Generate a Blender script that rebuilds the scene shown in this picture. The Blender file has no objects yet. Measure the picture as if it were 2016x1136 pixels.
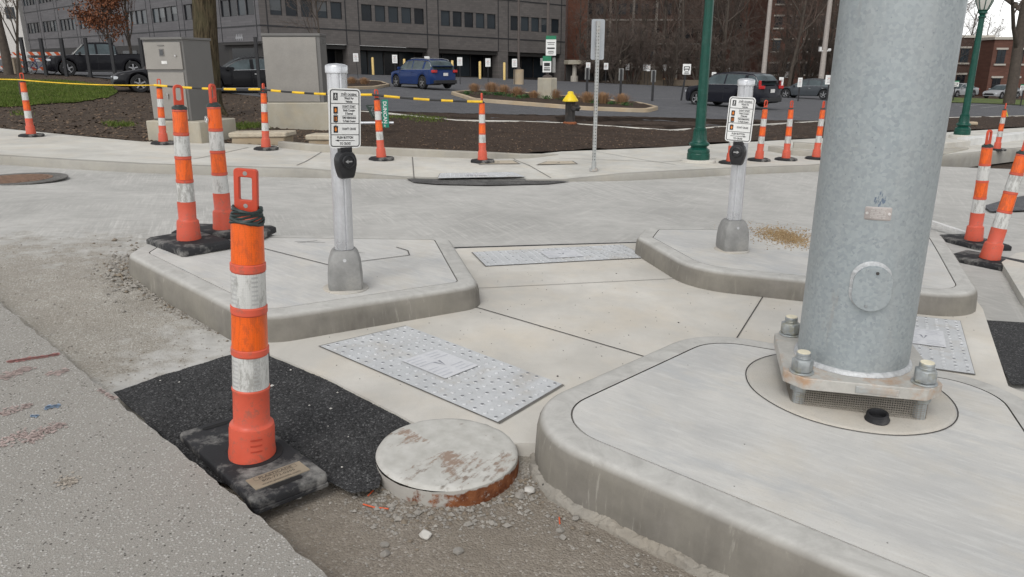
import bpy, bmesh, math, random
from mathutils import Vector, Matrix, noise as mnoise
R = math.radians
random.seed(7)
S = bpy.context.scene
# ------------------------------------------------------------------ camera, sky, sun, exposure
FPX, HOR, CH = 1456.0, 130.0, 1.55           # focal length in px of the 2016 px frame, eye level row, eye height
TH = math.atan((568-HOR)/FPX); CT, ST = math.cos(TH), math.sin(TH)
cd = bpy.data.cameras.new('camera'); cam = bpy.data.objects.new('camera', cd); S.collection.objects.link(cam)
cam.location = (0, 0, CH); cam.rotation_euler = (math.pi/2-TH, 0, 0)
cd.sensor_width = 36; cd.lens = FPX/2016*36; cd.clip_end = 3000; cd.clip_start = .05
S.camera = cam
SUN_EL, SUN_AZ = R(52), R(200)               # azimuth clockwise from +Y
W_ = bpy.data.worlds.new('World'); S.world = W_; W_.use_nodes = True
wn = W_.node_tree; wn.nodes.clear()
sky = wn.nodes.new('ShaderNodeTexSky'); sky.sky_type = 'NISHITA'; sky.sun_disc = False
sky.sun_elevation = SUN_EL; sky.sun_rotation = SUN_AZ
bw = wn.nodes.new('ShaderNodeRGBToBW'); mx = wn.nodes.new('ShaderNodeMix'); mx.data_type = 'RGBA'
mx.inputs[0].default_value = .93             # overcast: the sky is nearly colourless
cl = wn.nodes.new('ShaderNodeTexNoise'); cl.inputs['Scale'].default_value = 2.2; cl.inputs['Detail'].default_value = 5
cr = wn.nodes.new('ShaderNodeMapRange'); cr.inputs[1].default_value=.3; cr.inputs[2].default_value=.7; cr.inputs[3].default_value=.82; cr.inputs[4].default_value=1.15
mv = wn.nodes.new('ShaderNodeMix'); mv.data_type='RGBA'; mv.blend_type='MULTIPLY'; mv.inputs[0].default_value=1
bg = wn.nodes.new('ShaderNodeBackground'); bg.inputs['Strength'].default_value = .15
wo = wn.nodes.new('ShaderNodeOutputWorld')
wn.links.new(sky.outputs[0], bw.inputs[0]); wn.links.new(sky.outputs[0], mx.inputs[6]); wn.links.new(bw.outputs[0], mx.inputs[7])
wn.links.new(cl.outputs[0], cr.inputs[0]); wn.links.new(mx.outputs[2], mv.inputs[6]); wn.links.new(cr.outputs[0], mv.inputs[7])
wn.links.new(mv.outputs[2], bg.inputs[0]); wn.links.new(bg.outputs[0], wo.inputs[0])
sl = bpy.data.lights.new('sun', 'SUN'); sl.energy = .5; sl.angle = R(25); sl.color = (1, .96, .9)
so = bpy.data.objects.new('sun', sl); S.collection.objects.link(so)
sd = Vector((math.sin(SUN_AZ)*math.cos(SUN_EL), math.cos(SUN_AZ)*math.cos(SUN_EL), math.sin(SUN_EL)))
so.rotation_euler = sd.to_track_quat('Z', 'Y').to_euler()
S.view_settings.view_transform = 'Standard'; S.view_settings.look = 'None'
S.view_settings.exposure = 0.92; S.view_settings.gamma = 1

# ------------------------------------------------------------------ terrain
def lerp_tab(t, x):
    if x <= t[0][0]: return t[0][1]
    for (a, b), (c, d) in zip(t, t[1:]):
        if x <= c:
            u = (x-a)/(c-a); u = u*u*(3-2*u); return b+(d-b)*u
    return t[-1][1]
CY = [(6, 0), (11.2, -.15), (20, -.15), (40, 0.02), (60, .06), (90, .35), (200, .5)]
def H(x, y):                                  # the street falls to the right; the far lot rises gently
    xs = 90*math.tanh(x/90)
    u = min(1, max(0, (y-20)/20))
    return -.037*xs - .004*xs*u + lerp_tab(CY, y)
def ray(px, py):
    u = (px-1008)/FPX; v = (568-py)/FPX
    return Vector((u, CT+v*ST, -ST+v*CT))
def W(px, py, off=0.0):                       # where a sight line meets the ground (+ off)
    d = ray(px, py); t0 = .5; f0 = CH+d.z*t0-H(d.x*t0, d.y*t0)-off; t = t0
    while t < 400:
        t = t0*1.03; f = CH+d.z*t-H(d.x*t, d.y*t)-off
        if f <= 0:
            for _ in range(40):
                m = (t0+t)/2
                if CH+d.z*m-H(d.x*m, d.y*m)-off > 0: t0 = m
                else: t = m
            break
        t0 = t
    return Vector((d.x*t, d.y*t, CH+d.z*t))
def AT(px, Y):                                # a point of the ground at depth Y under column px (far away)
    d = ray(px, HOR); x = d.x/d.y*Y; return Vector((x, Y, H(x, Y)))
def ZAT(px, py, Y): d = ray(px, py); return CH+d.z/d.y*Y
def XAT(px, py, Y): d = ray(px, py); return d.x/d.y*Y

# ------------------------------------------------------------------ materials
class NT:
    def __init__(s, name):
        s.m = bpy.data.materials.new(name); s.m.use_nodes = True; s.t = s.m.node_tree
        s.b = s.t.nodes['Principled BSDF']; s.tc = s.t.nodes.new('ShaderNodeTexCoord')
    def L(s, a, b): s.t.links.new(a, b)
    def vec(s, scale=(1, 1, 1), rot=(0, 0, 0), src='Object'):
        p = s.tc.outputs[src]
        if any(rot): q = s.t.nodes.new('ShaderNodeMapping'); q.inputs['Rotation'].default_value = rot; s.L(p, q.inputs[0]); p = q.outputs[0]
        n = s.t.nodes.new('ShaderNodeMapping'); n.inputs['Scale'].default_value = scale
        s.L(p, n.inputs[0]); return n.outputs[0]
    def noise(s, scale, detail=4, rough=.55, vec=None, dist=0):
        n = s.t.nodes.new('ShaderNodeTexNoise'); n.inputs['Scale'].default_value = scale; n.inputs['Detail'].default_value = detail
        n.inputs['Roughness'].default_value = rough; n.inputs['Distortion'].default_value = dist
        s.L(vec or s.tc.outputs['Object'], n.inputs[0]); return n.outputs[0]
    def voro(s, scale, feat='F1', out='Distance', vec=None, rnd=1):
        n = s.t.nodes.new('ShaderNodeTexVoronoi'); n.feature = feat; n.inputs['Scale'].default_value = scale; n.inputs['Randomness'].default_value = rnd
        s.L(vec or s.tc.outputs['Object'], n.inputs[0]); return n.outputs[out]
    def rng(s, v, a, b, c=0, d=1):
        n = s.t.nodes.new('ShaderNodeMapRange'); n.inputs[1].default_value = a; n.inputs[2].default_value = b
        n.inputs[3].default_value = c; n.inputs[4].default_value = d; s.L(v, n.inputs[0]); return n.outputs[0]
    def math(s, op, a, b):
        n = s.t.nodes.new('ShaderNodeMath'); n.operation = op
        for i, q in enumerate((a, b)):
            if isinstance(q, (int, float)): n.inputs[i].default_value = q
            else: s.L(q, n.inputs[i])
        return n.outputs[0]
    def mix(s, f, a, b, mode='MIX'):
        n = s.t.nodes.new('ShaderNodeMix'); n.data_type = 'RGBA'; n.blend_type = mode
        for i, q in ((0, f), (6, a), (7, b)):
            if isinstance(q, (int, float)): n.inputs[i].default_value = q
            elif isinstance(q, (tuple, list)): n.inputs[i].default_value = (*q[:3], 1)
            else: s.L(q, n.inputs[i])
        return n.outputs[2]
    def bump(s, h, st=.3, dist=.01, prev=None):
        n = s.t.nodes.new('ShaderNodeBump'); n.inputs['Strength'].default_value = st; n.inputs['Distance'].default_value = dist
        s.L(h, n.inputs['Height'])
        if prev: s.L(prev, n.inputs['Normal'])
        return n.outputs[0]
    def attr(s, name):
        n = s.t.nodes.new('ShaderNodeAttribute'); n.attribute_name = name; return n.outputs['Fac']
    def rnd(s):
        return s.t.nodes.new('ShaderNodeObjectInfo').outputs['Random']
    def pos(s):
        n = s.t.nodes.new('ShaderNodeSeparateXYZ'); s.L(s.tc.outputs['Object'], n.inputs[0]); return n.outputs
    def out(s, col, rough=.6, nrm=None, metal=0, spec=.5):
        if isinstance(col, (tuple, list)): s.b.inputs['Base Color'].default_value = (*col[:3], 1)
        else: s.L(col, s.b.inputs['Base Color'])
        if isinstance(rough, (int, float)): s.b.inputs['Roughness'].default_value = rough
        else: s.L(rough, s.b.inputs['Roughness'])
        s.b.inputs['Metallic'].default_value = metal; s.b.inputs['Specular IOR Level'].default_value = spec
        if nrm: s.L(nrm, s.b.inputs['Normal'])
        return s.m
def mul(c, k): return tuple(min(1, q*k) for q in c)
def plain(name, c, rough=.5, metal=0, var=.18, scale=8, dirt=None, bump=0, spec=.5, fine=60):
    n = NT(name); a = n.noise(scale, 5, .6); b = n.noise(fine, 3)
    col = n.mix(n.rng(a, .3, .7), mul(c, 1-var), mul(c, 1+var))
    col = n.mix(n.rng(b, .35, .65, 0, .25), col, mul(c, .7))
    if dirt:
        d = n.rng(n.noise(scale*.6, 8, .7), .52, .66); col = n.mix(n.math('MULTIPLY', d, dirt[1]), col, dirt[0])
    nr = n.bump(n.noise(fine*2, 4), bump, .004) if bump else None
    return n.out(col, n.rng(a, .3, .7, max(.03, rough-.08), min(1, rough+.08)), nr, metal, spec)
def concrete(name, c, warm=(1, .97, .9), streak=None, speck=.35, fine=140, bump=.25, blot=.16, pits=True):
    n = NT(name)
    big = n.noise(1.1, 6, .6, dist=.4); mid = n.noise(7, 6, .65); fin = n.noise(fine, 3, .6)
    col = n.mix(n.rng(big, .35, .65), mul(c, 1-blot), mul(c, 1+blot*.7))
    col = n.mix(n.rng(n.noise(2.3, 5, .6, vec=n.vec((1, 1, 1), (0, 0, 1.1))), .45, .7, 0, .55), col, tuple(a*b for a, b in zip(c, warm)))
    col = n.mix(n.rng(mid, .4, .75, 0, .35), col, mul(c, .78))
    h = fin
    if streak:
        st = n.noise(9, 5, .6, vec=n.vec(streak[0], (0, 0, streak[1])))
        col = n.mix(n.rng(st, .46, .62, 0, streak[2]), col, mul(c, 1.22))
        st2 = n.noise(5, 6, .65, vec=n.vec(streak[0], (0, 0, streak[1]+.25)))
        col = n.mix(n.rng(st2, .52, .66, 0, streak[2]), col, mul(c, .76))
        h = n.math('ADD', fin, st)
    col = n.mix(n.rng(fin, .55, .75, 0, speck), col, mul(c, .55))
    if pits:
        v = n.voro(9); p = n.rng(v, .035, .05, 1, 0); col = n.mix(n.math('MULTIPLY', p, n.rng(n.noise(3, 2), .5, .52)), col, (.06, .055, .05))
    return n.out(col, n.rng(mid, .3, .7, .82, .95), n.bump(h, bump, .004), 0, .25)
def gravelly(name, c1, c2, c3, scale=130, bump=.8, mott=.25, wet=None):
    n = NT(name); v = n.voro(scale, 'F1', 'Color'); d = n.voro(scale); sep = n.t.nodes.new('ShaderNodeSeparateColor'); n.L(v, sep.inputs[0])
    col = n.mix(n.rng(sep.outputs[0], 0, 1), c1, c2); col = n.mix(n.rng(sep.outputs[1], .86, .9), col, c3)
    col = n.mix(n.rng(d, .35, .7, 0, .6), col, mul(c1, .5))
    col = n.mix(n.rng(n.noise(1.4, 6, .65), .38, .66, 0, mott), col, mul(c1, .55))
    col = n.mix(n.rng(n.noise(4, 5, .6), .5, .7, 0, mott), col, mul(c2, 1.1))
    return n.out(col, .92, n.bump(n.math('ADD', n.math('MULTIPLY', d, -1), n.noise(40, 4)), bump, .006), 0, .25)

def along(p, q):                                # rotation that lays a streak's long axis (local y) along p -> q
    a = W(*p); b = W(*q); return math.pi/2-math.atan2(b.y-a.y, b.x-a.x)
M = {}
M['slab'] = concrete('pale_concrete', (.585, .56, .51), (1.04, .965, .86), speck=.2)
M['kerb'] = concrete('kerb_concrete', (.40, .38, .335), (1.02, .97, .88), speck=.3)
M['walk'] = concrete('walk_concrete', (.56, .545, .50), (1.05, .97, .86), ((4, .5, 1), .9, .22))
def isl_mat():
    n = NT('island_concrete'); c = (.535, .525, .50); a = along((1094, 894), (1514, 1065))
    col = n.mix(n.rng(n.noise(1.7, 6, .6, dist=.6), .36, .64), (.46, .455, .44), (.58, .565, .53))
    col = n.mix(n.rng(n.noise(3.1, 5, .6), .5, .68, 0, .5), col, (.56, .52, .45)); col = n.mix(n.rng(n.noise(2.6, 6, .65, vec=n.vec((2.2, .8, 1), (0, 0, a))), .53, .66, 0, .55), col, (.42, .43, .435))
    st = n.noise(13, 6, .7, vec=n.vec((3.2, .55, 1), (0, 0, a))); col = n.mix(n.rng(st, .5, .68, 0, .4), col, (.65, .645, .62)); col = n.mix(n.rng(st, .46, .34, 0, .3), col, (.41, .405, .39))
    fin = n.noise(170, 3, .6); col = n.mix(n.rng(fin, .56, .75, 0, .3), col, (.33, .32, .30))
    v = n.voro(7); p = n.rng(v, .022, .034, 1, 0); col = n.mix(n.math('MULTIPLY', p, n.rng(n.noise(3, 2), .5, .52)), col, (.07, .065, .06))
    v2 = n.voro(38); p2 = n.rng(v2, .05, .08, 1, 0); col = n.mix(n.math('MULTIPLY', p2, n.rng(n.noise(5, 2), .52, .58, 0, .5)), col, (.2, .19, .175))
    return n.out(col, .88, n.bump(n.math('ADD', fin, n.math('MULTIPLY', st, .7)), .22, .003), 0, .3)
M['isl'] = isl_mat()
M['pad'] = concrete('rough_concrete', (.47, .45, .41), (1.05, .96, .84), speck=.4, bump=.6)
M['rough'] = concrete('crumbly_concrete', (.30, .28, .245), (1.05, .95, .82), speck=.5, bump=.9, fine=70)
M['pad2'] = concrete('cabinet_concrete', (.42, .39, .32), (1.05, .95, .8), speck=.4)
M['tan'] = concrete('tan_concrete', (.42, .345, .25), (1.1, .95, .75))
M['white_conc'] = concrete('new_white_concrete', (.68, .68, .66), (1, .98, .95), speck=.15)
M['joint'] = plain('joint_dark', (.06, .055, .05), .9)
M['joint_soft'] = plain('joint_grey', (.17, .16, .145), .9, 0, .4, 9)
M['asphalt'] = gravelly('fresh_asphalt', (.034, .034, .035), (.082, .082, .083), (.15, .15, .15), 120, 1.0)
M['lot'] = gravelly('lot_asphalt', (.095, .096, .103), (.15, .15, .158), (.22, .22, .22), 60, .3, .35)
def agg_mat():
    n = NT('exposed_aggregate'); v = n.voro(95, 'F1', 'Color'); d = n.voro(95); sep = n.t.nodes.new('ShaderNodeSeparateColor'); n.L(v, sep.inputs[0]); f = n.noise(260, 3)
    mort = n.mix(n.rng(f, .35, .65), (.25, .235, .21), (.40, .38, .345)); mort = n.mix(n.rng(n.noise(1.5, 6, .65), .38, .66, 0, .35), mort, (.27, .255, .23))
    st = n.mix(sep.outputs[0], (.36, .345, .315), (.56, .54, .51)); st = n.mix(n.rng(sep.outputs[2], .9, .92), st, (.10, .09, .08))
    m = n.math('MULTIPLY', n.rng(sep.outputs[1], .38, .42), n.rng(d, .30, .46, 1, 0)); col = n.mix(m, mort, st)
    col = n.mix(n.rng(n.noise(.9, 5, .6), .5, .7, 0, .25), col, (.40, .385, .36))
    return n.out(col, .92, n.bump(n.math('ADD', n.math('MULTIPLY', m, .8), f), .7, .005), 0, .25)
M['agg'] = agg_mat()
M['soil'] = gravelly('mulch_soil', (.037, .0225, .0145), (.07, .045, .030), (.12, .085, .06), 38, 1.0, .5)
M['soil2'] = gravelly('bare_soil', (.05, .034, .024), (.095, .068, .048), (.15, .115, .085), 38, 1.0, .5)
def road_mat():
    n = NT('street_concrete'); dirt = n.attr('dirt'); pit = n.attr('pit')
    fin = n.noise(160, 3, .6); big = n.noise(.7, 6, .65, dist=.5); mid = n.noise(5, 6, .65)
    c = (.445, .435, .41)
    col = n.mix(n.rng(big, .35, .65), mul(c, .86), mul(c, 1.16))
    a1 = along((870, 365), (1110, 470)); st = n.noise(7, 5, .65, vec=n.vec((5, .22, 1), (0, 0, a1))); pt = n.rng(n.noise(.5, 3), .45, .58); col = n.mix(n.math('MULTIPLY', n.rng(st, .5, .62, 0, .6), pt), col, mul(c, 1.34)); col = n.mix(n.math('MULTIPLY', n.rng(st, .44, .34, 0, .5), pt), col, mul(c, .8)); fb = n.noise(30, 3, .6, vec=n.vec((3, .1, 1), (0, 0, a1))); col = n.mix(n.rng(fb, .5, .64, 0, .3), col, mul(c, 1.25))
    st = n.noise(6, 5, .6, vec=n.vec((.4, 5, 1), (0, 0, .05))); col = n.mix(n.rng(st, .5, .66, 0, .38), col, mul(c, .74))
    st = n.noise(3, 5, .6, vec=n.vec((6, .3, 1), (0, 0, along((100, 420), (500, 370))))); col = n.mix(n.rng(st, .55, .68, 0, .35), col, mul(c, 1.3))
    col = n.mix(n.rng(mid, .45, .75, 0, .4), col, mul(c, .72))
    v = n.voro(120, 'F1', 'Color'); sep = n.t.nodes.new('ShaderNodeSeparateColor'); n.L(v, sep.inputs[0]); vd = n.voro(120)
    g = n.mix(sep.outputs[0], (.29, .268, .232), (.41, .385, .34)); g = n.mix(n.rng(sep.outputs[1], .9, .93), g, (.5, .48, .44))
    g = n.mix(n.rng(n.noise(2.2, 7, .7), .4, .65, 0, .45), g, (.235, .208, .17))
    dm = n.rng(n.math('ADD', dirt, n.rng(n.noise(6, 6, .7), .3, .7, -.35, .35)), .3, .7)
    col = n.mix(dm, col, g)
    p = n.mix(sep.outputs[0], (.195, .168, .138), (.285, .252, .21)); p = n.mix(n.rng(sep.outputs[1], .93, .95), p, (.36, .33, .29))
    p = n.mix(n.rng(n.noise(3, 6, .7), .42, .62, 0, .6), p, (.215, .185, .148))
    pm = n.rng(n.math('ADD', pit, n.rng(n.noise(7, 6, .7), .3, .7, -.3, .3)), .3, .7)
    col = n.mix(pm, col, p)
    wv = n.noise(34, 2, .5, vec=n.vec((1, .04, 1), (0, 0, along((700, 1100), (1000, 1020)))))
    h = n.math('ADD', n.math('MULTIPLY', fin, .5), n.math('MULTIPLY', n.math('MULTIPLY', vd, -1), n.math('MAXIMUM', dm, pm)))
    h = n.math('ADD', h, n.math('MULTIPLY', wv, n.math('MULTIPLY', pm, .5)))
    return n.out(col, .92, n.bump(h, .7, .006), 0, .25)
M['road'] = road_mat()
def grass_mat():
    n = NT('grass_blades'); col = n.mix(n.rng(n.noise(1.5, 5, .65), .35, .65), (.05, .085, .012), (.12, .17, .03))
    col = n.mix(n.rng(n.noise(9, 4), .5, .7, 0, .7), col, (.19, .17, .07)); return n.out(col, .7, None, 0, .2)
M['grass'] = grass_mat()
def plastic(name, c, dirt=.5):
    n = NT(name); a = n.noise(6, 5); b = n.noise(26, 8, .75); r = n.rnd()
    col = n.mix(n.rng(a, .3, .7), mul(c, .86), mul(c, 1.1)); col = n.mix(n.rng(r, 0, 1, 0, .3), col, mul(c, .72))
    col = n.mix(n.rng(b, .53, .65, 0, dirt), col, (.22, .12, .09))
    return n.out(col, n.rng(a, .3, .7, .38, .55), n.bump(b, .08, .004), 0, .4)
M['red_pl'] = plastic('red_orange_plastic', (.64, .105, .058), .6)
M['handle_pl'] = plastic('handle_plastic', (.60, .075, .035), .6)
def sheeting(name, c, scuff, amt, hexs=True):
    n = NT(name); v = n.voro(150, 'DISTANCE_TO_EDGE', 'Distance', rnd=.15); r = n.rnd()
    col = n.mix(n.rng(v, .02, .12), mul(c, .82), c); sc = n.noise(14, 9, .8, vec=n.vec((1.6, 1.6, .6))); off = n.rng(r, 0, 1, 0, .06)
    col = n.mix(n.rng(n.math('ADD', sc, off), .53, .60, 0, amt), col, scuff)
    col = n.mix(n.rng(n.noise(5, 6), .45, .7, 0, .35), col, mul(c, .75))
    return n.out(col, .38, n.bump(v, .12, .002), 0, .6)
M['or_sh'] = sheeting('orange_sheeting', (.86, .125, .004), (.35, .06, .02), .5)
M['wh_sh'] = sheeting('white_sheeting', (.60, .60, .575), (.23, .22, .20), .7)
M['rubber'] = plain('black_rubber', (.022, .022, .024), .72, 0, .3, 7, ((.30, .29, .27), .75), .2, .3, 70)
M['rubber2'] = plain('dark_rubber', (.02, .02, .022), .7, 0, .3, 7, ((.12, .115, .11), .5), .3, .3)
M['dark_tape'] = plain('dark_green_tape', (.018, .032, .03), .5, 0, .4, 20)
def galv():
    n = NT('galvanised_steel'); d = n.noise(20, 3, .6); add = n.t.nodes.new('ShaderNodeVectorMath'); add.operation = 'MULTIPLY_ADD'
    cn = n.t.nodes.new('ShaderNodeTexNoise'); cn.inputs['Scale'].default_value = 18; n.L(n.tc.outputs['Object'], cn.inputs[0])
    add.inputs[1].default_value = (.02,)*3; n.L(cn.outputs['Color'], add.inputs[0]); n.L(n.tc.outputs['Object'], add.inputs[2])
    v = n.voro(78, 'F1', 'Color', vec=add.outputs[0]); sep = n.t.nodes.new('ShaderNodeSeparateColor'); n.L(v, sep.inputs[0])
    col = n.mix(sep.outputs[0], (.30, .335, .35), (.365, .40, .41))
    dk = n.rng(n.math('MULTIPLY', sep.outputs[1], n.noise(5, 4)), .37, .41, 0, .3); col = n.mix(dk, col, (.22, .245, .26))
    col = n.mix(n.rng(n.noise(2.2, 6, .6), .4, .7, 0, .35), col, (.34, .355, .35))
    col = n.mix(n.rng(n.noise(9, 8, .7, vec=n.vec((1, 1, .25))), .62, .7, 0, .25), col, (.36, .30, .24)); dr = n.noise(11, 6, .65, vec=n.vec((1, 1, .05))); col = n.mix(n.rng(dr, .5, .7, 0, .35), col, (.43, .445, .44)); col = n.mix(n.rng(dr, .42, .3, 0, .3), col, (.25, .275, .29)); col = n.mix(n.rng(n.voro(26), .06, .10, .5, 0), col, (.17, .19, .21))
    return n.out(col, n.rng(sep.outputs[2], 0, 1, .46, .62), n.bump(n.noise(45, 4), .08, .004), .35, .5)
M['galv'] = galv()
M['galv2'] = plain('galvanised_plate', (.42, .43, .42), .55, .3, .2, 6, ((.40, .24, .12), .5), .2)
M['plate_rust'] = plain('stained_plate', (.47, .455, .42), .6, .2, .15, 8, ((.42, .23, .11), .75), .3)
M['bolt'] = plain('bolt_steel', (.34, .36, .365), .5, .5, .25, 25, ((.45, .36, .08), .25), .2)
M['cream'] = plain('cream_wax', (.72, .66, .50), .6)
M['weld'] = plain('weld_silver', (.50, .51, .515), .5, .4, .25, 40, None, .8)
M['tag'] = plain('tag_metal', (.42, .38, .36), .5, .3)
M['mesh'] = plain('wire_grey', (.30, .27, .23), .6, .4)
M['alu'] = plain('white_aluminium', (.62, .63, .65), .32, .55, .06, 5, ((.45, .45, .45), .3))
M['castalu'] = plain('cast_aluminium', (.27, .268, .258), .6, .25, .22, 9, ((.40, .385, .355), .5), .35)
M['sign_w'] = plain('sign_white', (.80, .80, .78), .4, 0, .04)
M['sign_k'] = plain('sign_black', (.012, .012, .014), .45)
M['sign_o'] = plain('sign_orange', (.85, .24, .02), .45)
M['btn'] = plain('black_button', (.014, .014, .016), .38, 0, .25, 12)
M['btn_m'] = plain('button_metal', (.45, .45, .45), .35, .6)
M['green'] = plain('green_paint', (.004, .060, .042), .38, 0, .2, 6, ((.03, .11, .085), .5), .1, .35)
M['street_green'] = plain('street_sign_green', (.005, .22, .145), .4, 0, .08)
M['street_dark'] = plain('street_sign_back', (.02, .045, .03), .5)
M['park_green'] = plain('parking_sign_green', (.01, .19, .09), .45)
M['yellow'] = plain('hydrant_yellow', (.80, .58, .01), .4, 0, .1, 8, ((.6, .4, .05), .3))
M['hyd_k'] = plain('hydrant_black', (.035, .032, .03), .55, 0, .3, 10, ((.12, .09, .07), .5))
M['rust'] = plain('rust', (.26, .085, .032), .85, 0, .4, 14, ((.1, .05, .03), .6), .4)
M['bollard'] = plain('bollard_yellow', (.72, .52, .20), .6, 0, .1)
M['post_k'] = plain('post_black', (.014, .014, .016), .55)
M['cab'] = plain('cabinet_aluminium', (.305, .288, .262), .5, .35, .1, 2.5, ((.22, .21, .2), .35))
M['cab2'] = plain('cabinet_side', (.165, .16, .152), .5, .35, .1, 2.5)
M['glass'] = NT('dark_glass').out((.012, .016, .02), .06, None, 0, .8)
M['carglass'] = plain('car_glass', (.055, .075, .08), .12, 0, .5, 1.2, None, 0, .6)
def winglass():
    n = NT('window_glass'); r = n.rnd(); col = n.mix(n.rng(n.math('ADD', n.math('MULTIPLY', n.noise(.22, 3), .6), n.math('MULTIPLY', r, .55)), .35, .85), (.007, .008, .011), (.034, .044, .052)); return n.out(col, .22, None, 0, .22)
M['winglass'] = winglass()
def brick(name, c1, c2, mort, sc=1.0):
    n = NT(name); b = n.t.nodes.new('ShaderNodeTexBrick'); b.inputs['Scale'].default_value = sc
    b.inputs['Color1'].default_value = (*c1, 1); b.inputs['Color2'].default_value = (*c2, 1); b.inputs['Mortar'].default_value = (*mort, 1)
    b.inputs['Mortar Size'].default_value = .012; b.inputs['Brick Width'].default_value = .6; b.inputs['Row Height'].default_value = .2; b.inputs['Bias'].default_value = 0
    sp = n.t.nodes.new('ShaderNodeSeparateXYZ'); n.L(n.tc.outputs['Object'], sp.inputs[0]); cb = n.t.nodes.new('ShaderNodeCombineXYZ')
    n.L(n.math('ADD', sp.outputs[0], n.math('MULTIPLY', sp.outputs[1], .7)), cb.inputs[0]); n.L(sp.outputs[2], cb.inputs[1]); n.L(cb.outputs[0], b.inputs[0])
    col = n.mix(n.rng(n.noise(.35, 5), .35, .65, 0, .3), b.outputs[0], mul(c1, .75)); return n.out(col, .88, None, 0, .2)
M['brick_g'] = brick('grey_brown_brick', (.114, .104, .099), (.146, .132, .124), (.105, .098, .094))
M['brick_l'] = brick('grey_brick', (.122, .118, .122), (.150, .145, .149), (.112, .108, .112))
M['brick_r'] = brick('red_brick', (.115, .056, .042), (.150, .072, .054), (.10, .065, .052))
M['brick_t'] = brick('tower_brick', (.165, .068, .044), (.21, .088, .058), (.14, .08, .06))
M['brick_b'] = brick('brown_brick', (.072, .044, .036), (.095, .056, .045), (.08, .06, .05))
M['band'] = plain('dark_band', (.018, .018, .02), .6)
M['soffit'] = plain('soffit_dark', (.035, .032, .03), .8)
M['stonework'] = plain('pale_stone', (.44, .41, .36), .8)
M['wall_w'] = plain('white_wall', (.60, .58, .55), .8)
M['grey_frame'] = plain('grey_frame', (.22, .21, .2), .6)
M['bark'] = plain('bark', (.075, .06, .048), .95, 0, .35, 5, None, .6)
def bark_big():
    n = NT('furrowed_bark'); a = n.noise(9, 7, .7, vec=n.vec((3, 3, .35))); col = n.mix(n.rng(a, .36, .62), (.022, .017, .011), (.125, .098, .06))
    col = n.mix(n.rng(n.noise(2, 5), .5, .7, 0, .6), col, (.085, .082, .045)); return n.out(col, .95, n.bump(a, 1, .05), 0, .15)
M['bark_big'] = bark_big()
M['twig'] = plain('twigs', (.105, .08, .066), .95, 0, .3, .6)
M['twig2'] = plain('reddish_twigs', (.125, .083, .066), .95, 0, .3, .6)
M['leaf'] = plain('dry_oak_leaves', (.165, .058, .022), .8, 0, .5, 3)
M['straw'] = plain('straw', (.34, .20, .105), .9, 0, .3, 20)
M['leafgreen'] = plain('small_leaves', (.035, .10, .018), .7, 0, .4, 9)
M['tyre'] = plain('tyre', (.015, .015, .016), .8)
M['rim'] = plain('alloy', (.42, .42, .43), .3, .7)
M['chrome'] = plain('chrome', (.6, .6, .6), .2, .9)
M['trim_k'] = plain('black_trim', (.014, .014, .015), .55)
M['lampglass'] = NT('lamp_glass').out((.55, .54, .5), .25)
M['headl'] = NT('headlight').out((.55, .57, .6), .12)
M['redl'] = NT('tail_light').out((.42, .012, .012), .2)
M['sand'] = gravelly('tan_sand', (.34, .23, .12), (.50, .36, .20), (.62, .5, .33), 90, .6, .2)
M['stone'] = plain('grey_stone', (.29, .27, .24), .9, 0, .3, 16, None, .5)
M['stone_w'] = plain('pale_stone_chip', (.55, .53, .49), .9, 0, .2, 16)
M['tactile'] = plain('tactile_grey', (.535, .545, .55), .6, 0, .10, 5, ((.42, .39, .34), .6), .15)
M['dome'] = plain('dark_dome', (.20, .205, .215), .6, 0, .4, 30)  # darker grey for a scattered share of the dome tops
M['paper'] = plain('paper', (.62, .625, .64), .6, 0, .05)
M['ink'] = plain('ink_grey', (.50, .51, .54), .6)
M['ink_k'] = plain('ink_dark', (.27, .28, .31), .6)
M['rope_y'] = plain('rope_yellow', (.80, .50, .02), .5)
M['rope_k'] = plain('rope_black', (.02, .02, .02), .5)
M['ribbon'] = plain('ribbon_yellow', (.72, .65, .08), .5)
M['lotline'] = plain('worn_line', (.30, .295, .29), .8)
M['planter'] = plain('planter_brown', (.16, .125, .09), .85)
M['pole_tan'] = plain('pole_tan', (.36, .32, .29), .6)
M['pole_br'] = plain('pole_brown', (.085, .068, .06), .6)
M['ribwhite'] = plain('white_board', (.68, .67, .65), .6)
M['spray_r'] = plain('spray_red', (.62, .16, .13), .9, 0, .2, 30)
M['embossed'] = plain('brown_label', (.30, .25, .18), .6, 0, .15, 30)
M['cov'] = None
def manhole_mat():
    n = NT('slurry_covered_iron'); a = n.noise(6, 8, .75); b = n.noise(2.2, 3, .6); c = n.mix(n.rng(n.noise(14, 5), .3, .7), (.42, .41, .375), (.56, .55, .515))
    wv = n.noise(60, 2, vec=n.vec((1, .25, 1), (0, 0, .5)))
    m = n.rng(n.math('ADD', n.math('MULTIPLY', a, .7), n.math('ADD', n.math('MULTIPLY', b, .5), n.math('MULTIPLY', wv, .25))), .77, .84)
    c = n.mix(n.math('MULTIPLY', m, .8), c, n.mix(n.rng(n.noise(5, 3), .4, .6), (.13, .11, .09), (.25, .16, .11)))
    return n.out(c, .9, n.bump(a, .4, .006), 0, .2)
M['cov'] = manhole_mat()

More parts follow.
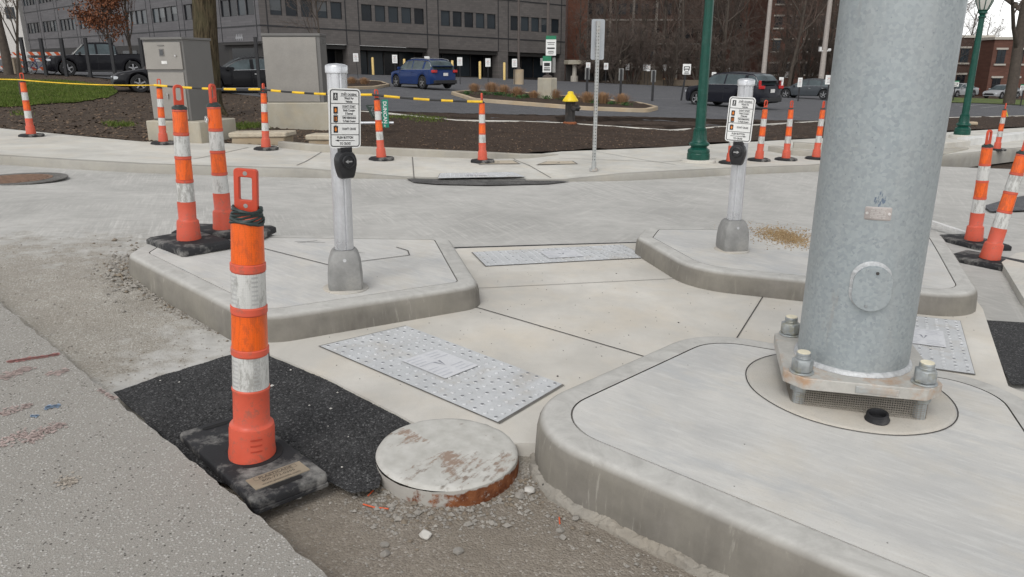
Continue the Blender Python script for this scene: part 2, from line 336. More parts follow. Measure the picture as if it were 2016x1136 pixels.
# ------------------------------------------------------------------ mesh building
class MB:
    def __init__(s): s.v = []; s.f = []; s.mi = []; s.T = Matrix.Identity(4)
    def add(s, vs, fs, mi=0):
        o = len(s.v); s.v += [s.T @ Vector(q) for q in vs]
        for f in fs: s.f.append([o+i for i in f]); s.mi.append(mi)
        return s
    def box(s, c, d, mi=0, rz=0, rot=None):
        X, Y, Z = d[0]/2, d[1]/2, d[2]/2; m = rot or Matrix.Rotation(rz, 3, 'Z'); c = Vector(c)
        vs = [c+m@Vector((x*X, y*Y, z*Z)) for z in (-1, 1) for x, y in ((-1, -1), (1, -1), (1, 1), (-1, 1))]
        return s.add(vs, [(3, 2, 1, 0), (4, 5, 6, 7), (0, 1, 5, 4), (1, 2, 6, 5), (2, 3, 7, 6), (3, 0, 4, 7)], mi)
    def tube(s, pts, rad, n=8, mi=0, caps=True, tw=0):
        pts = [Vector(p) for p in pts]; k = len(pts)
        if not isinstance(rad, (list, tuple)): rad = [rad]*k
        vs = []; prev = None
        for i, p in enumerate(pts):
            d = (pts[min(i+1, k-1)]-pts[max(i-1, 0)])
            if d.length < 1e-9: d = Vector((0, 0, 1))
            d.normalize()
            if prev is None:
                a = Vector((1, 0, 0)) if abs(d.x) < .9 else Vector((0, 1, 0)); u = (a-d*a.dot(d)).normalized()
            else: u = (prev-d*prev.dot(d)).normalized()
            prev = u; w = d.cross(u)
            for j in range(n):
                a = 2*math.pi*j/n+tw; vs.append(p+(u*math.cos(a)+w*math.sin(a))*rad[i])
        fs = [(i*n+j, i*n+(j+1) % n, (i+1)*n+(j+1) % n, (i+1)*n+j) for i in range(k-1) for j in range(n)]
        if caps: fs += [tuple(range(n-1, -1, -1)), tuple((k-1)*n+j for j in range(n))]
        return s.add(vs, fs, mi)
    def lathe(s, prof, n=24, mi=0, c=(0, 0, 0), tw=0, sq=None):
        vs = []; c = Vector(c)
        for r, z in prof:
            for j in range(n):
                a = 2*math.pi*j/n+tw; vs.append(c+Vector((r*math.cos(a), r*math.sin(a), z)))
        k = len(prof)
        fs = [(i*n+j, i*n+(j+1) % n, (i+1)*n+(j+1) % n, (i+1)*n+j) for i in range(k-1) for j in range(n)]
        if prof[0][0] > 1e-6: fs.append(tuple(range(n-1, -1, -1)))
        if prof[-1][0] > 1e-6: fs.append(tuple((k-1)*n+j for j in range(n)))
        return s.add(vs, fs, mi)
    def prism(s, poly, z0, z1, mi=0):
        n = len(poly); vs = [(p[0], p[1], z0) for p in poly]+[(p[0], p[1], z1) for p in poly]
        return s.add(vs, [tuple(range(n-1, -1, -1)), tuple(range(n, 2*n))]+[(i, (i+1) % n, n+(i+1) % n, n+i) for i in range(n)], mi)
    def build(s, name, mats, parent=None, smooth=35, bevel=0, seg=1, loc=None):
        me = bpy.data.meshes.new(name); me.from_pydata([tuple(q) for q in s.v], [], s.f)
        if not isinstance(mats, (list, tuple)): mats = [mats]
        for m in mats: me.materials.append(m)
        me.polygons.foreach_set('material_index', s.mi)
        me.update()
        if bevel:
            bm = bmesh.new(); bm.from_mesh(me); bmesh.ops.remove_doubles(bm, verts=bm.verts, dist=1e-5)
            es = [e for e in bm.edges if len(e.link_faces) == 2 and e.calc_face_angle(0) > R(35)]
            bmesh.ops.bevel(bm, geom=es, offset=bevel, offset_type='OFFSET', segments=seg, profile=.5, affect='EDGES', clamp_overlap=True)
            bm.to_mesh(me); bm.free()
        if smooth:
            me.shade_smooth()
            try: me.set_sharp_from_angle(angle=R(smooth))
            except Exception: pass
        o = bpy.data.objects.new(name, me); S.collection.objects.link(o)
        if parent: o.parent = parent
        if loc is not None: o.location = loc
        return o
def tag(o, label=None, cat=None, group=None, kind=None):
    if label: o['label'] = label
    if cat: o['category'] = cat
    if group: o['group'] = group
    if kind: o['kind'] = kind
    return o
def empty(name, loc, rz=0, label=None, cat=None, group=None, rot=None):
    o = bpy.data.objects.new(name, None); S.collection.objects.link(o); o.empty_display_size = .1
    o.location = loc; o.rotation_euler = rot or (0, 0, rz); return tag(o, label, cat, group)
def kids(o): return [c for c in bpy.data.objects if c.parent == o]
def copy_tree(o, loc, rz=0, label=None, group=None, scale=None, rot=None, parent=None):
    c = o.copy(); S.collection.objects.link(c)
    if parent is None:
        c.location = loc; c.rotation_euler = rot or (0, 0, rz)
        if scale: c.scale = scale
    else: c.parent = parent
    if label: c['label'] = label
    if group: c['group'] = group
    for ch in kids(o): copy_tree(ch, None, parent=c)
    return c
_tc = {}
def text(mb, txt, size, at, mi=0, xs=1.0, align='CENTER', rot=None, depth=.0, bold=0):
    key = (txt, align, bold)
    if key not in _tc:
        cu = bpy.data.curves.new('t', 'FONT'); cu.body = txt; cu.align_x = align; cu.size = 1; cu.resolution_u = 2; cu.offset = bold
        ob = bpy.data.objects.new('t', cu); S.collection.objects.link(ob)
        dg = bpy.context.evaluated_depsgraph_get(); me = bpy.data.meshes.new_from_object(ob.evaluated_get(dg))
        _tc[key] = ([v.co.copy() for v in me.vertices], [tuple(p.vertices) for p in me.polygons])
        bpy.data.objects.remove(ob); bpy.data.curves.remove(cu); bpy.data.meshes.remove(me)
    vs, fs = _tc[key]; rot = rot or Matrix.Identity(3); at = Vector(at)
    mb.add([at+rot@Vector((v.x*size*xs, v.y*size, 0)) for v in vs], fs, mi)
XZ = Matrix(((1, 0, 0), (0, 0, -1), (0, 1, 0)))        # text plane facing -Y

def cut_grid(poly, step, box=None):
    bm = bmesh.new(); vs = [bm.verts.new((p[0], p[1], 0)) for p in poly]; bm.faces.new(vs)
    bmesh.ops.triangulate(bm, faces=bm.faces[:])
    xs = [p[0] for p in poly]; ys = [p[1] for p in poly]
    for ax, lo, hi in ((0, min(xs), max(xs)), (1, min(ys), max(ys))):
        k = math.floor(lo/step)+1
        while k*step < hi:
            co = (k*step, 0, 0) if ax == 0 else (0, k*step, 0); no = (1, 0, 0) if ax == 0 else (0, 1, 0)
            bmesh.ops.bisect_plane(bm, geom=bm.verts[:]+bm.edges[:]+bm.faces[:], plane_co=co, plane_no=no); k += 1
    return bm
def sheet(name, poly, off, mat, step=1.0, skirt=0, fn=None, parent=None, kind='structure', smooth=True):
    bm = cut_grid(poly, step); off = off if callable(off) else (lambda x, y, o=off: o)
    bmesh.ops.recalc_face_normals(bm, faces=bm.faces[:])
    if bm.faces and sum(f.normal.z for f in bm.faces) < 0: bmesh.ops.reverse_faces(bm, faces=bm.faces[:])
    for v in bm.verts: v.co.z = H(v.co.x, v.co.y)+off(v.co.x, v.co.y)
    if skirt:
        be = [e for e in bm.edges if len(e.link_faces) == 1]
        r = bmesh.ops.extrude_edge_only(bm, edges=be)
        for q in r['geom']:
            if isinstance(q, bmesh.types.BMVert): q.co.z -= skirt
        bmesh.ops.recalc_face_normals(bm, faces=bm.faces[:])
    me = bpy.data.meshes.new(name); bm.to_mesh(me); bm.free(); me.materials.append(mat)
    o = bpy.data.objects.new(name, me); S.collection.objects.link(o)
    if smooth:
        me.shade_smooth(); me.set_sharp_from_angle(angle=R(40))
    if parent: o.parent = parent
    elif kind: o['kind'] = kind
    return o
def PX(pts, off=0.0): return [tuple(W(a, b, off)[:2]) for a, b in pts]
def fillet(poly, rad, n=9):
    out = []; k = len(poly)
    for i in range(k):
        p = Vector(poly[i][:2]); a = Vector(poly[i-1][:2]); b = Vector(poly[(i+1) % k][:2]); r = rad[i] if isinstance(rad, (list, tuple)) else rad
        u = (a-p).normalized(); w = (b-p).normalized(); ang = u.angle(w); d = min(r/math.tan(ang/2), .48*(a-p).length, .48*(b-p).length)
        r = d*math.tan(ang/2); c = p+(u+w).normalized()*(r/math.sin(ang/2)); s0 = p+u*d-c; s1 = p+w*d-c
        a0 = math.atan2(s0.y, s0.x); da = math.atan2(s1.y, s1.x)-a0
        while da > math.pi: da -= 2*math.pi
        while da < -math.pi: da += 2*math.pi
        out += [(c.x+r*math.cos(a0+da*j/n), c.y+r*math.sin(a0+da*j/n)) for j in range(n+1)]
    return out
def resample(poly, step):
    out = []
    for i in range(len(poly)):
        a = Vector(poly[i]); b = Vector(poly[(i+1) % len(poly)]); n = max(1, int((b-a).length/step))
        out += [tuple(a.lerp(b, j/n)) for j in range(n)]
    return out
def ccw(poly):
    return poly if sum(a[0]*b[1]-b[0]*a[1] for a, b in zip(poly, poly[1:]+poly[:1])) > 0 else poly[::-1]
def inset(poly, d):
    n = len(poly); out = []
    for i in range(n):
        a = Vector(poly[i-1]); p = Vector(poly[i]); b = Vector(poly[(i+1) % n])
        t = ((p-a).normalized()+(b-p).normalized()); t = t.normalized() if t.length > 1e-6 else (b-a).normalized()
        out.append((p.x-t.y*d, p.y+t.x*d))
    return out

# ================================================================== the ground
def edge_noise(x, y, s=3, a=.02): return a*(mnoise.noise(Vector((x*s, y*s, 3.3)))+.5*mnoise.noise(Vector((x*s*3, y*s*3, 8.1))))
SLAB_EDGE = [(-60, 545), (0, 597), (115, 692), (230, 787), (490, 1001), (645, 1138), (760, 1250)]
SE = [W(a, b, .03) for a, b in SLAB_EDGE]
def side_of_slab(x, y):                         # distance beyond the old slab's edge (positive on the dug side)
    best = 9
    for a, b in zip(SE, SE[1:]):
        d = Vector((b.x-a.x, b.y-a.y)); p = Vector((x-a.x, y-a.y)); t = max(0, min(1, p.dot(d)/d.length_squared))
        q = (p-d*t); sgn = 1 if d.x*p.y-d.y*p.x > 0 else -1
        if q.length < abs(best): best = sgn*q.length
    return best
# base ground: one sheet to the horizon
bm = bmesh.new()
ys = [-30, -10, 0, 3, 6, 8, 10, 12, 14, 17, 20, 25, 30, 35, 40, 46, 52, 60, 70, 80, 90, 110, 140, 200, 400, 1500]
xs = [-1500, -400, -200, -130, -100, -80, -65, -50, -40, -30, -22, -16, -11, -7, -3, 0, 3, 7, 11, 16, 22, 30, 40, 50, 65, 80, 100, 130, 200, 400, 1500]
vg = [[bm.verts.new((x, y, H(x, y)-.30)) for x in xs] for y in ys]
for i in range(len(ys)-1):
    for j in range(len(xs)-1): bm.faces.new((vg[i][j], vg[i][j+1], vg[i+1][j+1], vg[i+1][j]))
me = bpy.data.meshes.new('ground'); bm.to_mesh(me); bm.free(); me.materials.append(M['soil2']); me.shade_smooth()
o = bpy.data.objects.new('ground', me); S.collection.objects.link(o); o['kind'] = 'structure'
# the street: one sheet, fine near the camera, with a dug out, gravelly near part
def pit_at(x, y):
    d = (Vector((x, y))-Vector((.1, 2.1))).length
    s = side_of_slab(x, y)
    return max(0, min(1, (2.95-y)/.45)) if s > -.3 else 0
def dirt_at(x, y):
    a = max(0, min(1, (-1.55-x)/1.2+.2))*max(0, min(1, (7.3-y)/2.6)); b = max(0, min(1, (3.9-y)/1.2))
    return max(a, b)
def road_z(x, y):
    z = -.03-.034*max(0, min(1, (3.15-y)/.7)); z -= .02*max(0, min(1, (5.2-y)/2))
    am = .3+.7*dirt_at(x, y)
    if y < 8: z += am*(.012*mnoise.noise(Vector((x*3, y*3, 1)))+.006*mnoise.noise(Vector((x*11, y*11, 2)))+.0035*mnoise.noise(Vector((x*34, y*34, 4))))
    if -3.4 < x < -1.6 and 3.6 < y < 6.6:       # loosened rubble along the island's left end
        q = math.exp(-((x+2.75)**2/.12+(y-5.05)**2/.25)); z += q*(.03+.05*abs(mnoise.noise(Vector((x*16, y*16, 7)))))
    return z
def grid_rows():
    y = 1.2; out = [-8, -3, 0, .7]
    while y < 16.5: out.append(y); y += .022 if y < 3.4 else .035 if y < 6.5 else .1 if y < 9 else .5
    return out
bm = bmesh.new(); la = bm.verts.layers.float.new('dirt'); lp = bm.verts.layers.float.new('pit')
rows = grid_rows(); prev = None
for yi, y in enumerate(rows):
    hw = .72*y+1.2 if y < 9 else 14+(y-9)*2.4
    n = 218; row = []; hw = max(hw, 1.5)
    for j in range(n+1):
        k = j-4
        x = -hw*1.35+hw*2.5*k/210 if y > 9 else -hw+2*hw*k/210
        if k < 0: x = (-hw*1.35 if y > 9 else -hw)-(1, 4, 10, 24)[-k-1]
        elif k > 210: x = (hw*1.15 if y > 9 else hw)+(1, 4, 10, 24)[k-211]
        v = bm.verts.new((x, y, H(x, y)+road_z(x, y))); v[la] = dirt_at(x, y); v[lp] = pit_at(x, y); row.append(v)
    if prev:
        for j in range(n): bm.faces.new((prev[j], prev[j+1], row[j+1], row[j]))
    prev = row
me = bpy.data.meshes.new('road'); bm.to_mesh(me); bm.free(); me.materials.append(M['road']); me.shade_smooth()
o = bpy.data.objects.new('road', me); S.collection.objects.link(o); o['kind'] = 'structure'

# old exposed-aggregate pavement at the lower left
edge = []
for a, b in zip(SE, SE[1:]):
    n = max(2, int((b-a).length/.035))
    for j in range(n):
        q = a.lerp(b, j/n); e = edge_noise(q.x, q.y, 9, .012); edge.append((q.x+e, q.y+e))
old = edge+[tuple(SE[-1][:2]), (SE[-1].x, .3), (-5.5, .3), (-5.5, SE[0].y)]
oldp = sheet('pavement', old, .03, M['agg'], .5, .2)
sp = MB()
def smear(mb, px0, px1, w, mi, n=140, seed=1, off=.0335):
    rr = random.Random(seed); a = W(*px0, off); b = W(*px1, off); d = (b-a); nrm = Vector((-d.y, d.x, 0)).normalized()
    for _ in range(n):
        q = a.lerp(b, rr.random())+nrm*rr.gauss(0, w); s = rr.uniform(.003, .011); k = rr.uniform(0, 3)
        vs = [(q.x+s*math.cos(k+i*1.257)*rr.uniform(.5, 1.3), q.y+s*math.sin(k+i*1.257)*rr.uniform(.5, 1.3), 0) for i in range(5)]
        mb.add([(x, y, H(x, y)+off) for x, y, _ in vs], [(0, 1, 2, 3, 4)], mi)
smear(sp, (15, 712), (115, 697), .007, 0, 420, 1)
for i, (a, b, w, n) in enumerate([((0, 745), (60, 722), .02, 150), ((90, 735), (135, 730), .014, 60), ((0, 815), (60, 795), .018, 90), ((60, 860), (120, 832), .02, 120), ((0, 880), (20, 860), .02, 50), ((30, 850), (70, 870), .016, 70), ((196, 765), (225, 785), .006, 60)]): smear(sp, a, b, w, 1, n, 10+i)
for i, (a, b, w, n) in enumerate([((88, 803), (118, 797), .008, 80), ((62, 818), (75, 818), .006, 24)]): smear(sp, a, b, w, 2, n, 30+i)
smear(sp, (110, 945), (150, 948), .02, 3, 60, 50)
sp.build('spray_marks', [plain('spray_red_line', (.46, .225, .205), .9), plain('spray_pink', (.435, .345, .315), .9), plain('spray_blue', (.28, .37, .49), .9), plain('spray_faint_orange', (.42, .37, .31), .9)], oldp, 0)
# black asphalt patch
def asp_off(x, y):
    return -.012-.028*max(0, min(1, (3.05-y)/.5))+.003*mnoise.noise(Vector((x*14, y*14, 0)))+.0022*mnoise.noise(Vector((x*45, y*45, 5)))
asp = PX([(222, 772), (330, 735), (455, 697), (505, 690), (545, 690), (640, 735), (825, 838), (760, 880), (748, 945), (690, 955), (640, 935), (540, 925), (440, 940), (360, 893)], -.01)
asp = resample(asp, .05); asp = [(x+edge_noise(x, y, 8, .018), y+edge_noise(y, x, 8, .018)) for x, y in asp]
sheet('asphalt_patch', asp, lambda x, y: max(asp_off(x, y), road_z(x, y)+.006), M['asphalt'], .04)
asp2 = PX([(1925, 632), (2060, 640), (2150, 760), (1990, 760)], -.02)
sheet('asphalt_strip', resample(asp2, .1), lambda x, y: max(-.01, road_z(x, y)+.006), M['asphalt'], .08)
# the cut-through slab between the islands
SL = PX([(522, 640), (531, 697), (640, 742), (828, 838), (990, 872), (1110, 872), (1250, 880), (2160, 830), (1985, 760), (1935, 608), (1850, 500), (1262, 478), (905, 489), (700, 520)])
slab = sheet('walkway', SL, .0, M['slab'], .5, .12)
jt = MB()
def strip(mb, p, q, w, off, mi=0, z=None):
    p = Vector(p); q = Vector(q); d = (q-p); n = Vector((-d.y, d.x, 0)).normalized()*w/2; k = max(1, int(d.length/.8))
    vs = []
    for i in range(k+1):
        c = p.lerp(q, i/k)
        for s_ in (n, -n): vs.append((c.x+s_.x, c.y+s_.y, H(c.x+s_.x, c.y+s_.y)+off))
    mb.add(vs, [(2*i+1, 2*i+3, 2*i+2, 2*i) for i in range(k)], mi)
for (a, b, w, m_) in [((912, 598), (1300, 712), .009, 0), ((1508, 575), (1445, 675), .008, 0), ((940, 568), (1372, 547), .006, 1), ((1880, 610), (1800, 560), .006, 1)]:
    strip(jt, W(*a), W(*b), w, .004, m_)
jt.build('saw_cut', [M['joint'], M['joint_soft']], slab, 0)
gap = MB(); a = W(905, 487); b = W(1262, 476)
strip(gap, a+Vector((-.05, .03, 0)), b+Vector((0, .03, 0)), .05, -.012); gap.build('slab_gap', M['asphalt'], slab, 0)

# ------------------------------------------------------------------ traffic islands
def island(name, poly, rads, label, hz=.155, groove=.155, foot=0, mat=None):
    o = empty(name, (0, 0, 0), 0, label, 'traffic island', 'raised concrete traffic islands')
    P = ccw(resample(fillet(poly, rads, 12), .07))
    def loops(prof, nm, mat, fillm=None, nz=.0):
        mb = MB(); n = len(P)
        for d, z in prof:
            L = inset(P, d)
            mb.v += [Vector((x, y, H(x, y)+z+(nz*mnoise.noise(Vector((x*20, y*20, z*9))) if nz else 0))) for x, y in L]
        for i in range(len(prof)-1):
            for j in range(n): mb.f.append([i*n+j, i*n+(j+1) % n, (i+1)*n+(j+1) % n, (i+1)*n+j]); mb.mi.append(0)
        return mb, inset(P, prof[-1][0]), prof[-1][1]
    prof = [(-.006, -.2), (0, .0), (.006, hz*.62), (.012, hz*.80), (.024, hz*.93), (.042, hz*.985), (.065, hz), (groove-.008, hz)]
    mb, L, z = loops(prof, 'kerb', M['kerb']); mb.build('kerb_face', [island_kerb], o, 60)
    top = sheet('top_slab', inset(P, groove), hz, mat or M['isl'], .5, .05, parent=o)
    mb = MB(); A = inset(P, groove-.009); B = inset(P, groove+.001); n = len(P)
    mb.v = [Vector((x, y, H(x, y)+hz-.006)) for x, y in A+B]
    for j in range(n): mb.f.append([j, (j+1) % n, n+(j+1) % n, n+j]); mb.mi.append(0)
    mb.build('groove', M['joint_soft'], o)
    if foot:
        P = ccw(resample(P, .011)); mb, L, z = loops([(-foot-.02, -.2), (-foot-.008, -.075), (-foot, -.058), (-foot*.5, -.05), (.004, -.046)], 'f', None)
        for q in mb.v:
            e = .016*mnoise.noise(q*9)+.010*mnoise.noise(q*31)+.006*mnoise.noise(q*80); q.z += e; q.x += .012*mnoise.noise(q*14)+.006*mnoise.noise(q*47); q.y += .012*mnoise.noise(q*14+Vector((7, 0, 0)))+.006*mnoise.noise(q*47+Vector((7, 0, 0)))
        mb.build('footing', M['rough'], o, 0)
    return o, P
def ikerb():
    n = NT('island_kerb'); c = (.37, .35, .305)
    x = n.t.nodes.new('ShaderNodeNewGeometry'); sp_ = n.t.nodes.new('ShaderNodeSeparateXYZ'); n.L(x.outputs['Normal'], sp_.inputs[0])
    up = n.rng(sp_.outputs[2], .45, .95)                       # paler where the surface turns upward than on the upright face
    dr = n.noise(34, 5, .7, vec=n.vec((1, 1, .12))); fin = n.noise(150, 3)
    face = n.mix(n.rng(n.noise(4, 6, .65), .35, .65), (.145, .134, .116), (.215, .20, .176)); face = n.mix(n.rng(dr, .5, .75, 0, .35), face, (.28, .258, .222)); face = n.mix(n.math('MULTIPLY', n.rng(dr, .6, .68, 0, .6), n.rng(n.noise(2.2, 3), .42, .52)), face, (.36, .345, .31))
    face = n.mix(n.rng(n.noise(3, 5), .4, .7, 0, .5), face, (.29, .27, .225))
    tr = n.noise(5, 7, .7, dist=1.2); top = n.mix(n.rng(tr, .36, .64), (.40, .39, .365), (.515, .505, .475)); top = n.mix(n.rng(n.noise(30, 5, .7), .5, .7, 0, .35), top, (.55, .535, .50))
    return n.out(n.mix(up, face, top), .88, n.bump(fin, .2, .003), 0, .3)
island_kerb = ikerb()
IZ = .155
ISL_L = PX([(495, 632), (951, 562), (886, 464), (318, 457), (243, 501)], IZ)
ISL_R = PX([(1361, 530), (1945, 590), (1846, 447), (1268, 446), (1250, 466)], IZ)
ISL_F = PX([(965, 822), (1373, 646), (2012, 750), (2330, 1160), (2170, 1345)], IZ)
ISL_F2 = None
isl_l, PL = island('traffic_island', ISL_L, [.28, .2, .2, .3, .25], 'raised concrete island at left carrying two orange channelizers and a push button post')
isl_r, PR = island('traffic_island', ISL_R, [.5, .4, .3, .2, .2], 'raised concrete island at right with tan sand spilled beside its push button post')
isl_f, PF = island('traffic_island', ISL_F, [.42, .42, .4, .5, .6], 'large raised concrete island in front under the thick galvanised pole', foot=.024)
# repair outline on the left island's top
mb = MB(); pts = [(520, 490), (650, 523), (806, 503), (803, 494), (780, 487)]
for a, b in zip(pts, pts[1:]): strip(mb, W(*a, IZ), W(*b, IZ), .009, IZ+.004)
mb.build('saw_cut', M['joint'], isl_l, 0)
mb = MB()
for a, b in [((580, 476), (640, 478)), ((586, 479), (625, 474)), ((702, 497), (718, 499))]: strip(mb, W(*a, IZ), W(*b, IZ), .006, IZ+.004)
mb.build('scratch', M['joint'], isl_l, 0)
# sand on the right island
rr = random.Random(4); mb = MB(); c = W(1560, 470, IZ)
for i in range(2600):
    u = rr.gauss(0, 1); w = rr.gauss(0, 1); px = 1545+u*26+w*3; py = 466+w*8+u*4.5
    if i % 5 == 0: px += rr.gauss(0, 35); py += rr.gauss(0, 7)
    q = W(px, py, IZ); s = rr.uniform(.003, .009); k = rr.uniform(0, 3)
    hgt = .012*math.exp(-(u*u+w*w)/1.2)
    mb.add([(q.x+s*math.cos(k+a), q.y+s*math.sin(k+a), H(q.x, q.y)+IZ+.001+hgt*rr.random()) for a in (0, 2.1, 4.2)]+[(q.x, q.y, H(q.x, q.y)+IZ+hgt+s)], [(0, 1, 3), (1, 2, 3), (2, 0, 3)])
tag(mb.build('sand', M['sand'], None, 0), 'tan sand grains spilled on top of the right island', 'sand', kind='stuff')

# ------------------------------------------------------------------ tactile panels
def tactile(c4, label, nx, ny, off=.004, sticker=True, st=(.42, .58, .3, .72)):
    Q = [W(a, b, off) for a, b in c4]; cen = sum(Q, Vector())/4; o = empty('tactile_panel', cen, 0, label, 'tactile panel', 'grey tactile warning panels')
    def bl(u, v): return Q[0].lerp(Q[1], u).lerp(Q[3].lerp(Q[2], u), v)-cen
    mb = MB(); vs = [bl(u/6, v/6)+Vector((0, 0, .003)) for v in range(7) for u in range(7)]
    mb.add(vs, [(v*7+u, v*7+u+1, v*7+u+8, v*7+u+7) for v in range(6) for u in range(6)], 0)
    mb.add([bl(u, v)+Vector((0, 0, .0005)) for u, v in ((-.006, -.01), (1.006, -.01), (1.006, 1.01), (-.006, 1.01))], [(0, 1, 2, 3)], 1)
    ex = (Q[1]-Q[0]).length/nx; r = .0115
    for i in range(nx):
        for j in range(ny):
            p = bl((i+.5)/nx, (j+.5)/ny)
            vs = [p+Vector((r*k*math.cos(a*math.pi/4), r*k*math.sin(a*math.pi/4), z)) for k, z in ((1.05, .003), (.8, .0075)) for a in range(8)]
            mb.add(vs, [(a, (a+1) % 8, 8+(a+1) % 8, 8+a) for a in range(8)], 0); mb.add(vs[8:], [tuple(range(8))], 2 if (i*7+j*13+i*j) % 5 < 3 else 0)
    n0 = sum(((mb.v[f[1]]-mb.v[f[0]]).cross(mb.v[f[2]]-mb.v[f[0]])).z for f in mb.f[:36])
    if n0 < 0: mb.f = [f[::-1] for f in mb.f[:37]]+mb.f[37:]
    mb.build('plate', [M['tactile'], M['joint_soft'], M['dome']], o, 50)
    if sticker:
        u0, u1, v0, v1 = st; mb = MB(); Z = Vector((0, 0, .0085))
        def q(u, v, z=0): return bl(u0+(u1-u0)*u, v0+(v1-v0)*v)+Z+Vector((0, 0, z))
        mb.add([q(0, 0), q(1, 0), q(1, 1), q(0, 1)], [(0, 1, 2, 3)], 0)
        for b_ in range(9):
            if b_ == 4: continue
            for k, (x0, x1) in enumerate(((.05, .44), (.56, .95))):
                y = .08+b_*.1
                if b_ in (3, 5) and k == 1: continue
                mb.add([q(x0, y, .0006), q(x1-.05*((b_*7+k) % 3), y, .0006), q(x1-.05*((b_*7+k) % 3), y+.03, .0006), q(x0, y+.03, .0006)], [(0, 1, 2, 3)], 1)
        for tri in (((.4, .4), (.46, .4), (.5, .62)), ((.6, .4), (.54, .4), (.5, .62))):
            mb.add([q(*t_, .0008) for t_ in tri], [(0, 1, 2)], 2)
        mb.build('sticker', [M['paper'], M['ink'], M['ink_k']], o, 0)
    return o
tactile([(630, 682), (800, 642), (1107, 757), (980, 832)], 'grey tactile panel with a white sticker between the black asphalt and the front island', 10, 20, st=(.3, .75, .36, .62))
tactile([(930, 497), (1225, 482), (1278, 507), (957, 524)], 'grey tactile panel with a white sticker in the gap between the left and right islands', 22, 9, st=(.4, .62, .25, .75))
tactile([(1700, 612), (1890, 632), (1919, 737), (1690, 705)], 'grey tactile panel with a white sticker half hidden behind the galvanised pole', 10, 18, st=(.4, .8, .3, .62))
tactile([(867, 341), (1010, 339), (1034, 348), (862, 351)], 'narrow pale tactile panel in the kerb ramp of the far sidewalk', 18, 8, off=.02, st=(.32, .6, .3, .7))

# ------------------------------------------------------------------ galvanised signal pole
def up(x, y, off=0): return Vector((x, y, H(x, y)+off))
f_ = W(1680, 736, IZ+.17); l_ = ray(1567, 706); r_ = ray(1789, 720)
aL = math.atan2(l_.x, l_.y); aR = math.atan2(r_.x, r_.y); half = (aR-aL)/2; az = (aL+aR)/2
dfront = math.hypot(f_.x, f_.y); dist = dfront/(1-math.sin(half)); PRAD = dist*math.sin(half)
pc = up(dist*math.sin(az), dist*math.cos(az), IZ)
b1 = W(1578, 722, IZ+.17); b2 = W(1793, 748, IZ+.17); pyaw = math.atan2(b2.y-b1.y, b2.x-b1.x)
pole = empty('signal_pole', pc, pyaw, 'thick galvanised steel pole bolted to the front island', 'pole')
PH = 9.0
mb = MB(); mb.lathe([(PRAD*(1-.015*z), .165+z) for z in (0, .6, 1.2, 1.8, 2.4, 3, 4, 5, 6, 7, 8, PH)], 72, 0); mb.build('shaft', M['galv'], pole, 30)
mb = MB(); mb.lathe([(PRAD+.016, .166), (PRAD+.012, .176), (PRAD+.003, .184), (PRAD, .185)], 96)
for q in mb.v: k = 1+.012*mnoise.noise(q*70); q.x *= k; q.y *= k
mb.build('weld_bead', M['weld'], pole, 60)
hw = .318; ch = .075; sq = [(-hw+ch, -hw), (hw-ch, -hw), (hw, -hw+ch), (hw, hw-ch), (hw-ch, hw), (-hw+ch, hw), (-hw, hw-ch), (-hw, -hw+ch)]
mb = MB(); mb.prism(sq, .112, .165); pl_ = mb.build('base_plate', M['plate_rust'], pole, 30, .003)
mb = MB(); mb.box((.05, -hw-.002, .138), (.17, .006, .03)); mb.box((.05, -hw-.004, .138), (.15, .004, .02)); mb.build('nameplate', M['galv2'], pl_, 30, .002)
bx = .245
for i, (x, y) in enumerate(((-bx, -bx), (bx, -bx), (-bx, bx), (bx, bx))):
    mb = MB(); mb.T = Matrix.Translation((x, y, 0)); mb.lathe([(.052, .1655), (.052, .172), (.047, .173)], 28)
    mb.lathe([(.034, .173), (.046, .176), (.046, .226), (.036, .231)], 6, 0, tw=.4*i); mb.lathe([(.031, .231), (.031, .236), (.029, .239), (.031, .242), (.029, .246), (.031, .249), (.029, .257)], 20)
    mb.lathe([(.027, .0), (.027, .08)], 16); mb.lathe([(.027, .08), (.040, .082), (.040, .1115)], 6)
    bo = mb.build('anchor_bolt', M['bolt'], pole, 30, .0015)
    mb = MB(); mb.T = Matrix.Translation((x, y, 0)); mb.lathe([(.0275, .2572), (.027, .2605), (0, .262)], 20); mb.build('cap_disc', M['cream'], bo, 60)
mb = MB(); g = .278; rr = random.Random(2)           # woven mesh skirt under the plate
loop = resample(fillet([(-g, -g), (g, -g), (g, g), (-g, g)], .05, 5), .0095)
def sag(p): return .004*mnoise.noise(Vector((p[0]*9, p[1]*9, 1)))
for k in range(11):
    z = .004+k*.0105; pts = [(x, y, z+sag((x, y))*(1 if k else 1.5)) for x, y in loop]; mb.tube(pts+[pts[0]], .0011, 3, 0, False)
for i, (x, y) in enumerate(loop): mb.tube([(x, y, .002), (x, y, .112)], .0010, 3, 0, False)
mb.build('mesh_skirt', M['mesh'], pole, 0)
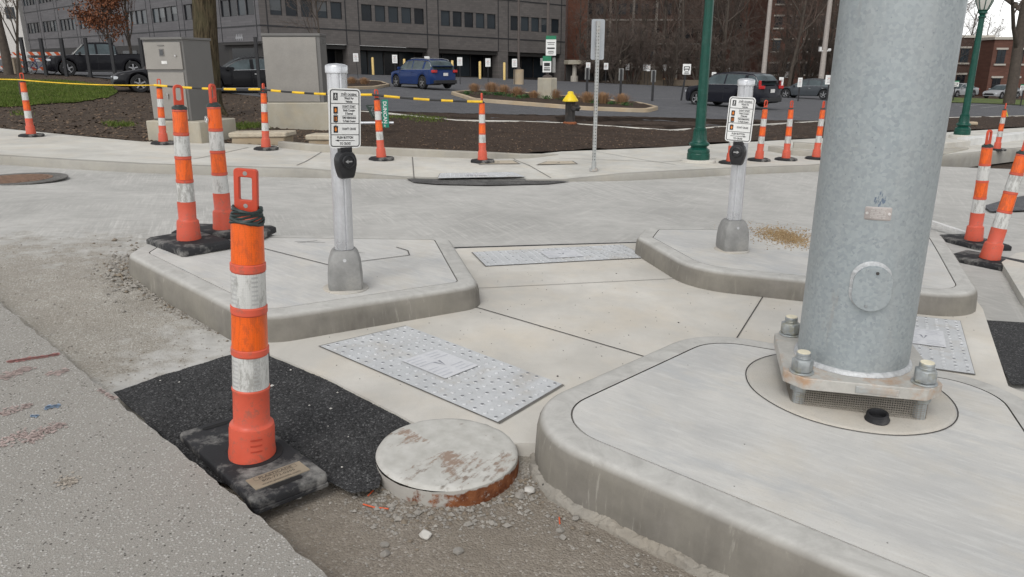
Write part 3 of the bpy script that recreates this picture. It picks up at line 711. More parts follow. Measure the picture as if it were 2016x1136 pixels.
# hand-hole cover, tag, stamps on the camera side
def on_pole(px, py, r=PRAD):                     # where a sight line meets the shaft -> local angle, height
    d = ray(px, py); o = Vector((0, 0, CH)); a = d.x**2+d.y**2; b = -2*(d.x*pc.x+d.y*pc.y); c = pc.x**2+pc.y**2-r*r
    t = (-b-math.sqrt(b*b-4*a*c))/(2*a); q = o+d*t; return math.atan2(q.y-pc.y, q.x-pc.x)-pyaw, q.z-pc.z
def patch(name, mat, px, py, w, h, t, shape, parent, lift=0.0, bev=0):
    a0, z0 = on_pole(px, py); r = PRAD*(1-.015*(z0-.165))+lift
    pts = []
    if shape == 'oval':
        hh = h/2-w/2
        for k in range(56):
            a = 2*math.pi*k/56; pts.append((w/2*math.cos(a), (hh if math.sin(a) > 0 else -hh)+w/2*math.sin(a)))
    else:
        pts = [(x, y) for x, y in fillet([(-w/2, -h/2), (w/2, -h/2), (w/2, h/2), (-w/2, h/2)], .006, 3)]
    pts = resample(pts, .007); mb = MB(); n = len(pts)
    def P3(x, y, rr): a = a0+x/r; return (rr*math.cos(a), rr*math.sin(a), z0+y)
    lv = [(1, -.004), (1, t*.8), (.975, t), (.7, t), (.4, t), (.15, t)]
    mb.v = [Vector(P3(x*k, y*k, r+q)) for k, q in lv for x, y in pts]
    for l in range(len(lv)-1):
        for i in range(n): j = (i+1) % n; mb.f.append([l*n+i, l*n+j, (l+1)*n+j, (l+1)*n+i]); mb.mi.append(0)
    mb.f.append([(len(lv)-1)*n+i for i in range(n)]); mb.mi.append(0)
    return mb.build(name, mat, parent, 40), a0, z0, r
patch('handhole_weld', M['weld'], 1714, 563, .160, .212, .007, 'oval', pole)
hc, a0, z0, r0 = patch('handhole_cover', M['galv'], 1716, 567, .141, .194, .026, 'oval', pole)
mb = MB()
for dz, da in ((.070, .04), (-.074, -.06)):
    a = a0+da; q = Vector(((r0+.026)*math.cos(a), (r0+.026)*math.sin(a), z0+dz)); n_ = Vector((math.cos(a), math.sin(a), 0)); mb.tube([q-n_*.004, q+n_*.004], [.008, .006], 10, 0 if dz < 0 else 1)
mb.build('cover_screw', [M['bolt'], M['joint']], hc, 30)
tg, a0, z0, r0 = patch('identification_tag', M['tag'], 1729, 421, .100, .054, .0025, 'rect', pole)
mb = MB()
for row in range(6):
    for k in range(11):
        if (row*5+k*3) % 7 == 0: continue
        x = -.028+k*.0052; y = .017-row*.0072; a = a0+x/r0; rr_ = r0+.0032
        for dx in (0, .0022):
            aa = a+dx/r0; mb.add([(rr_*math.cos(aa), rr_*math.sin(aa), z0+y), (rr_*math.cos(aa+.0012/r0), rr_*math.sin(aa+.0012/r0), z0+y), (rr_*math.cos(aa+.0012/r0), rr_*math.sin(aa+.0012/r0), z0+y+.005), (rr_*math.cos(aa), rr_*math.sin(aa), z0+y+.005)], [(0, 1, 2, 3)])
for x in (-.041, .041):
    a = a0+x/r0; q = Vector((r0*math.cos(a), r0*math.sin(a), z0)); n_ = Vector((math.cos(a), math.sin(a), 0)); mb.tube([q, q+n_*.006], [.0065, .005], 10)
mb.build('stamped_marks', plain('stamp_light', (.6, .58, .56), .5), tg, 0)
mb = MB(); a1, z1 = on_pole(1730, 397); rr = random.Random(9)
for k in range(26):
    x = rr.uniform(-.022, .022); y = rr.uniform(-.025, .03)*(1-abs(x)/.03); a = a1+x/PRAD; r_ = PRAD*(1-.015*(z1-.165))+.0008; w = rr.uniform(.002, .006)
    mb.add([(r_*math.cos(a+u/PRAD), r_*math.sin(a+u/PRAD), z1+y+v) for u, v in ((0, 0), (w, .004), (w*1.2, .016), (.001, .013))], [(0, 1, 2, 3)])
mb.build('scuff_mark', plain('blue_scuff', (.14, .18, .24), .7), pole, 0)
# round footing pad and loose ring by the pole
mb = MB(); fr = .445; prof = [(fr+.012, IZ-.02), (fr+.012, IZ+.0015), (fr, IZ+.003), (fr-.004, IZ+.009), (0, IZ+.013)]
fo = empty('pole_footing', (pc.x, pc.y, 0), 0, 'round rough concrete footing under the galvanised pole', 'concrete footing')
mb = MB(); vs = []; n = 64; rings = [(fr+.010, -.01), (fr+.002, .004), (fr-.012, .010), (fr*.7, .012), (fr*.3, .012)]
for r, z in rings:
    for j in range(n):
        a = 2*math.pi*j/n; rr_ = r*(1+.012*mnoise.noise(Vector((math.cos(a)*2, math.sin(a)*2, 5)))); x = rr_*math.cos(a); y = rr_*math.sin(a)
        vs.append((x, y, H(pc.x+x, pc.y+y)+IZ+z+(.002*mnoise.noise(Vector((x*20, y*20, 0))) if r < fr else 0)))
mb.add(vs, [(i*n+j, i*n+(j+1) % n, (i+1)*n+(j+1) % n, (i+1)*n+j) for i in range(len(rings)-1) for j in range(n)]+[tuple((len(rings)-1)*n+j for j in range(n))])
mb.build('pad', M['pad'], fo, 60)
mb = MB(); vs = [(r*math.cos(2*math.pi*j/n)*(1+.012*mnoise.noise(Vector((math.cos(2*math.pi*j/n)*2, math.sin(2*math.pi*j/n)*2, 5)))), r*math.sin(2*math.pi*j/n)*(1+.012*mnoise.noise(Vector((math.cos(2*math.pi*j/n)*2, math.sin(2*math.pi*j/n)*2, 5))))) for r in (fr+.008, fr+.014) for j in range(n)]
mb.add([(x, y, H(pc.x+x, pc.y+y)+IZ+.003) for x, y in vs], [(j, (j+1) % n, n+(j+1) % n, n+j)[::-1] for j in range(n)]); mb.build('joint_ring', M['joint'], fo, 0)
q = W(1719, 820, IZ+.012)+Vector((0, -.035, 0))
mb = MB(); mb.lathe([(.038, .002), (.047, .0), (.050, .008), (.046, .014), (.043, .034), (.037, .036), (.033, .030), (.033, .006)], 28); mb.lathe([(.034, .004), (.0, .006)], 28)
o = mb.build('rubber_ring', M['rubber2'], None, 40, loc=q); o.rotation_euler = (R(5), R(-6), 0)
tag(o, 'small black rubber ring lying on the footing below the pole base plate', 'rubber ring')

# ------------------------------------------------------------------ push button posts
def walk_man(mb, c, s, mi):
    P = lambda pts: mb.add([(c[0]+x*s, c[1], c[2]+y*s) for x, y in pts], [tuple(range(len(pts)))], mi)
    P([(.06+.11*math.cos(a*math.pi/4), .78+.11*math.sin(a*math.pi/4)) for a in range(8)])
    P([(-.12, .62), (.14, .62), (.12, .05), (-.1, .05)]); P([(-.1, .08), (.05, .08), (-.22, -.8), (-.36, -.8)]); P([(0, .08), (.12, .08), (.36, -.75), (.22, -.8)])
    P([(-.12, .6), (-.05, .6), (-.3, 0), (-.38, .05)]); P([(.08, .6), (.16, .58), (.38, .1), (.28, .08)])
def hand(mb, c, s, mi):
    P = lambda pts: mb.add([(c[0]+x*s, c[1], c[2]+y*s) for x, y in pts], [tuple(range(len(pts)))], mi)
    P([(-.3, -.75), (.3, -.75), (.42, .05), (-.42, .05)])
    for x, t in ((-.33, .6), (-.11, .82), (.11, .78), (.32, .58)): P([(x-.085, .0), (x+.085, .0), (x+.085, t), (x-.085, t)])
    P([(.3, -.45), (.42, -.35), (.68, .12), (.56, .16)])
def button_post(loc, yaw, right, label, rollz):
    o = empty('push_button_post', loc, 0, label, 'push button post', 'push button posts on the islands')
    mb = MB(); prof = [(.142, -.02), (.142, .006), (.132, .012), (.0, .012)]; mb.lathe(prof, 32); mb.build('anchor_plate', M['pad'], o, 40)
    mb = MB(); n = 16                          # cast skirt: chamfered square that narrows upwards
    vs = []; lv = [(.112, .0125), (.116, .03), (.115, .12), (.108, .19), (.092, .245), (.078, .265), (.070, .272)]
    for r, z in lv:
        c_ = r*(.50 if z < .15 else .52+.1*(z-.15)/.12*1.6)
        for sx, sy, fl in ((1, -1, 0), (1, 1, 1), (-1, 1, 0), (-1, -1, 1)):
            p = [(sx*(r-(r-c_)), sy*r), (sx*(r*.86), sy*r*.94), (sx*(r*.94), sy*r*.86), (sx*r, sy*c_)]
            vs += [(x, y, z) for x, y in (p if not fl else p[::-1])]
    mb.add(vs, [(i*n+j, i*n+(j+1) % n, (i+1)*n+(j+1) % n, (i+1)*n+j) for i in range(len(lv)-1) for j in range(n)]+[tuple((len(lv)-1)*n+j for j in range(n))])
    mb.T = Matrix.Identity(4); sk = mb.build('base_skirt', M['castalu'], o, 28); sk.rotation_euler = (0, 0, .12 if right else .22); sk.scale = (.93, .93, .95)
    mb = MB(); mb.lathe([(.024, 0), (.022, .004), (0, .005)], 12); c_ = mb.build('grub_screw', M['btn_m'], sk, 40); c_.location = (.0, -.099, .215); c_.rotation_euler = (R(75), 0, 0); c_.scale = (.5,)*3
    mb = MB(); ring = []                       # fluted aluminium tube
    for k in range(48):
        a = 2*math.pi*k/48; r = .0585-(.0065 if k % 8 in (0,) else .0008 if k % 8 in (1, 7) else 0); ring.append((r*math.cos(a), r*math.sin(a)))
    mb.prism(ring, .26, 1.335); mb.build('tube', M['alu'], o, 25)
    mb = MB(); mb.lathe([(.060, 1.315), (.0665, 1.318), (.0665, 1.352), (.064, 1.360), (.045, 1.368), (0, 1.372)], 32); mb.build('cap', M['alu'], o, 50)
    f = empty('sign', (0, 0, 0)); f.parent = o
    # sign as a real plate facing local -Y, with its printing as sub-parts
    sw, sh, cz = .232, .395, 1.062; KS = .87
    base = Matrix.Rotation(yaw, 4, 'Z') @ Matrix.Translation((0, -.082, cz)) @ Matrix.Rotation(rollz, 4, 'Y') @ Matrix.Diagonal((KS, 1, KS, 1))
    bpy.data.objects.remove(f)
    mb = MB(); mb.T = base; pl = fillet([(-sw/2, -sh/2), (sw/2, -sh/2), (sw/2, sh/2), (-sw/2, sh/2)], .028, 6)
    n = len(pl); mb.add([(x, -.004, z) for x, z in pl]+[(x, .0, z) for x, z in pl], [tuple(range(n)), tuple(range(2*n-1, n-1, -1))]+[(i, n+i, n+(i+1) % n, (i+1) % n) for i in range(n)], 0)
    mb.box((0, .008, .1), (.03, .02, .03)); mb.box((0, .008, -.1), (.03, .02, .03)); sg = mb.build('sign', M['sign_w'], o, 30)
    mb = MB(); mb.T = base
    def ring2(e0, e1, rad, mi=0):
        A = fillet([(-sw/2+e0, -sh/2+e0), (sw/2-e0, -sh/2+e0), (sw/2-e0, sh/2-e0), (-sw/2+e0, sh/2-e0)], rad, 6); B = fillet([(-sw/2+e1, -sh/2+e1), (sw/2-e1, -sh/2+e1), (sw/2-e1, sh/2-e1), (-sw/2+e1, sh/2-e1)], max(.003, rad-(e1-e0)), 6)
        n = len(A); mb.add([(x, -.0046, z) for x, z in A+B], [(i, (i+1) % n, n+(i+1) % n, n+i) for i in range(n)], mi)
    ring2(.009, .0155, .02)
    def bar(z, x0=-sw/2+.015, x1=sw/2-.015, t=.0045): mb.add([(x0, -.0046, z-t/2), (x1, -.0046, z-t/2), (x1, -.0046, z+t/2), (x0, -.0046, z+t/2)], [(0, 1, 2, 3)], 0)
    bar(.098); bar(-.032); bar(-.108)
    def T(s_, size, x, z, xs=.8): text(mb, s_, size, (x, -.0048, z), 0, xs, rot=XZ, bold=.032)
    tx = .03
    T('START CROSSING', .021, tx, .150, .68); bar(.1455, tx-.066, tx+.066, .002); T('Watch For', .021, tx, .126, .72); T('Vehicles', .021, tx, .105, .72)
    T("DON'T START", .021, tx, .072, .72); bar(.0675, tx-.052, tx+.052, .002); T('Finish Crossing', .021, tx, .047, .68); T('If Started', .021, tx, .026, .72); bar(.018, tx-.05, tx+.05, .002)
    T('TIME REMAINING', .020, tx, -.002, .66); T('To Finish Crossing', .020, tx, -.024, .62)
    T("DON'T CROSS", .0215, tx, -.076, .72); T('PUSH BUTTON', .023, .0, -.134, .76); T('TO CROSS', .022, .0, -.174, .76)
    s_ = 1 if right else -1; mb.add([(-s_*.07, -.0048, -.1485), (s_*.05, -.0048, -.1485), (s_*.05, -.0048, -.1445), (-s_*.07, -.0048, -.1445)][::s_], [(0, 1, 2, 3)], 0); mb.add([(s_*.075, -.0048, -.1465), (s_*.048, -.0048, -.140), (s_*.048, -.0048, -.153)][::1], [(0, 1, 2)], 0)
    ix = -.068
    for z, h in ((.142, .048), (.054, .045), (-.002, .045), (-.072, .045)):
        mb.add([(ix-.016, -.0047, z-h/2), (ix+.016, -.0047, z-h/2), (ix+.016, -.0047, z+h/2), (ix-.016, -.0047, z+h/2)], [(0, 1, 2, 3)], 0)
    walk_man(mb, (ix, -.005, .142), .022, 2); hand(mb, (ix, -.005, .054), .017, 1); hand(mb, (ix, -.005, -.072), .017, 1)
    text(mb, '15', .034, (ix, -.005, -.014), 1, .7, rot=XZ, bold=.02)
    T('FLASHING', .006, ix, .025, .8); T('TIMER', .006, ix, -.031, .8); T('STEADY', .006, ix, -.047, .8)
    mb.build('printing', [M['sign_k'], M['sign_o'], M['sign_w']], sg, 0)
    mb = MB(); mb.T = base                     # rivets
    for z in (.17, -.17): mb.tube([(0, -.004, z), (0, -.007, z)], [.005, .004], 10)
    mb.build('rivet', M['btn_m'], sg, 40)
    mb = MB(); B2 = Matrix.Rotation(yaw, 4, 'Z') @ Matrix.Translation((0, -.062, .785)); mb.T = B2
    out = []
    for k in range(36):
        a = 2*math.pi*k/36+math.pi/2; y = math.sin(a); out.append((.062*math.cos(a), .03+.062*y) if y > -.1 else (.062*math.cos(a)*(1-.48*(-y-.1))+.012*(-y)*(1 if math.cos(a) > 0 else -1), .03+max(-.105, .15*y)))
    n = len(out)
    lv = [(1.0, .02), (1.0, -.028), (.93, -.04), (.55, -.044)]
    mb.add([(x*k, d, z*k if i else z) for i, (k, d) in enumerate(lv) for x, z in out], [(i*n+j, (i+1)*n+j, (i+1)*n+(j+1) % n, i*n+(j+1) % n)[::-1] for i in range(len(lv)-1) for j in range(n)]+[tuple(3*n+j for j in range(n))])
    mb.box((0, .0, .085), (.075, .05, .05)); bt = mb.build('push_button', M['btn'], o, 40)
    mb = MB(); mb.T = B2 @ Matrix.Translation((0, -.042, .028)) @ Matrix.Rotation(R(90), 4, 'X'); mb.lathe([(.041, 0), (.041, .010), (.034, .014), (.032, .008), (0, .009)], 30); mb.build('button_ring', M['btn'], bt, 40)
    mb = MB(); mb.T = B2 @ Matrix.Translation((0, -.0525, .028)); mb.add([(x*s_, 0, z) for x, z in ((-.022, -.004), (.003, -.004), (.003, -.012), (.022, 0), (.003, .012), (.003, .004), (-.022, .004))][::s_], [(0, 1, 2, 3, 4, 5, 6)]); mb.build('arrow', M['btn_m'], bt, 0)
    return o
bp_ = button_post(W(681, 567, IZ), R(38), False, 'white fluted push button post whose sign arrow points left on the left island', R(2)); bp_.rotation_euler = (0, R(1.35), 0)
button_post(W(1440, 492, IZ), R(-31), True, 'white fluted push button post whose sign arrow points right on the right island', R(2))

# ------------------------------------------------------------------ channelizers (orange and white tubes)
BAND = [('or', .945, .795), ('wh', .775, .625), ('or', .605, .455), ('wh', .435, .29)]
def tr(z): return .066-.018*(z/.95)
def channelizer(style, collar='black'):
    o = empty('channelizer', (0, 0, 0)); b = empty('t', (0, 0, 0)); bpy.data.objects.remove(b)
    mb = MB()
    if style == 'rect':
        hx, hy, t = .30, .20, .055
        pl = fillet([(-hx, -hy), (hx, -hy), (hx, hy), (-hx, hy)], .03, 4); pi = [(x*.93, y*.90) for x, y in pl]; n = len(pl)
        mb.add([(x, y, .0) for x, y in pl]+[(x, y, t*.72) for x, y in pl]+[(x, y, t) for x, y in pi], [(j, (j+1) % n, n+(j+1) % n, n+j) for j in range(n)]+[(n+j, n+(j+1) % n, 2*n+(j+1) % n, 2*n+j) for j in range(n)]+[tuple(2*n+j for j in range(n))])
    else:
        pl = [(.225*math.cos(a*math.pi/4+.39), .225*math.sin(a*math.pi/4+.39)) for a in range(8)]; n = 8; pi = [(x*.9, y*.9) for x, y in pl]; t = .05
        mb.add([(x, y, .0) for x, y in pl]+[(x, y, .032) for x, y in pl]+[(x, y, t) for x, y in pi], [(j, (j+1) % n, n+(j+1) % n, n+j) for j in range(n)]+[(n+j, n+(j+1) % n, 2*n+(j+1) % n, 2*n+j) for j in range(n)]+[tuple(2*n+j for j in range(n))])
    mb.build('base', M['rubber'], o, 30, .006)
    z0 = .05
    prof = [(.086, 0), (.087, .02), (.083, .045), (.079, .13), (.076, .147), (.069, .152), (tr(.16), .16)]
    for i, (k, a, c) in enumerate(sorted(BAND, key=lambda q: q[2])):
        prof += [(tr(c)+.004, c-.014), (tr(c)+.004, c-.002), (tr(c)-.0005, c), (tr(a)-.0005, a), (tr(a)+.004, a+.002)]
    prof += [(.050, .955), (.048, .968), (.03, .975), (0, .976)]
    mb = MB(); mb.lathe([(r, z+z0) for r, z in prof], 32); tb = mb.build('tube', M['red_pl'], o, 40)
    for k, a, c in BAND:
        mb = MB(); mb.lathe([(tr(c)+.0015, c+.003+z0), (tr(a)+.0015, a-.003+z0)], 32); mb.f = mb.f[:-2]; mb.mi = mb.mi[:-2]
        mb.build('orange_band' if k == 'or' else 'white_band', M['or_sh' if k == 'or' else 'wh_sh'], o, 60)
    mb = MB(); mb.lathe([(.047, .955+z0), (.052, .96+z0), (.050, .975+z0), (.034, .982+z0), (.030, .99+z0), (0, .991+z0)], 24)
    for q in mb.v: q += Vector((mnoise.noise(q*40), mnoise.noise(q*40+Vector((5, 0, 0))), mnoise.noise(q*40+Vector((0, 9, 0)))))*.004
    if collar: mb.build('tie_collar', M['dark_tape'], o, 40)
    mb = MB(); hz = .985+z0                    # handle: a flat loop
    if style == 'big':
        pass
    out = fillet([(-.034, 0), (.034, 0), (.034, .145), (-.034, .145)], [.004, .004, .030, .030], 6); inn = fillet([(-.019, .035), (.019, .035), (.019, .125), (-.019, .125)], .015, 6)
    loopplate(mb, out, inn, hz, .011); mb.build('handle', M['handle_pl'], o, 40, .002)
    return o
def loopplate(mb, out, inn, z, t):
    n = len(out)
    vs = [(x, -t, z+y) for x, y in out]+[(x, -t, z+y) for x, y in inn]+[(x, t, z+y) for x, y in out]+[(x, t, z+y) for x, y in inn]
    fs = []
    for i in range(n):
        j = (i+1) % n; fs += [(i, j, n+j, n+i), (2*n+i, 3*n+i, 3*n+j, 2*n+j), (i, 2*n+i, 2*n+j, j), (n+i, n+j, 3*n+j, 3*n+i)]
    mb.add(vs, fs)
G1 = 'orange and white channelizer tubes'
chan_oct = channelizer('oct'); chan_rect = channelizer('rect')
def put(proto, first, loc, yaw, lean, leandir, label, tilt=None, hyaw=0):
    # lean: the tube assembly tips over on its base; baked into a pre-rotated copy of the tube parts
    if first: o = proto; o.location = loc; o.rotation_euler = (0, 0, yaw); tag(o, label, 'channelizer', G1)
    else: o = copy_tree(proto, loc, yaw, label, G1); o['category'] = 'channelizer'
    ax = Vector((-math.sin(leandir-yaw), math.cos(leandir-yaw), 0)); q = Matrix.Rotation(lean, 4, ax)
    piv = Vector((0, 0, .05))
    for ch in kids(o):
        if not ch.name.startswith('base'):
            hz = Matrix.Rotation(hyaw-yaw, 4, 'Z') if ch.name.startswith('handle') else Matrix.Identity(4)
            ch.matrix_basis = Matrix.Translation(piv) @ q @ Matrix.Translation(-piv) @ hz
    return o
e_ = W(434, 497, IZ)-W(340, 513, IZ); put(chan_rect, True, W(374, 484, IZ), math.atan2(e_.y, e_.x)+math.pi/2, R(3), 0, 'channelizer on a black base at the island edge, left one of the island pair', hyaw=R(40))
# ---- the second one of the pair stands on a long base
c2 = put(chan_rect, False, W(443, 462, IZ)+Vector((0, .0, .0)), R(-7), R(1.5), 0, 'channelizer with a round sticker on its top band, right one of the island pair', hyaw=R(75))
for ch in kids(c2):
    if ch.name.startswith('base'): ch.scale = (1.25, .8, 1)
mb = MB(); mb.T = Matrix.Translation((0, 0, 0)); r_ = tr(.9)+.0028
def disc_on_tube(mb, a0, z0, rad, mi, lift):
    k = 20; rr_ = tr(z0)+lift
    vs = [(rr_*math.cos(a0), rr_*math.sin(a0), z0+.05)]+[(rr_*math.cos(a0+rad*math.cos(t)/rr_), rr_*math.sin(a0+rad*math.cos(t)/rr_), z0+.05+rad*math.sin(t)) for t in [2*math.pi*i/k for i in range(k)]]
    mb.add(vs, [(0, 1+i, 1+(i+1) % k) for i in range(k)], mi)
a_ = R(-118); disc_on_tube(mb, a_, .865, .026, 1, .0030); disc_on_tube(mb, a_, .865, .023, 0, .0034); disc_on_tube(mb, a_, .865, .019, 1, .0038)
KV = MB(); text(KV, 'K', .034, (0, -.012, 0), 0, 1, bold=.03)
rr_ = tr(.865)+.0042; mb.add([(rr_*math.cos(a_+v.x/rr_), rr_*math.sin(a_+v.x/rr_), .865+.05+v.y) for v in KV.v], KV.f, 0)
ks = mb.build('sticker', [M['sign_k'], M['sign_w']], c2, 0)
FAR = [(chan_oct, 62, 267, .02, 0, 'channelizer farthest left, at the end of the yellow rope beside the grass', 30), (0, 322, 282, .06, 0, 'channelizer in front of the left utility cabinet', 20), (0, 524, 293, .05, 0, 'channelizer in front of the right utility cabinet and a pale concrete block', 80),
       (0, 751, 313, .03, math.pi, 'channelizer tilting beside the fallen green street sign', 30), (0, 950, 318, .0, 0, 'channelizer at the right end of the yellow and black rope', 75),
       (0, 1494, 316, .03, 0, 'channelizer standing just right of the right push button post', 10), (0, 1547, 315, .0, 0, 'channelizer in front of the grey kerb block, between two other channelizers', 20), (0, 1606, 313, .03, 0, 'channelizer mostly hidden by the left edge of the galvanised pole', 40), (0, 1438, 322, 0, 0, 'channelizer hidden behind the right push button post', 20)]
c4 = put(chan_rect, False, W(1915, 482, -.03), R(100), R(2), math.pi, 'upright channelizer beside the right island, left of a leaning one', hyaw=R(25))
c5 = put(chan_rect, False, W(1946, 520, -.03), R(125), R(7), 0, 'bent channelizer leaning right off its black base beside the right island', hyaw=R(30))
# ---- the foreground one, with its own heavier shape
fb = [W(352, 840, .02), W(491, 995, .02), W(655, 935, .02), W(482, 812, .02)]
fc = (fb[0]+fb[1]+fb[2]+fb[3])/4; fx = ((fb[1]-fb[0])+(fb[2]-fb[3]))/2; fy = ((fb[3]-fb[0])+(fb[2]-fb[1]))/2
fyaw = math.atan2(fx.y, fx.x); hx = fx.length/2; hy = fy.length/2
tubeb = W(497, 893, .02)
fg = empty('channelizer', (tubeb.x, tubeb.y, H(tubeb.x, tubeb.y)-.036), 0, 'nearest channelizer with a tall loop handle, standing on a lettered black base on fresh asphalt', 'channelizer', G1)
loc0 = Vector(fg.location)
mb = MB(); cx, cy = fc.x-loc0.x, fc.y-loc0.y; mb.T = Matrix.Translation((cx, cy, 0)) @ Matrix.Rotation(fyaw, 4, 'Z') @ Matrix.Rotation(R(-1.2), 4, 'X')
t = .056; pl = fillet([(-hx, -hy), (hx, -hy), (hx, hy), (-hx, hy)], .025, 4); n = len(pl); pi = [(x*.982, y*.972) for x, y in pl]
mb.add([(x, y, .020) for x, y in pl]+[(x, y, t*.86) for x, y in pl]+[(x, y, t) for x, y in pi], [(j, (j+1) % n, n+(j+1) % n, n+j) for j in range(n)]+[(n+j, n+(j+1) % n, 2*n+(j+1) % n, 2*n+j) for j in range(n)]+[tuple(2*n+j for j in range(n)), tuple(range(n-1, -1, -1))])
for sx in (-1, 1):
    for sy in (-1, 1): mb.box((sx*(hx-.05), sy*(hy-.08), .010), (.1, .155, .020))
base = mb.build('base', M['rubber'], fg, 30, .004); BT = mb.T.copy()
lab_rot = Matrix.Rotation(R(90), 4, 'Z')
mb = MB(); ex = hx-.115; mb.T = BT @ Matrix.Translation((ex, 0, t+.0005)) @ lab_rot
LW, LH = min(.27, hy*1.45), .088
mb.box((0, 0, .001), (LW, LH, .003), 0)
fr_ = [(-.085, .012), (.085, .012), (.085, .036), (-.085, .036)]
mb.add([(x, y, .0032) for x, y in fr_]+[(x*.985, y-.0016*(1 if y > .02 else -1), .0032) for x, y in fr_], [(i, (i+1) % 4, 4+(i+1) % 4, 4+i) for i in range(4)], 1)
text(mb, 'PLASTICADE', .021, (0, .017, .0032), 1, 1.15, bold=.015); text(mb, '800-772-0355', .021, (0, -.010, .0032), 1, 1.12, bold=.01); text(mb, 'www.plasticade.com', .0185, (0, -.033, .0032), 1, 1.0, bold=.005)
mb.build('label_plate', [M['embossed'], plain('label_ink', (.07, .055, .04), .7)], base, 0)
for sx in (-1, 1):
    mb = MB(); mb.T = BT @ Matrix.Translation((sx*(hx-.05), 0, t+.0006)); pl = fillet([(-.014, -.065), (.014, -.065), (.014, .065), (-.014, .065)], .0135, 5); n = len(pl)
    mb.add([(x, y, .001) for x, y in pl], [tuple(range(n))]); mb.build('grip_slot', plain('slot_black', (.006, .006, .006), .9), base, 0)
mb = MB(); mb.lathe([(.118, t-.004), (.118, t+.0015), (.0, t+.0018)], 32); mb.build('socket', plain('socket_black', (.012, .011, .012), .9), base, 30)
mb = MB(); z0 = .052
prof = [(.091, 0), (.092, .02), (.088, .05), (.086, .125), (.083, .142), (.073, .148), (.069, .155), (.068, .285), (.071, .292), (.071, .300), (.067, .304), (.065, .440), (.070, .444), (.070, .466), (.065, .470), (.063, .606), (.0675, .610), (.0675, .634), (.062, .638), (.060, .770), (.0645, .774), (.0645, .800), (.058, .804), (.055, .965), (.056, .975), (.050, .985), (0, .987)]
mb.lathe([(r, z+z0) for r, z in prof], 48)
for q in mb.v: q.x += .002*mnoise.noise(q*9); q.y += .002*mnoise.noise(q*9+Vector((3, 0, 0)))
tb = mb.build('tube', M['red_pl'], fg, 40)
mb = MB()                                      # moulded grip ribs on the collar
for z in (.03, .055, .08, .105):
    for k in range(10):
        a = R(-75)+k*.05; r = .0895; mb.add([(r*math.cos(a+u), r*math.sin(a+u), z+z0+v) for u, v in ((0, 0), (.05, 0), (.05, .006), (0, .006))], [(0, 1, 2, 3)])
mb.build('moulded_rib', plain('rib_red', (.5, .06, .03), .5), tb, 0)
for k, z1, z2, r1, r2 in (('wh', .305, .439, .0685, .0665), ('or', .471, .605, .0665, .0645), ('wh', .639, .769, .0635, .0615), ('or', .805, .958, .0597, .0567)):
    mb = MB(); mb.lathe([(r1, z1+z0), (r2, z2+z0)], 48); mb.f = mb.f[:-2]; mb.mi = mb.mi[:-2]
    bo = mb.build('orange_band' if k == 'or' else 'white_band', M['or_sh' if k == 'or' else 'wh_sh'], fg, 60)
    if k == 'wh':
        mb = MB()
        for i in range(7):
            z = z1+.012+i*.017
            for a1, a2 in ((R(-140), R(-112)), (R(-62), R(-40))):
                for q in range(5):
                    A = a1+(a2-a1)*q/5; B = a1+(a2-a1)*(q+1)/5; r = r1+.0012-.002*(i/7)
                    mb.add([(r*math.cos(a), r*math.sin(a), z+z0+v) for a, v in ((A, 0), (B, 0), (B, .007), (A, .007))], [(0, 1, 2, 3)])
        mb.build('watermark_pattern', plain('band_grey', (.44, .44, .43), .5), bo, 0)
mb = MB(); rr = random.Random(8)               # shredded green tape round the neck
for k in range(9):
    zc = .955+.006*k+z0; r = .058-.0012*k; pts = [(r*math.cos(a/12*2*math.pi)*(1+.05*rr.random()), r*math.sin(a/12*2*math.pi)*(1+.05*rr.random()), zc+.008*math.sin(a*.9+k)) for a in range(13)]
    mb.tube(pts, [.004+.003*rr.random() for _ in pts], 5)
mb.build('tie_collar', M['dark_tape'], fg, 40)
mb = MB(); out = fillet([(-.042, -.02), (.042, -.02), (.042, .158), (-.042, .158)], [.004, .004, .012, .012], 6); inn = fillet([(-.023, .045), (.023, .045), (.023, .128), (-.023, .128)], .006, 6)
loopplate(mb, out, inn, .99+z0, .011); hd = mb.build('handle', M['handle_pl'], fg, 40, .0025); 
for ch in kids(fg):
    if not ch.name.startswith('base') and not ch.name.startswith('socket'):
        ch.matrix_basis = Matrix.Translation((0, 0, .056)) @ Matrix.Rotation(R(4.6), 4, 'Y') @ Matrix.Diagonal((1, 1, 1.0, 1)) @ Matrix.Translation((0, 0, -.056))
mb = MB()
for z in (.025, .142):
    mb.T = Matrix.Translation((0, -.0118, .99+z0+z)) @ Matrix.Rotation(R(90), 4, 'X'); mb.lathe([(.008, 0), (.0, .0006)], 14, 0 if z < .1 else 0)
mb.build('handle_hole', plain('hole_pale', (.30, .28, .26), .8), hd, 0)

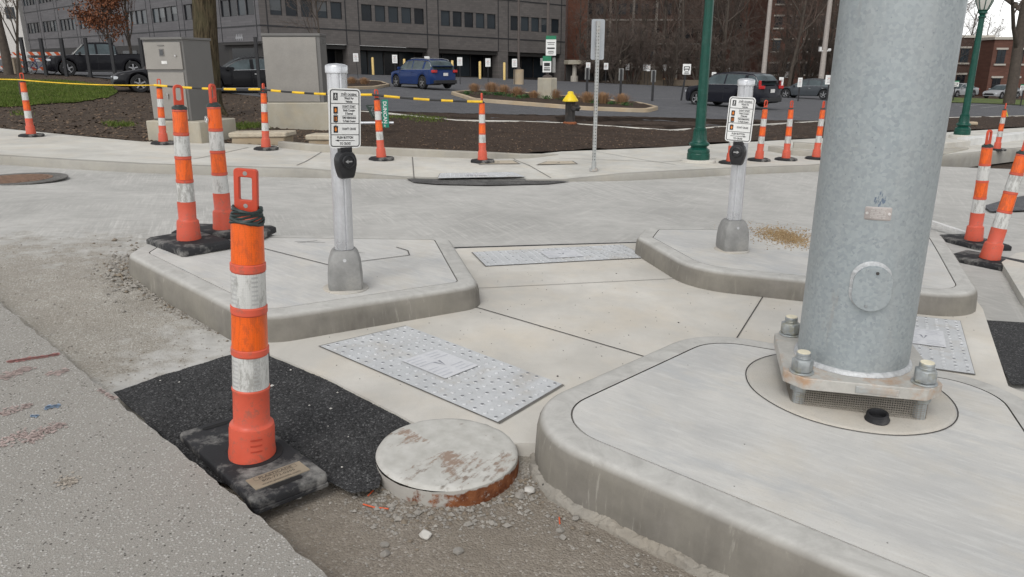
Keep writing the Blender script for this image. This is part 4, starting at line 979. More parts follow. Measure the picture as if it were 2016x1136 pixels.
# ------------------------------------------------------------------ manhole, stones, litter
mh = W(881, 886, .0); mo = empty('manhole', (mh.x, mh.y, H(mh.x, mh.y)), 0, 'round pale slurry covered manhole lid with a rusty rim beside the front island', 'manhole cover')
mr = .293; mb = MB(); n = 64; vs = []
for r, z in ((mr+.006, -.09), (mr+.004, -.014)):
    vs += [(r*math.cos(2*math.pi*j/n), r*math.sin(2*math.pi*j/n), z+.004*mnoise.noise(Vector((math.cos(2*math.pi*j/n)*5, math.sin(2*math.pi*j/n)*5, z)))) for j in range(n)]
mb.add(vs, [(j, (j+1) % n, n+(j+1) % n, n+j) for j in range(n)]); ring = mb.build('ring', NT('rusty_ring').m, mo, 60)
def rusty_ring(m):
    n = NT('rusty_iron'); p = n.pos(); side = n.rng(n.math('ADD', p[0], n.rng(n.noise(12, 6, .7), .3, .7, -.18, .18)), -.04, .06); side = n.math('MULTIPLY', side, n.rng(n.math('ADD', p[2], n.rng(n.noise(14, 5), .3, .7, -.012, .012)), -.026, -.020, 1, 0)); c = n.mix(n.rng(n.noise(22, 6, .7), .35, .65), (.11, .035, .016), (.25, .095, .04))
    c = n.mix(n.rng(n.noise(18, 7, .8), .56, .64, 0, .9), c, (.42, .38, .33)); return n.out(n.mix(side, (.40, .38, .345), c), .95, n.bump(n.noise(40, 5), .5, .005), 0, .2)
ring.data.materials[0] = rusty_ring(None)
mb = MB(); vs = []; rings = [(mr+.004, -.012), (mr-.004, .0), (mr-.02, .002), (mr*.8, .003), (mr*.5, .004), (mr*.2, .004)]
for r, z in rings:
    for j in range(n):
        a = 2*math.pi*j/n; x, y = r*math.cos(a), r*math.sin(a); vs.append((x, y, z-.037*x+.0015*mnoise.noise(Vector((x*25, y*25, 0)))))
mb.add(vs, [(i*n+j, i*n+(j+1) % n, (i+1)*n+(j+1) % n, (i+1)*n+j) for i in range(len(rings)-1) for j in range(n)]+[tuple((len(rings)-1)*n+j for j in range(n))]); mb.build('lid', M['cov'], mo, 60)
def rock_mb(seed, flat=.65):
    rr = random.Random(seed); bm = bmesh.new(); bmesh.ops.create_icosphere(bm, subdivisions=2, radius=1); d = [Vector((rr.gauss(0, 1), rr.gauss(0, 1), rr.gauss(0, 1))).normalized() for _ in range(7)]
    for v in bm.verts:
        for k in d:
            e = v.co.dot(k)-.68
            if e > 0: v.co -= k*e*.9
        v.co.z *= flat; v.co *= 1+.06*mnoise.noise(v.co*4)
    mb = MB(); mb.v = [v.co.copy() for v in bm.verts]; mb.f = [[v.index for v in f.verts] for f in bm.faces]; mb.mi = [0]*len(mb.f); bm.free(); return mb
ROCKS = [rock_mb(40+i, .5+.08*i) for i in range(5)]
def ground_z(x, y, px=None): return H(x, y)+road_z(x, y)
STN = [(1023, 980, 11, 'grey rock beside the front island, biggest of the rubble'), (1042, 972, 12, 'pale lump of concrete wedged between manhole and front island'), (1000, 960, 7, 'small grey stone right of the manhole rim'), (845, 992, 11, 'grey angular stone lying below the manhole rim'), (838, 1058, 15, 'flat pale stone lying on the dirt, well below the manhole'), (730, 933, 9, 'white stone at the edge of the asphalt, left of the manhole'), (757, 1072, 9, 'small pale stone in the dirt at the bottom'), (758, 1090, 11, 'half buried grey stone at the bottom of the dirt'), (890, 985, 6, 'thin white chip below the rusty rim'), (1215, 1050, 11, 'grey stone on the dirt against the island footing'), (1103, 1050, 9, 'round grey stone in the dirt, midway to the island footing'), (1108, 1064, 9, 'lower of two round grey stones before the footing'), (902, 1090, 11, 'pale flat stone in the dirt near the bottom edge'), (588, 985, 7, 'white chip in front of the lettered black base'), (1135, 1025, 10, 'flat grey stone beside the footing of the front island'), (376, 716, 0, '')]
for px, py, s, lab in STN:
    if not s: continue
    q = W(px, py, -.085); mb = ROCKS[px % 5]; t_ = MB(); sc = s/1456*math.hypot(q.y, q.x)*1.1; t_.v = [Vector((v.x*sc*1.15, v.y*sc*.9, v.z*sc)) for v in mb.v]; t_.f = mb.f; t_.mi = mb.mi
    o = t_.build('stone', M['stone_w'] if px in (730, 890, 588, 1042, 838) else M['stone'], None, 28, loc=(q.x, q.y, ground_z(q.x, q.y)+sc*.3)); o.rotation_euler = (0, 0, px); tag(o, lab, 'stone', 'loose stones on the dirt')
rr = random.Random(77); mb = MB(); LR = []
def scatter(n, fn, smin, smax, mi):
    for _ in range(n):
        x, y, z = fn(); s = rr.uniform(smin, smax)*(1 if rr.random() < .9 else 1.7); b = ROCKS[rr.randrange(5)]; m = Matrix.Rotation(rr.uniform(0, 6), 3, 'Z')
        bm_v = LOW; mb.add([Vector((x, y, z+s*.2))+m@Vector((v[0]*s*rr.uniform(.8, 1.2), v[1]*s, v[2]*s*.7)) for v in bm_v], LOWF, mi if rr.random() < .75 else (mi+1) % 3)
LOW = [(1, 0, 0), (-.9, .15, .1), (.1, 1, 0), (0, -.95, .1), (.1, 0, .9), (0, .1, -.6)]; LOWF = [(0, 2, 4), (2, 1, 4), (1, 3, 4), (3, 0, 4), (2, 0, 5), (1, 2, 5), (3, 1, 5), (0, 3, 5)]
def in_pit():
    while True:
        px, py = rr.uniform(520, 1300), rr.uniform(930, 1140); q = W(px, py, -.085)
        if side_of_slab(q.x, q.y) > .03 or True: return q.x, q.y, ground_z(q.x, q.y)
def near_manhole():
    a = rr.uniform(-2.9, -.1); r = mr+abs(rr.gauss(.0, .09))+.01; x, y = mh.x+r*math.cos(a), mh.y+r*math.sin(a); return x, y, ground_z(x, y)
def near_foot():
    i = rr.randrange(len(PF)); p = Vector(PF[i]); L = inset(PF, -.09-abs(rr.gauss(0, .05)))[i]; return L[0]+rr.gauss(0, .02), L[1]+rr.gauss(0, .02), ground_z(*L)
def near_left():
    px, py = 235+rr.gauss(0, 22)+rr.random()*20, 540+rr.gauss(0, 22); q = W(px, py, -.03); return q.x, q.y, ground_z(q.x, q.y)
def along_left():
    px = rr.uniform(250, 500); py = 560+(px-250)*.46+rr.gauss(4, 6); q = W(px, py, -.03); return q.x, q.y, ground_z(q.x, q.y)
def road_left():
    q = W(rr.uniform(0, 500), rr.uniform(460, 760), -.03); return q.x, q.y, ground_z(q.x, q.y)
def on_slab():
    q = W(rr.uniform(640, 1560), rr.uniform(500, 760), 0); return q.x, q.y, H(q.x, q.y)+.001
def on_asph():
    q = W(rr.uniform(300, 780), rr.uniform(710, 920), -.01); return q.x, q.y, H(q.x, q.y)+max(asp_off(q.x, q.y), road_z(q.x, q.y)+.006)
scatter(700, in_pit, .0015, .0055, 0); scatter(700, near_manhole, .003, .012, 0); scatter(420, near_foot, .003, .011, 0); scatter(500, near_left, .005, .02, 0); scatter(420, along_left, .004, .012, 0); scatter(900, road_left, .002, .007, 0)
tag(mb.build('gravel', [M['stone'], plain('brown_stone', (.2, .165, .125), .9), M['stone_w']], None, 0), 'loose gravel and crumbs of rubble on the dirt and street', 'gravel', kind='stuff')
mb = MB(); scatter(260, on_slab, .0015, .0045, 0); tag(mb.build('crumbs', [M['joint'], M['asphalt'], M['stone']], None, 0), 'dark crumbs strewn over the pale walkway', 'crumbs', kind='stuff')
mb = MB(); scatter(16, on_asph, .004, .009, 0); tag(mb.build('chips', [M['stone_w'], M['stone_w'], M['stone']], None, 0), 'white chips strewn over the black asphalt patch', 'stone chips', kind='stuff')
# lumps of black asphalt giving the patch its grain
mb = MB(); k = 0
while k < 9000:
    x, y, z = on_asph()
    if random.random() < .0: continue
    s = rr.uniform(.0025, .006); m = Matrix.Rotation(rr.uniform(0, 6), 3, 'Z'); mb.add([Vector((x, y, z))+m@Vector((v[0]*s, v[1]*s, v[2]*s*.7)) for v in LOW], LOWF[:4], 0); k += 1
_apoly = [Vector(p) for p in asp]
def inside(x, y, poly):
    c = False; n = len(poly)
    for i in range(n):
        a, b = poly[i], poly[i-1]
        if (a[1] > y) != (b[1] > y) and x < (b[0]-a[0])*(y-a[1])/(b[1]-a[1]+1e-12)+a[0]: c = not c
    return c
keep = MB()
for i in range(0, len(mb.f), 4):
    base_i = mb.f[i][0]; v0 = mb.v[mb.f[i][0]]
    if inside(v0.x, v0.y, asp): o_ = len(keep.v); lo = (i//4)*6; keep.v += mb.v[lo:lo+6]; keep.f += [[o_+q-lo for q in f] for f in mb.f[i:i+4]]; keep.mi += [0]*4
tag(keep.build('asphalt_grain', M['asphalt'], None, 0), 'coarse black grains on the fresh asphalt patch', 'asphalt grain', kind='stuff')
q = W(878, 980, -.085); mb = MB(); mb.tube([(0, 0, 0), (.004, 0, .03)], .0042, 10); o = mb.build('cigarette_butt', M['sign_w'], None, 40, loc=(q.x, q.y, ground_z(q.x, q.y))); tag(o, 'white cigarette butt standing up below the manhole rim', 'cigarette butt')
for i, (pts, lab) in enumerate([([(715, 995), (735, 1000), (765, 1004)], 'curved orange cord scrap on the dirt left of the manhole'), ([(725, 980), (735, 970)], 'short orange cord scrap beside the asphalt edge'), ([(1101, 1022), (1102, 1036)], 'orange cord scrap near the island footing')]):
    mb = MB(); P3 = []
    for a in pts: q = W(*a, -.085); P3.append((q.x, q.y, ground_z(q.x, q.y)+.006))
    mb.tube(P3, .003, 6); tag(mb.build('cord_scrap', plain('orange_cord', (.7, .12, .04), .6), None, 40), lab, 'cord scrap')

# ================================================================== far sidewalk, kerbs, beds
KB = [(-160, 314), (0, 324), (140, 333), (283, 341), (440, 346), (595, 350), (793, 353), (960, 357), (1118, 358), (1232, 356), (1335, 351), (1439, 345), (1604, 338), (1760, 326), (1905, 312), (2050, 296), (2300, 276)]
KP = [W(a, b, -.03) for a, b in KB]
def kh(px):                                     # kerb height: dropped at the ramp
    if px < 600: return .13
    if px < 810: return .13-.115*(px-600)/210
    if px < 1110: return .015
    if px < 1240: return .015+.10*(px-1110)/130
    return .115
BK = [(-160, 246), (0, 258), (150, 273), (280, 285), (420, 287), (545, 293), (620, 299), (770, 306), (1020, 314), (1105, 304), (1300, 296), (1475, 284), (1620, 276), (1860, 264), (2050, 252), (2300, 240)]
BP = [W(a, b, .0) for a, b in BK]
mb = MB(); n = len(KP); prof = [(0, -.25), (0.0, -.02), (.012, .75), (.03, 1.0), (.15, 1.0)]
def kz(i, k): return kh(KB[i][0])-.03
NRM = []
for i in range(n):
    d = (KP[min(i+1, n-1)]-KP[max(i-1, 0)]); d.z = 0; d.normalize(); NRM.append(Vector((-d.y, d.x, 0)))
for i in range(n):
    for d, z in prof:
        q = KP[i]+NRM[i]*d; mb.v.append(Vector((q.x, q.y, H(q.x, q.y)+(-.25 if z == -.25 else -.035 if z < 0 else (kz(i, 0)+.0)*z if z < 1 else kz(i, 0)))))
m_ = len(prof)
for i in range(n-1):
    for j in range(m_-1): mb.f.append([i*m_+j, (i+1)*m_+j, (i+1)*m_+j+1, i*m_+j+1]); mb.mi.append(0)
kerb = mb.build('kerb', concrete('far_kerb', (.35, .335, .30), speck=.3), None, 40); kerb['kind'] = 'structure'
walk = [tuple((KP[i]+NRM[i]*.155)[:2]) for i in range(n)]+[tuple(p[:2]) for p in BP[::-1]]
def walk_off(x, y):                              # sidewalk follows the kerb and rises to ~.10 at its back
    best = .1; bd = 99
    for i in range(n-1):
        a = KP[i]; b = KP[i+1]; d = Vector((b.x-a.x, b.y-a.y)); p = Vector((x-a.x, y-a.y)); t = max(0, min(1, p.dot(d)/d.length_squared)); q = (p-d*t).length
        if q < bd: bd = q; best = kh(KB[i][0])*(1-t)+kh(KB[i+1][0])*t
    u = max(0, min(1, (bd-.155)/1.1)); return (best-.03)*(1-u)+.06*u
sw = sheet('sidewalk', walk, walk_off, M['walk'], .4)
mb = MB()
def wstrip(p, q, w, mi=0):
    p = Vector(p); q = Vector(q); d = q-p; nn = Vector((-d.y, d.x, 0)).normalized()*w/2; k = max(1, int(d.length/.3)); vs = []
    for i in range(k+1):
        c = p.lerp(q, i/k)
        for s_ in (nn, -nn): x, y = c.x+s_.x, c.y+s_.y; vs.append((x, y, H(x, y)+walk_off(x, y)+.005))
    mb.add(vs, [(2*i+1, 2*i+3, 2*i+2, 2*i) for i in range(k)], mi)
for a, b in [((380, 322), (490, 297)), ((585, 337), (640, 302)), ((815, 350), (812, 316)), ((1015, 322), (1085, 350)), ((1010, 318), (1015, 322)), ((1100, 318), (1300, 325)), ((1175, 305), (1330, 332)), ((1300, 326), (1410, 318))]: wstrip(W(*a), W(*b), .018)
mb.build('joint', M['joint_soft'], sw, 0)
for px, py in ((985, 326), (1100, 326)):         # meter boxes in the walk
    pass
for i, (p, px, py, ln, ld, lab, hy) in enumerate(FAR):
    q = W(px, py, .075); q.z = H(q.x, q.y)+max(.02, walk_off(q.x, q.y)); y0 = [.4, .2, .1, 0, .05, 0, .1, .2, .1][i]; put(chan_oct, i == 0, q, y0, ln, ld, lab, hyaw=R(hy))
c3 = put(chan_oct, False, W(1962, 296, .08), .1, .02, 0, 'channelizer with a yellow ribbon tied to its top, beside the white low wall', hyaw=R(70))
mb = MB(); rr = random.Random(5)
for k in range(4):
    pts = [(.03+.012*j*math.cos(k)+.008*j, -.03+.01*math.sin(k*2+j), 1.03-.045*j-.01*(j*k % 3)) for j in range(5)]
    mb.tube(pts, [.014, .012, .014, .012, .006], 4)
mb.build('ribbon', M['ribbon'], c3, 0)
def flushbox(c4, label):
    Q = [W(a, b, .0) for a, b in c4]; cen = sum(Q, Vector())/4; mb = MB()
    mb.add([(q.x-cen.x, q.y-cen.y, H(q.x, q.y)+walk_off(q.x, q.y)+.008-cen.z) for q in Q], [(0, 1, 2, 3)], 0)
    I = [cen.lerp(q, .9) for q in Q]; mb.add([(q.x-cen.x, q.y-cen.y, H(q.x, q.y)+walk_off(q.x, q.y)+.011-cen.z) for q in I], [(0, 1, 2, 3)], 1)
    q = cen; mb.box((0, 0, H(q.x, q.y)+walk_off(q.x, q.y)+.012-cen.z), (.05, .05, .006), 0); tag(mb.build('utility_cover', [M['joint_soft'], plain('cover_conc', (.46, .40, .31), .85)], None, 0, loc=cen), label, 'utility cover', 'flat utility covers in the far sidewalk')
flushbox([(942, 331), (1025, 330), (1012, 323), (944, 324)], 'flat tan utility cover in the far sidewalk below the rope end channelizer'); flushbox([(1055, 332), (1138, 330), (1128, 324), (1075, 325)], 'flat tan utility cover in the far sidewalk left of the perforated sign post')
asp3 = PX([(800, 354), (860, 352), (1060, 355), (1122, 359), (1080, 364), (960, 367), (860, 365), (815, 361)], -.03)
sheet('asphalt_sliver', resample(asp3, .1), -.012, gravelly('dusty_asphalt', (.085, .083, .08), (.16, .156, .15), (.25, .24, .23), 60, .5, .6), .2)
asp4 = PX([(1935, 408), (1975, 396), (2060, 378), (2200, 372), (2200, 405), (2040, 416), (1950, 419)], -.02)
sheet('asphalt_sliver', resample(asp4, .1), .0, M['lot'], .3)
sheet('pavement', PX([(1972, 516), (2000, 498), (2200, 470), (2300, 640), (2100, 640), (2016, 588)], .03), .03, M['walk'], .4, .15)
a = W(1830, 442, .02); b = W(1912, 464, .02); mb = MB(); d = b-a; mb.box(((b-a)/2+Vector((0, 0, .02))), (d.length, .05, .035), rz=math.atan2(d.y, d.x)); tag(mb.build('board_strip', M['ribwhite'], None, 0, loc=a), 'white strip of board lying on the street behind the right island', 'board')
mh2 = W(30, 354, -.03); mb = MB()
o = empty('manhole', (mh2.x, mh2.y, H(mh2.x, mh2.y)-.018), 0, 'rusty flat manhole cover in black asphalt at the far left of the street', 'manhole cover')
mb.lathe([(.62, -.01), (.62, .002), (0, .003)], 40); mb.T = Matrix.Scale(1.45, 4, (1, 0, 0)); mb.build('asphalt_collar', gravelly('worn_asphalt', (.15, .145, .135), (.22, .21, .195), (.3, .29, .27), 60, .4, .6), o, 30)
mb = MB(); mb.lathe([(.44, 0), (.44, .007), (.42, .010), (.40, .006), (0, .007)], 40)
for k in range(-5, 6): mb.box((0, k*.07, .009), (2*math.sqrt(max(0, .38**2-(k*.07)**2)), .03, .006))
mb.T = Matrix.Identity(4); mb.build('lid', plain('rust_lid', (.2, .125, .085), .85, 0, .3, 14), o, 30)
# low kerb behind the walk
def low_wall(name, pts, h, th, mat, label, cat, group=None, off=0.0, dz=0, hs=None):
    P = [W(a, b, off) for a, b in pts]; c = P[0].copy(); mb = MB(); n = len(P)
    for i in range(n):
        hh = h*(hs[i] if hs else 1); prof = [(0, -.2), (0, hh-.015), (.012, hh), (th-.012, hh), (th, hh-.015), (th, -.2)]
        d = P[min(i+1, n-1)]-P[max(i-1, 0)]; d.z = 0; d.normalize(); nn = Vector((-d.y, d.x, 0))
        for e, z in prof: q = P[i]+nn*e; mb.v.append(Vector((q.x-c.x, q.y-c.y, H(q.x, q.y)+off+z-c.z+dz)))
    m = len(prof)
    for i in range(n-1):
        for j in range(m-1): mb.f.append([i*m+j, (i+1)*m+j, (i+1)*m+j+1, i*m+j+1]); mb.mi.append(0)
    mb.f += [[j for j in range(m)][::-1], [(n-1)*m+j for j in range(m)]]; mb.mi += [0, 0]
    return tag(mb.build(name, mat, None, 30, loc=c), label, cat, group)
low_wall('low_kerb', [(548, 292), (620, 300), (720, 305), (830, 310), (960, 314), (1040, 313), (1100, 306)], .14, .15, M['kerb'], 'low grey kerb along the front of the mulch bed behind the rope', 'kerb', off=.05, hs=[.9, 1, 1, 1, .9, .6, .15])
# mulch bed and soil
def bed_off(x, y): return .07+.035*mnoise.noise(Vector((x*.9, y*.9, 0)))+.02*mnoise.noise(Vector((x*4, y*4, 2)))+.012*mnoise.noise(Vector((x*13, y*13, 2)))
TOP = [(2300, 222), (2016, 230), (1855, 234), (1609, 242), (1421, 253), (1320, 260), (1220, 253), (1100, 245), (1020, 242), (900, 240), (850, 236), (765, 226), (705, 222)]
bed = PX([(640, 301), (770, 306), (1020, 311), (1105, 303), (1300, 295), (1475, 283), (1620, 275), (1860, 263), (2050, 250), (2300, 238)]+TOP, .0)
sheet('mulch_bed', bed, bed_off, M['soil'], .16)
soil = PX([(-160, 245), (0, 257), (150, 272), (280, 284), (420, 286), (545, 292), (640, 300), (705, 222), (620, 210), (520, 195), (400, 180), (310, 168), (230, 163), (150, 152), (0, 145), (-160, 140)], .0)
def soil_off(x, y): return bed_off(x, y)-.02
sheet('bare_soil', soil, soil_off, M['soil2'], .16)
mb = MB(); rr = random.Random(3)
BEDP, SOILP = bed, soil
def clods(n, poly, zoff, box, s0, s1, mi):
    k = 0
    while k < n:
        q = W(rr.uniform(box[0], box[2]), rr.uniform(box[1], box[3]), .06)
        if not inside(q.x, q.y, poly): k += .2; continue
        s = rr.uniform(s0, s1); m = Matrix.Rotation(rr.uniform(0, 6), 3, 'Z') @ Matrix.Rotation(rr.uniform(-.6, .6), 3, 'X'); z = H(q.x, q.y)+zoff(q.x, q.y)
        e = (rr.uniform(.25, .5), 1) if mi != 1 else (.8, 1)
        mb.add([Vector((q.x, q.y, z+s*.15))+m@Vector((v[0]*s*e[0], v[1]*s*e[1], v[2]*s*.4)) for v in LOW], LOWF[:4], mi if rr.random() < .72 else 2); k += 1
clods(6500, BEDP, bed_off, (640, 224, 2016, 312), .012, .04, 0); clods(5200, SOILP, soil_off, (0, 150, 700, 300), .015, .06, 1)
tag(mb.build('mulch_chips', [plain('mulch_a', (.052, .034, .023), .95), plain('soil_clod', (.085, .06, .042), .95), plain('mulch_pale', (.17, .115, .075), .95)], None, 0), 'dark brown mulch chips and soil clods over the planting beds', 'mulch', kind='stuff')
# strip of edging along the lot
low_wall('lot_kerb', TOP[::-1], .06, .11, M['walk'], 'narrow pale kerb between the dark mulch bed and the parking lot', 'kerb', off=.03)
# parking lot
lotp = PX([(150, 150), (310, 167), (400, 179), (520, 194), (620, 209), (700, 221)]+TOP[::-1][1:], .0)
far = [(62, lotp[-1][1]+4), (80, 58), (34, 73), (12, 77), (-2, 78), (-28, 66), (-60, 95), (-75, 95), (-50, 52)]
sheet('parking_lot', lotp+far, .05, M['lot'], 3.0)
def lot_line(p, q, w=.1): strip(LM, p, q, w, .058)
LM = MB()
for a, b in [((1130, 190), (1420, 197)), ((640, 178), (960, 177)), ((1860, 206), (2016, 215)), ((980, 166), (1330, 168)), ((1560, 196), (1630, 200)), ((1330, 168), (1640, 180)), ((780, 190), (890, 192)), ((640, 160), (800, 161)), ((1890, 210), (1960, 203)), ((1930, 213), (2010, 204))]: lot_line(W(a[0], a[1], .05), W(b[0], b[1], .05))
lm = LM.build('road_marking', M['lotline'], None, 0); lm['kind'] = 'structure'
lawn = [tuple(W(a, b)[:2]) for a, b in ((1840, 203), (1930, 205), (2016, 209), (2300, 215))]+[(90, 66), (70, 72), (34, 74)]
sheet('lawn', resample(lawn, 3), .10, M['grass'], 2.5)
lawn2 = [tuple(W(a, b)[:2]) for a, b in ((1118, 157), (1240, 160), (1340, 164), (1420, 168), (1640, 176))]+[(45, 82), (20, 88), (7, 86)]
sheet('lawn', resample(lawn2, 3), .11, plain('winter_lawn', (.075, .08, .035), .9, 0, .35, .5), 2.5)

# ================================================================== low walls and blocks on the right
low_wall('retaining_wall', [(1600, 279), (1860, 297), (1905, 292), (2016, 279), (2200, 258)][2:], .27, .3, M['white_conc'], 'low white concrete wall at the right edge behind the far channelizer', 'wall', off=.0)
low_wall('lamp_plinth', [(1700, 296), (1848, 303), (1908, 296)], .26, 1.3, M['walk'], 'grey concrete plinth that carries the far green lamp post', 'plinth', off=.0)
low_wall('kerb_block', [(1700, 322), (1846, 314), (1906, 300)], .12, .3, M['kerb'], 'long grey kerb block below the far green lamp post', 'kerb block', 'grey kerb blocks on the far sidewalk', off=.0)
low_wall('kerb_block', [(1511, 300), (1560, 309), (1640, 314)], .15, .3, M['kerb'], 'grey kerb block behind the middle channelizer beside the pole', 'kerb block', 'grey kerb blocks on the far sidewalk', off=.03)
low_wall('kerb_block', [(1562, 293), (1640, 298)], .14, .4, M['kerb'], 'shorter grey kerb block behind another kerb block near the pole', 'kerb block', 'grey kerb blocks on the far sidewalk', off=.05)
q = W(1910, 247, .07); mb = MB(); mb.tube([(-.25, 0, .07), (.1, .02, .07), (.26, .03, .06)], [.06, .085, .08], 9); o = mb.build('log', M['tan'], None, 40, loc=q); tag(o, 'short pale log lying on the mulch beside the far lamp post', 'log')

# ------------------------------------------------------------------ rope strung from channelizer to channelizer
def rope(pts, label, twist):
    P = []
    for (a, b) in zip(pts, pts[1:]):
        n = 14
        for j in range(n): t = j/n; q = a.lerp(b, t); q.z -= .05*4*t*(1-t)*(b-a).length/4; P.append(q)
    P.append(pts[-1]); o = empty('caution_rope', pts[0], 0, label, 'rope'); c = pts[0]
    if twist:
        mb = MB(); mb.tube([p-c for p in P], .011, 6, 0); mb.build('cord', M['rope_y'], o, 60); return o
    L = [0]
    for a, b in zip(P, P[1:]): L.append(L[-1]+(b-a).length)
    def at(s):
        for i in range(len(P)-1):
            if L[i+1] >= s: return P[i].lerp(P[i+1], (s-L[i])/(L[i+1]-L[i]))-c
        return P[-1]-c
    s = 0; rr = random.Random(6); k = 0; 
    while s < L[-1]-.05:
        l = rr.uniform(.19, .28) if k % 2 == 0 else rr.uniform(.17, .26); e = min(L[-1], s+l)
        mb = MB(); mb.tube([at(s), at((s+e)/2), at(e)], .021 if k % 2 == 0 else .017, 8); mb.build(*(('yellow_sleeve', M['rope_y']) if k % 2 == 0 else ('black_sleeve', M['rope_k'])), o, 50); s = e; k += 1
    return o
def top_of(px, py, zz): q = W(px, py, .075); return Vector((q.x, q.y, q.z+zz))
ta, tb_, tc_, td_, te_ = top_of(62, 267, 1.04), top_of(322, 282, 1.05), top_of(524, 293, 1.06), top_of(751, 313, 1.08), top_of(950, 318, 1.02)
te_ = te_+Vector((.03, -.05, 0)); td_ = td_+Vector((-.1, -.07, .0)); tc_ = tc_+Vector((0, -.06, 0)); tb_ = tb_+Vector((0, -.06, 0)); ta = ta+Vector((-.03, -.06, 0))
rope([ta+Vector((-2.2, .6, .12)), ta, tb_], 'plain yellow rope tied between the two left channelizers', True)
rope([tb_, tc_, td_, te_], 'rope with yellow and black sleeves strung across four channelizers', False)

# ------------------------------------------------------------------ cabinets and blocks
def quad_frame(pl, pr, off=0.0):                 # front-left and front-right base points -> origin, yaw, width
    a = W(*pl, off); b = W(*pr, off); return a, math.atan2(b.y-a.y, b.x-a.x), (b-a).length
a, yw, wd = quad_frame((303, 276), (386, 282), .05)
cb = empty('utility_cabinet', a, yw, 'grey metal utility cabinet with a small square window, on a concrete base at left', 'utility cabinet', 'grey utility cabinets')
zt = ZAT(330, 78, a.y+.2)-a.z; zb = ZAT(330, 236, a.y+.15)-a.z; w_ = wd-.09; dp = .80
mb = MB(); mb.box((wd/2+.05, .5, zb/2-.1), (wd+.25, 1.15, zb+.2)); mb.build('concrete_base', M['pad2'], cb, 30, .02)
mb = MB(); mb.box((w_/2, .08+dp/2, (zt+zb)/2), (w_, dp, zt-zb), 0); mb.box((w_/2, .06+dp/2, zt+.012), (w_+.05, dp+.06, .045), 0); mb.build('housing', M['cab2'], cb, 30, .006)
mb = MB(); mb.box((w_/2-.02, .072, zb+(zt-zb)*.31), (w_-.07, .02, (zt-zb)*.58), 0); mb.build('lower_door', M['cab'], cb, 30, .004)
mb = MB(); mb.box((w_/2-.02, .066, zb+(zt-zb)*.80), (w_-.05, .03, (zt-zb)*.33), 0); mb.box((w_/2-.02, .055, zb+(zt-zb)*.64), (w_-.03, .01, .012), 0); d = mb.build('upper_door', M['cab'], cb, 30, .004)
mb = MB(); mb.box((w_*.46, .047, zb+(zt-zb)*.84), (.10, .012, .13), 0); mb.box((w_*.46, .040, zb+(zt-zb)*.84), (.065, .006, .095), 1); mb.box((w_*.46, .045, zb+(zt-zb)*.925), (.14, .02, .012), 0); mb.build('meter_window', [M['cab2'], M['glass']], d, 30)
mb = MB(); mb.box((w_*.5, .047, zb+(zt-zb)*.72), (.12, .006, .055), 0); mb.build('notice', M['ribwhite'], d, 0)
mb = MB(); mb.tube([(w_*.82, .05, zb+(zt-zb)*.80), (w_*.82, .02, zb+(zt-zb)*.80)], .016, 8); mb.build('latch', M['chrome'], d, 40)
mb = MB(); mb.tube([(w_*.48, .06, zb+(zt-zb)*.33), (w_*.48, .035, zb+(zt-zb)*.33)], .02, 8); mb.box((w_*.48, .04, zb+(zt-zb)*.30), (.02, .02, .09)); mb.build('latch', M['chrome'], cb, 40)
a, yw, wd = quad_frame((531, 252), (646, 256), .05); 
cb = empty('utility_cabinet', a, yw, 'plain pale metal utility cabinet on a pale concrete plinth right of the big trunk', 'utility cabinet', 'grey utility cabinets')
zt = ZAT(570, 68, a.y)-a.z; zb = ZAT(570, 202, a.y)-a.z; dp = .7
mb = MB(); mb.box((wd/2+.03, .4, zb/2-.12), (wd+.18, .95, zb+.24)); mb.build('concrete_base', M['pad2'], cb, 30, .02)
w_ = wd-.06
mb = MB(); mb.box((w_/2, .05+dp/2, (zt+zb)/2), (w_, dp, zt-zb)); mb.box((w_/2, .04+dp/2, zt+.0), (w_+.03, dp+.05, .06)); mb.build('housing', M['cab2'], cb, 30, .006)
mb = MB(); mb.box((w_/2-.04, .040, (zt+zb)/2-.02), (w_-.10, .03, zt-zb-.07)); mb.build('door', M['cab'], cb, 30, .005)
mb = MB(); mb.box((w_+.004, .4, zt-.14), (.02, .06, .12)); mb.build('hinge', M['cab2'], cb, 30)
def block(px, py, px2, py2, h, d, label, sl=.08):
    a, yw, wd = quad_frame((px, py), (px2, py2), .04); o = empty('concrete_block', a, yw, label, 'concrete block', 'pale concrete blocks before the cabinets')
    mb = MB(); b_ = [(0, 0), (wd*.92, 0), (wd, d), (.1, d)]; t_ = [(-.03, -.03), (wd*.97, -.03), (wd*1.08, d), (.0, d)]
    mb.add([(x, y, -.12) for x, y in b_]+[(x+.02, y, h*.5) for x, y in b_], [(0, 1, 5, 4), (1, 2, 6, 5), (2, 3, 7, 6), (3, 0, 4, 7), (4, 5, 6, 7)]); mb.build('lower_half', M['tan'], o, 30, .015)
    mb = MB(); mb.add([(x, y, h*.5+.004) for x, y in t_]+[(x, y, h*.92) for x, y in t_], [(3, 2, 1, 0), (0, 1, 5, 4), (1, 2, 6, 5), (2, 3, 7, 6), (3, 0, 4, 7), (4, 5, 6, 7)]); mb.build('upper_half', plain('pale_tan_concrete', (.50, .44, .34), .9, 0, .15, 8, ((.3, .2, .12), .6), .3), o, 30, .02)
block(455, 284, 568, 287, .24, .5, 'pale concrete block on the soil, standing left of the right cabinet plinth'); block(606, 290, 690, 294, .26, .45, 'rounded pale concrete block half hidden behind the left push button post')

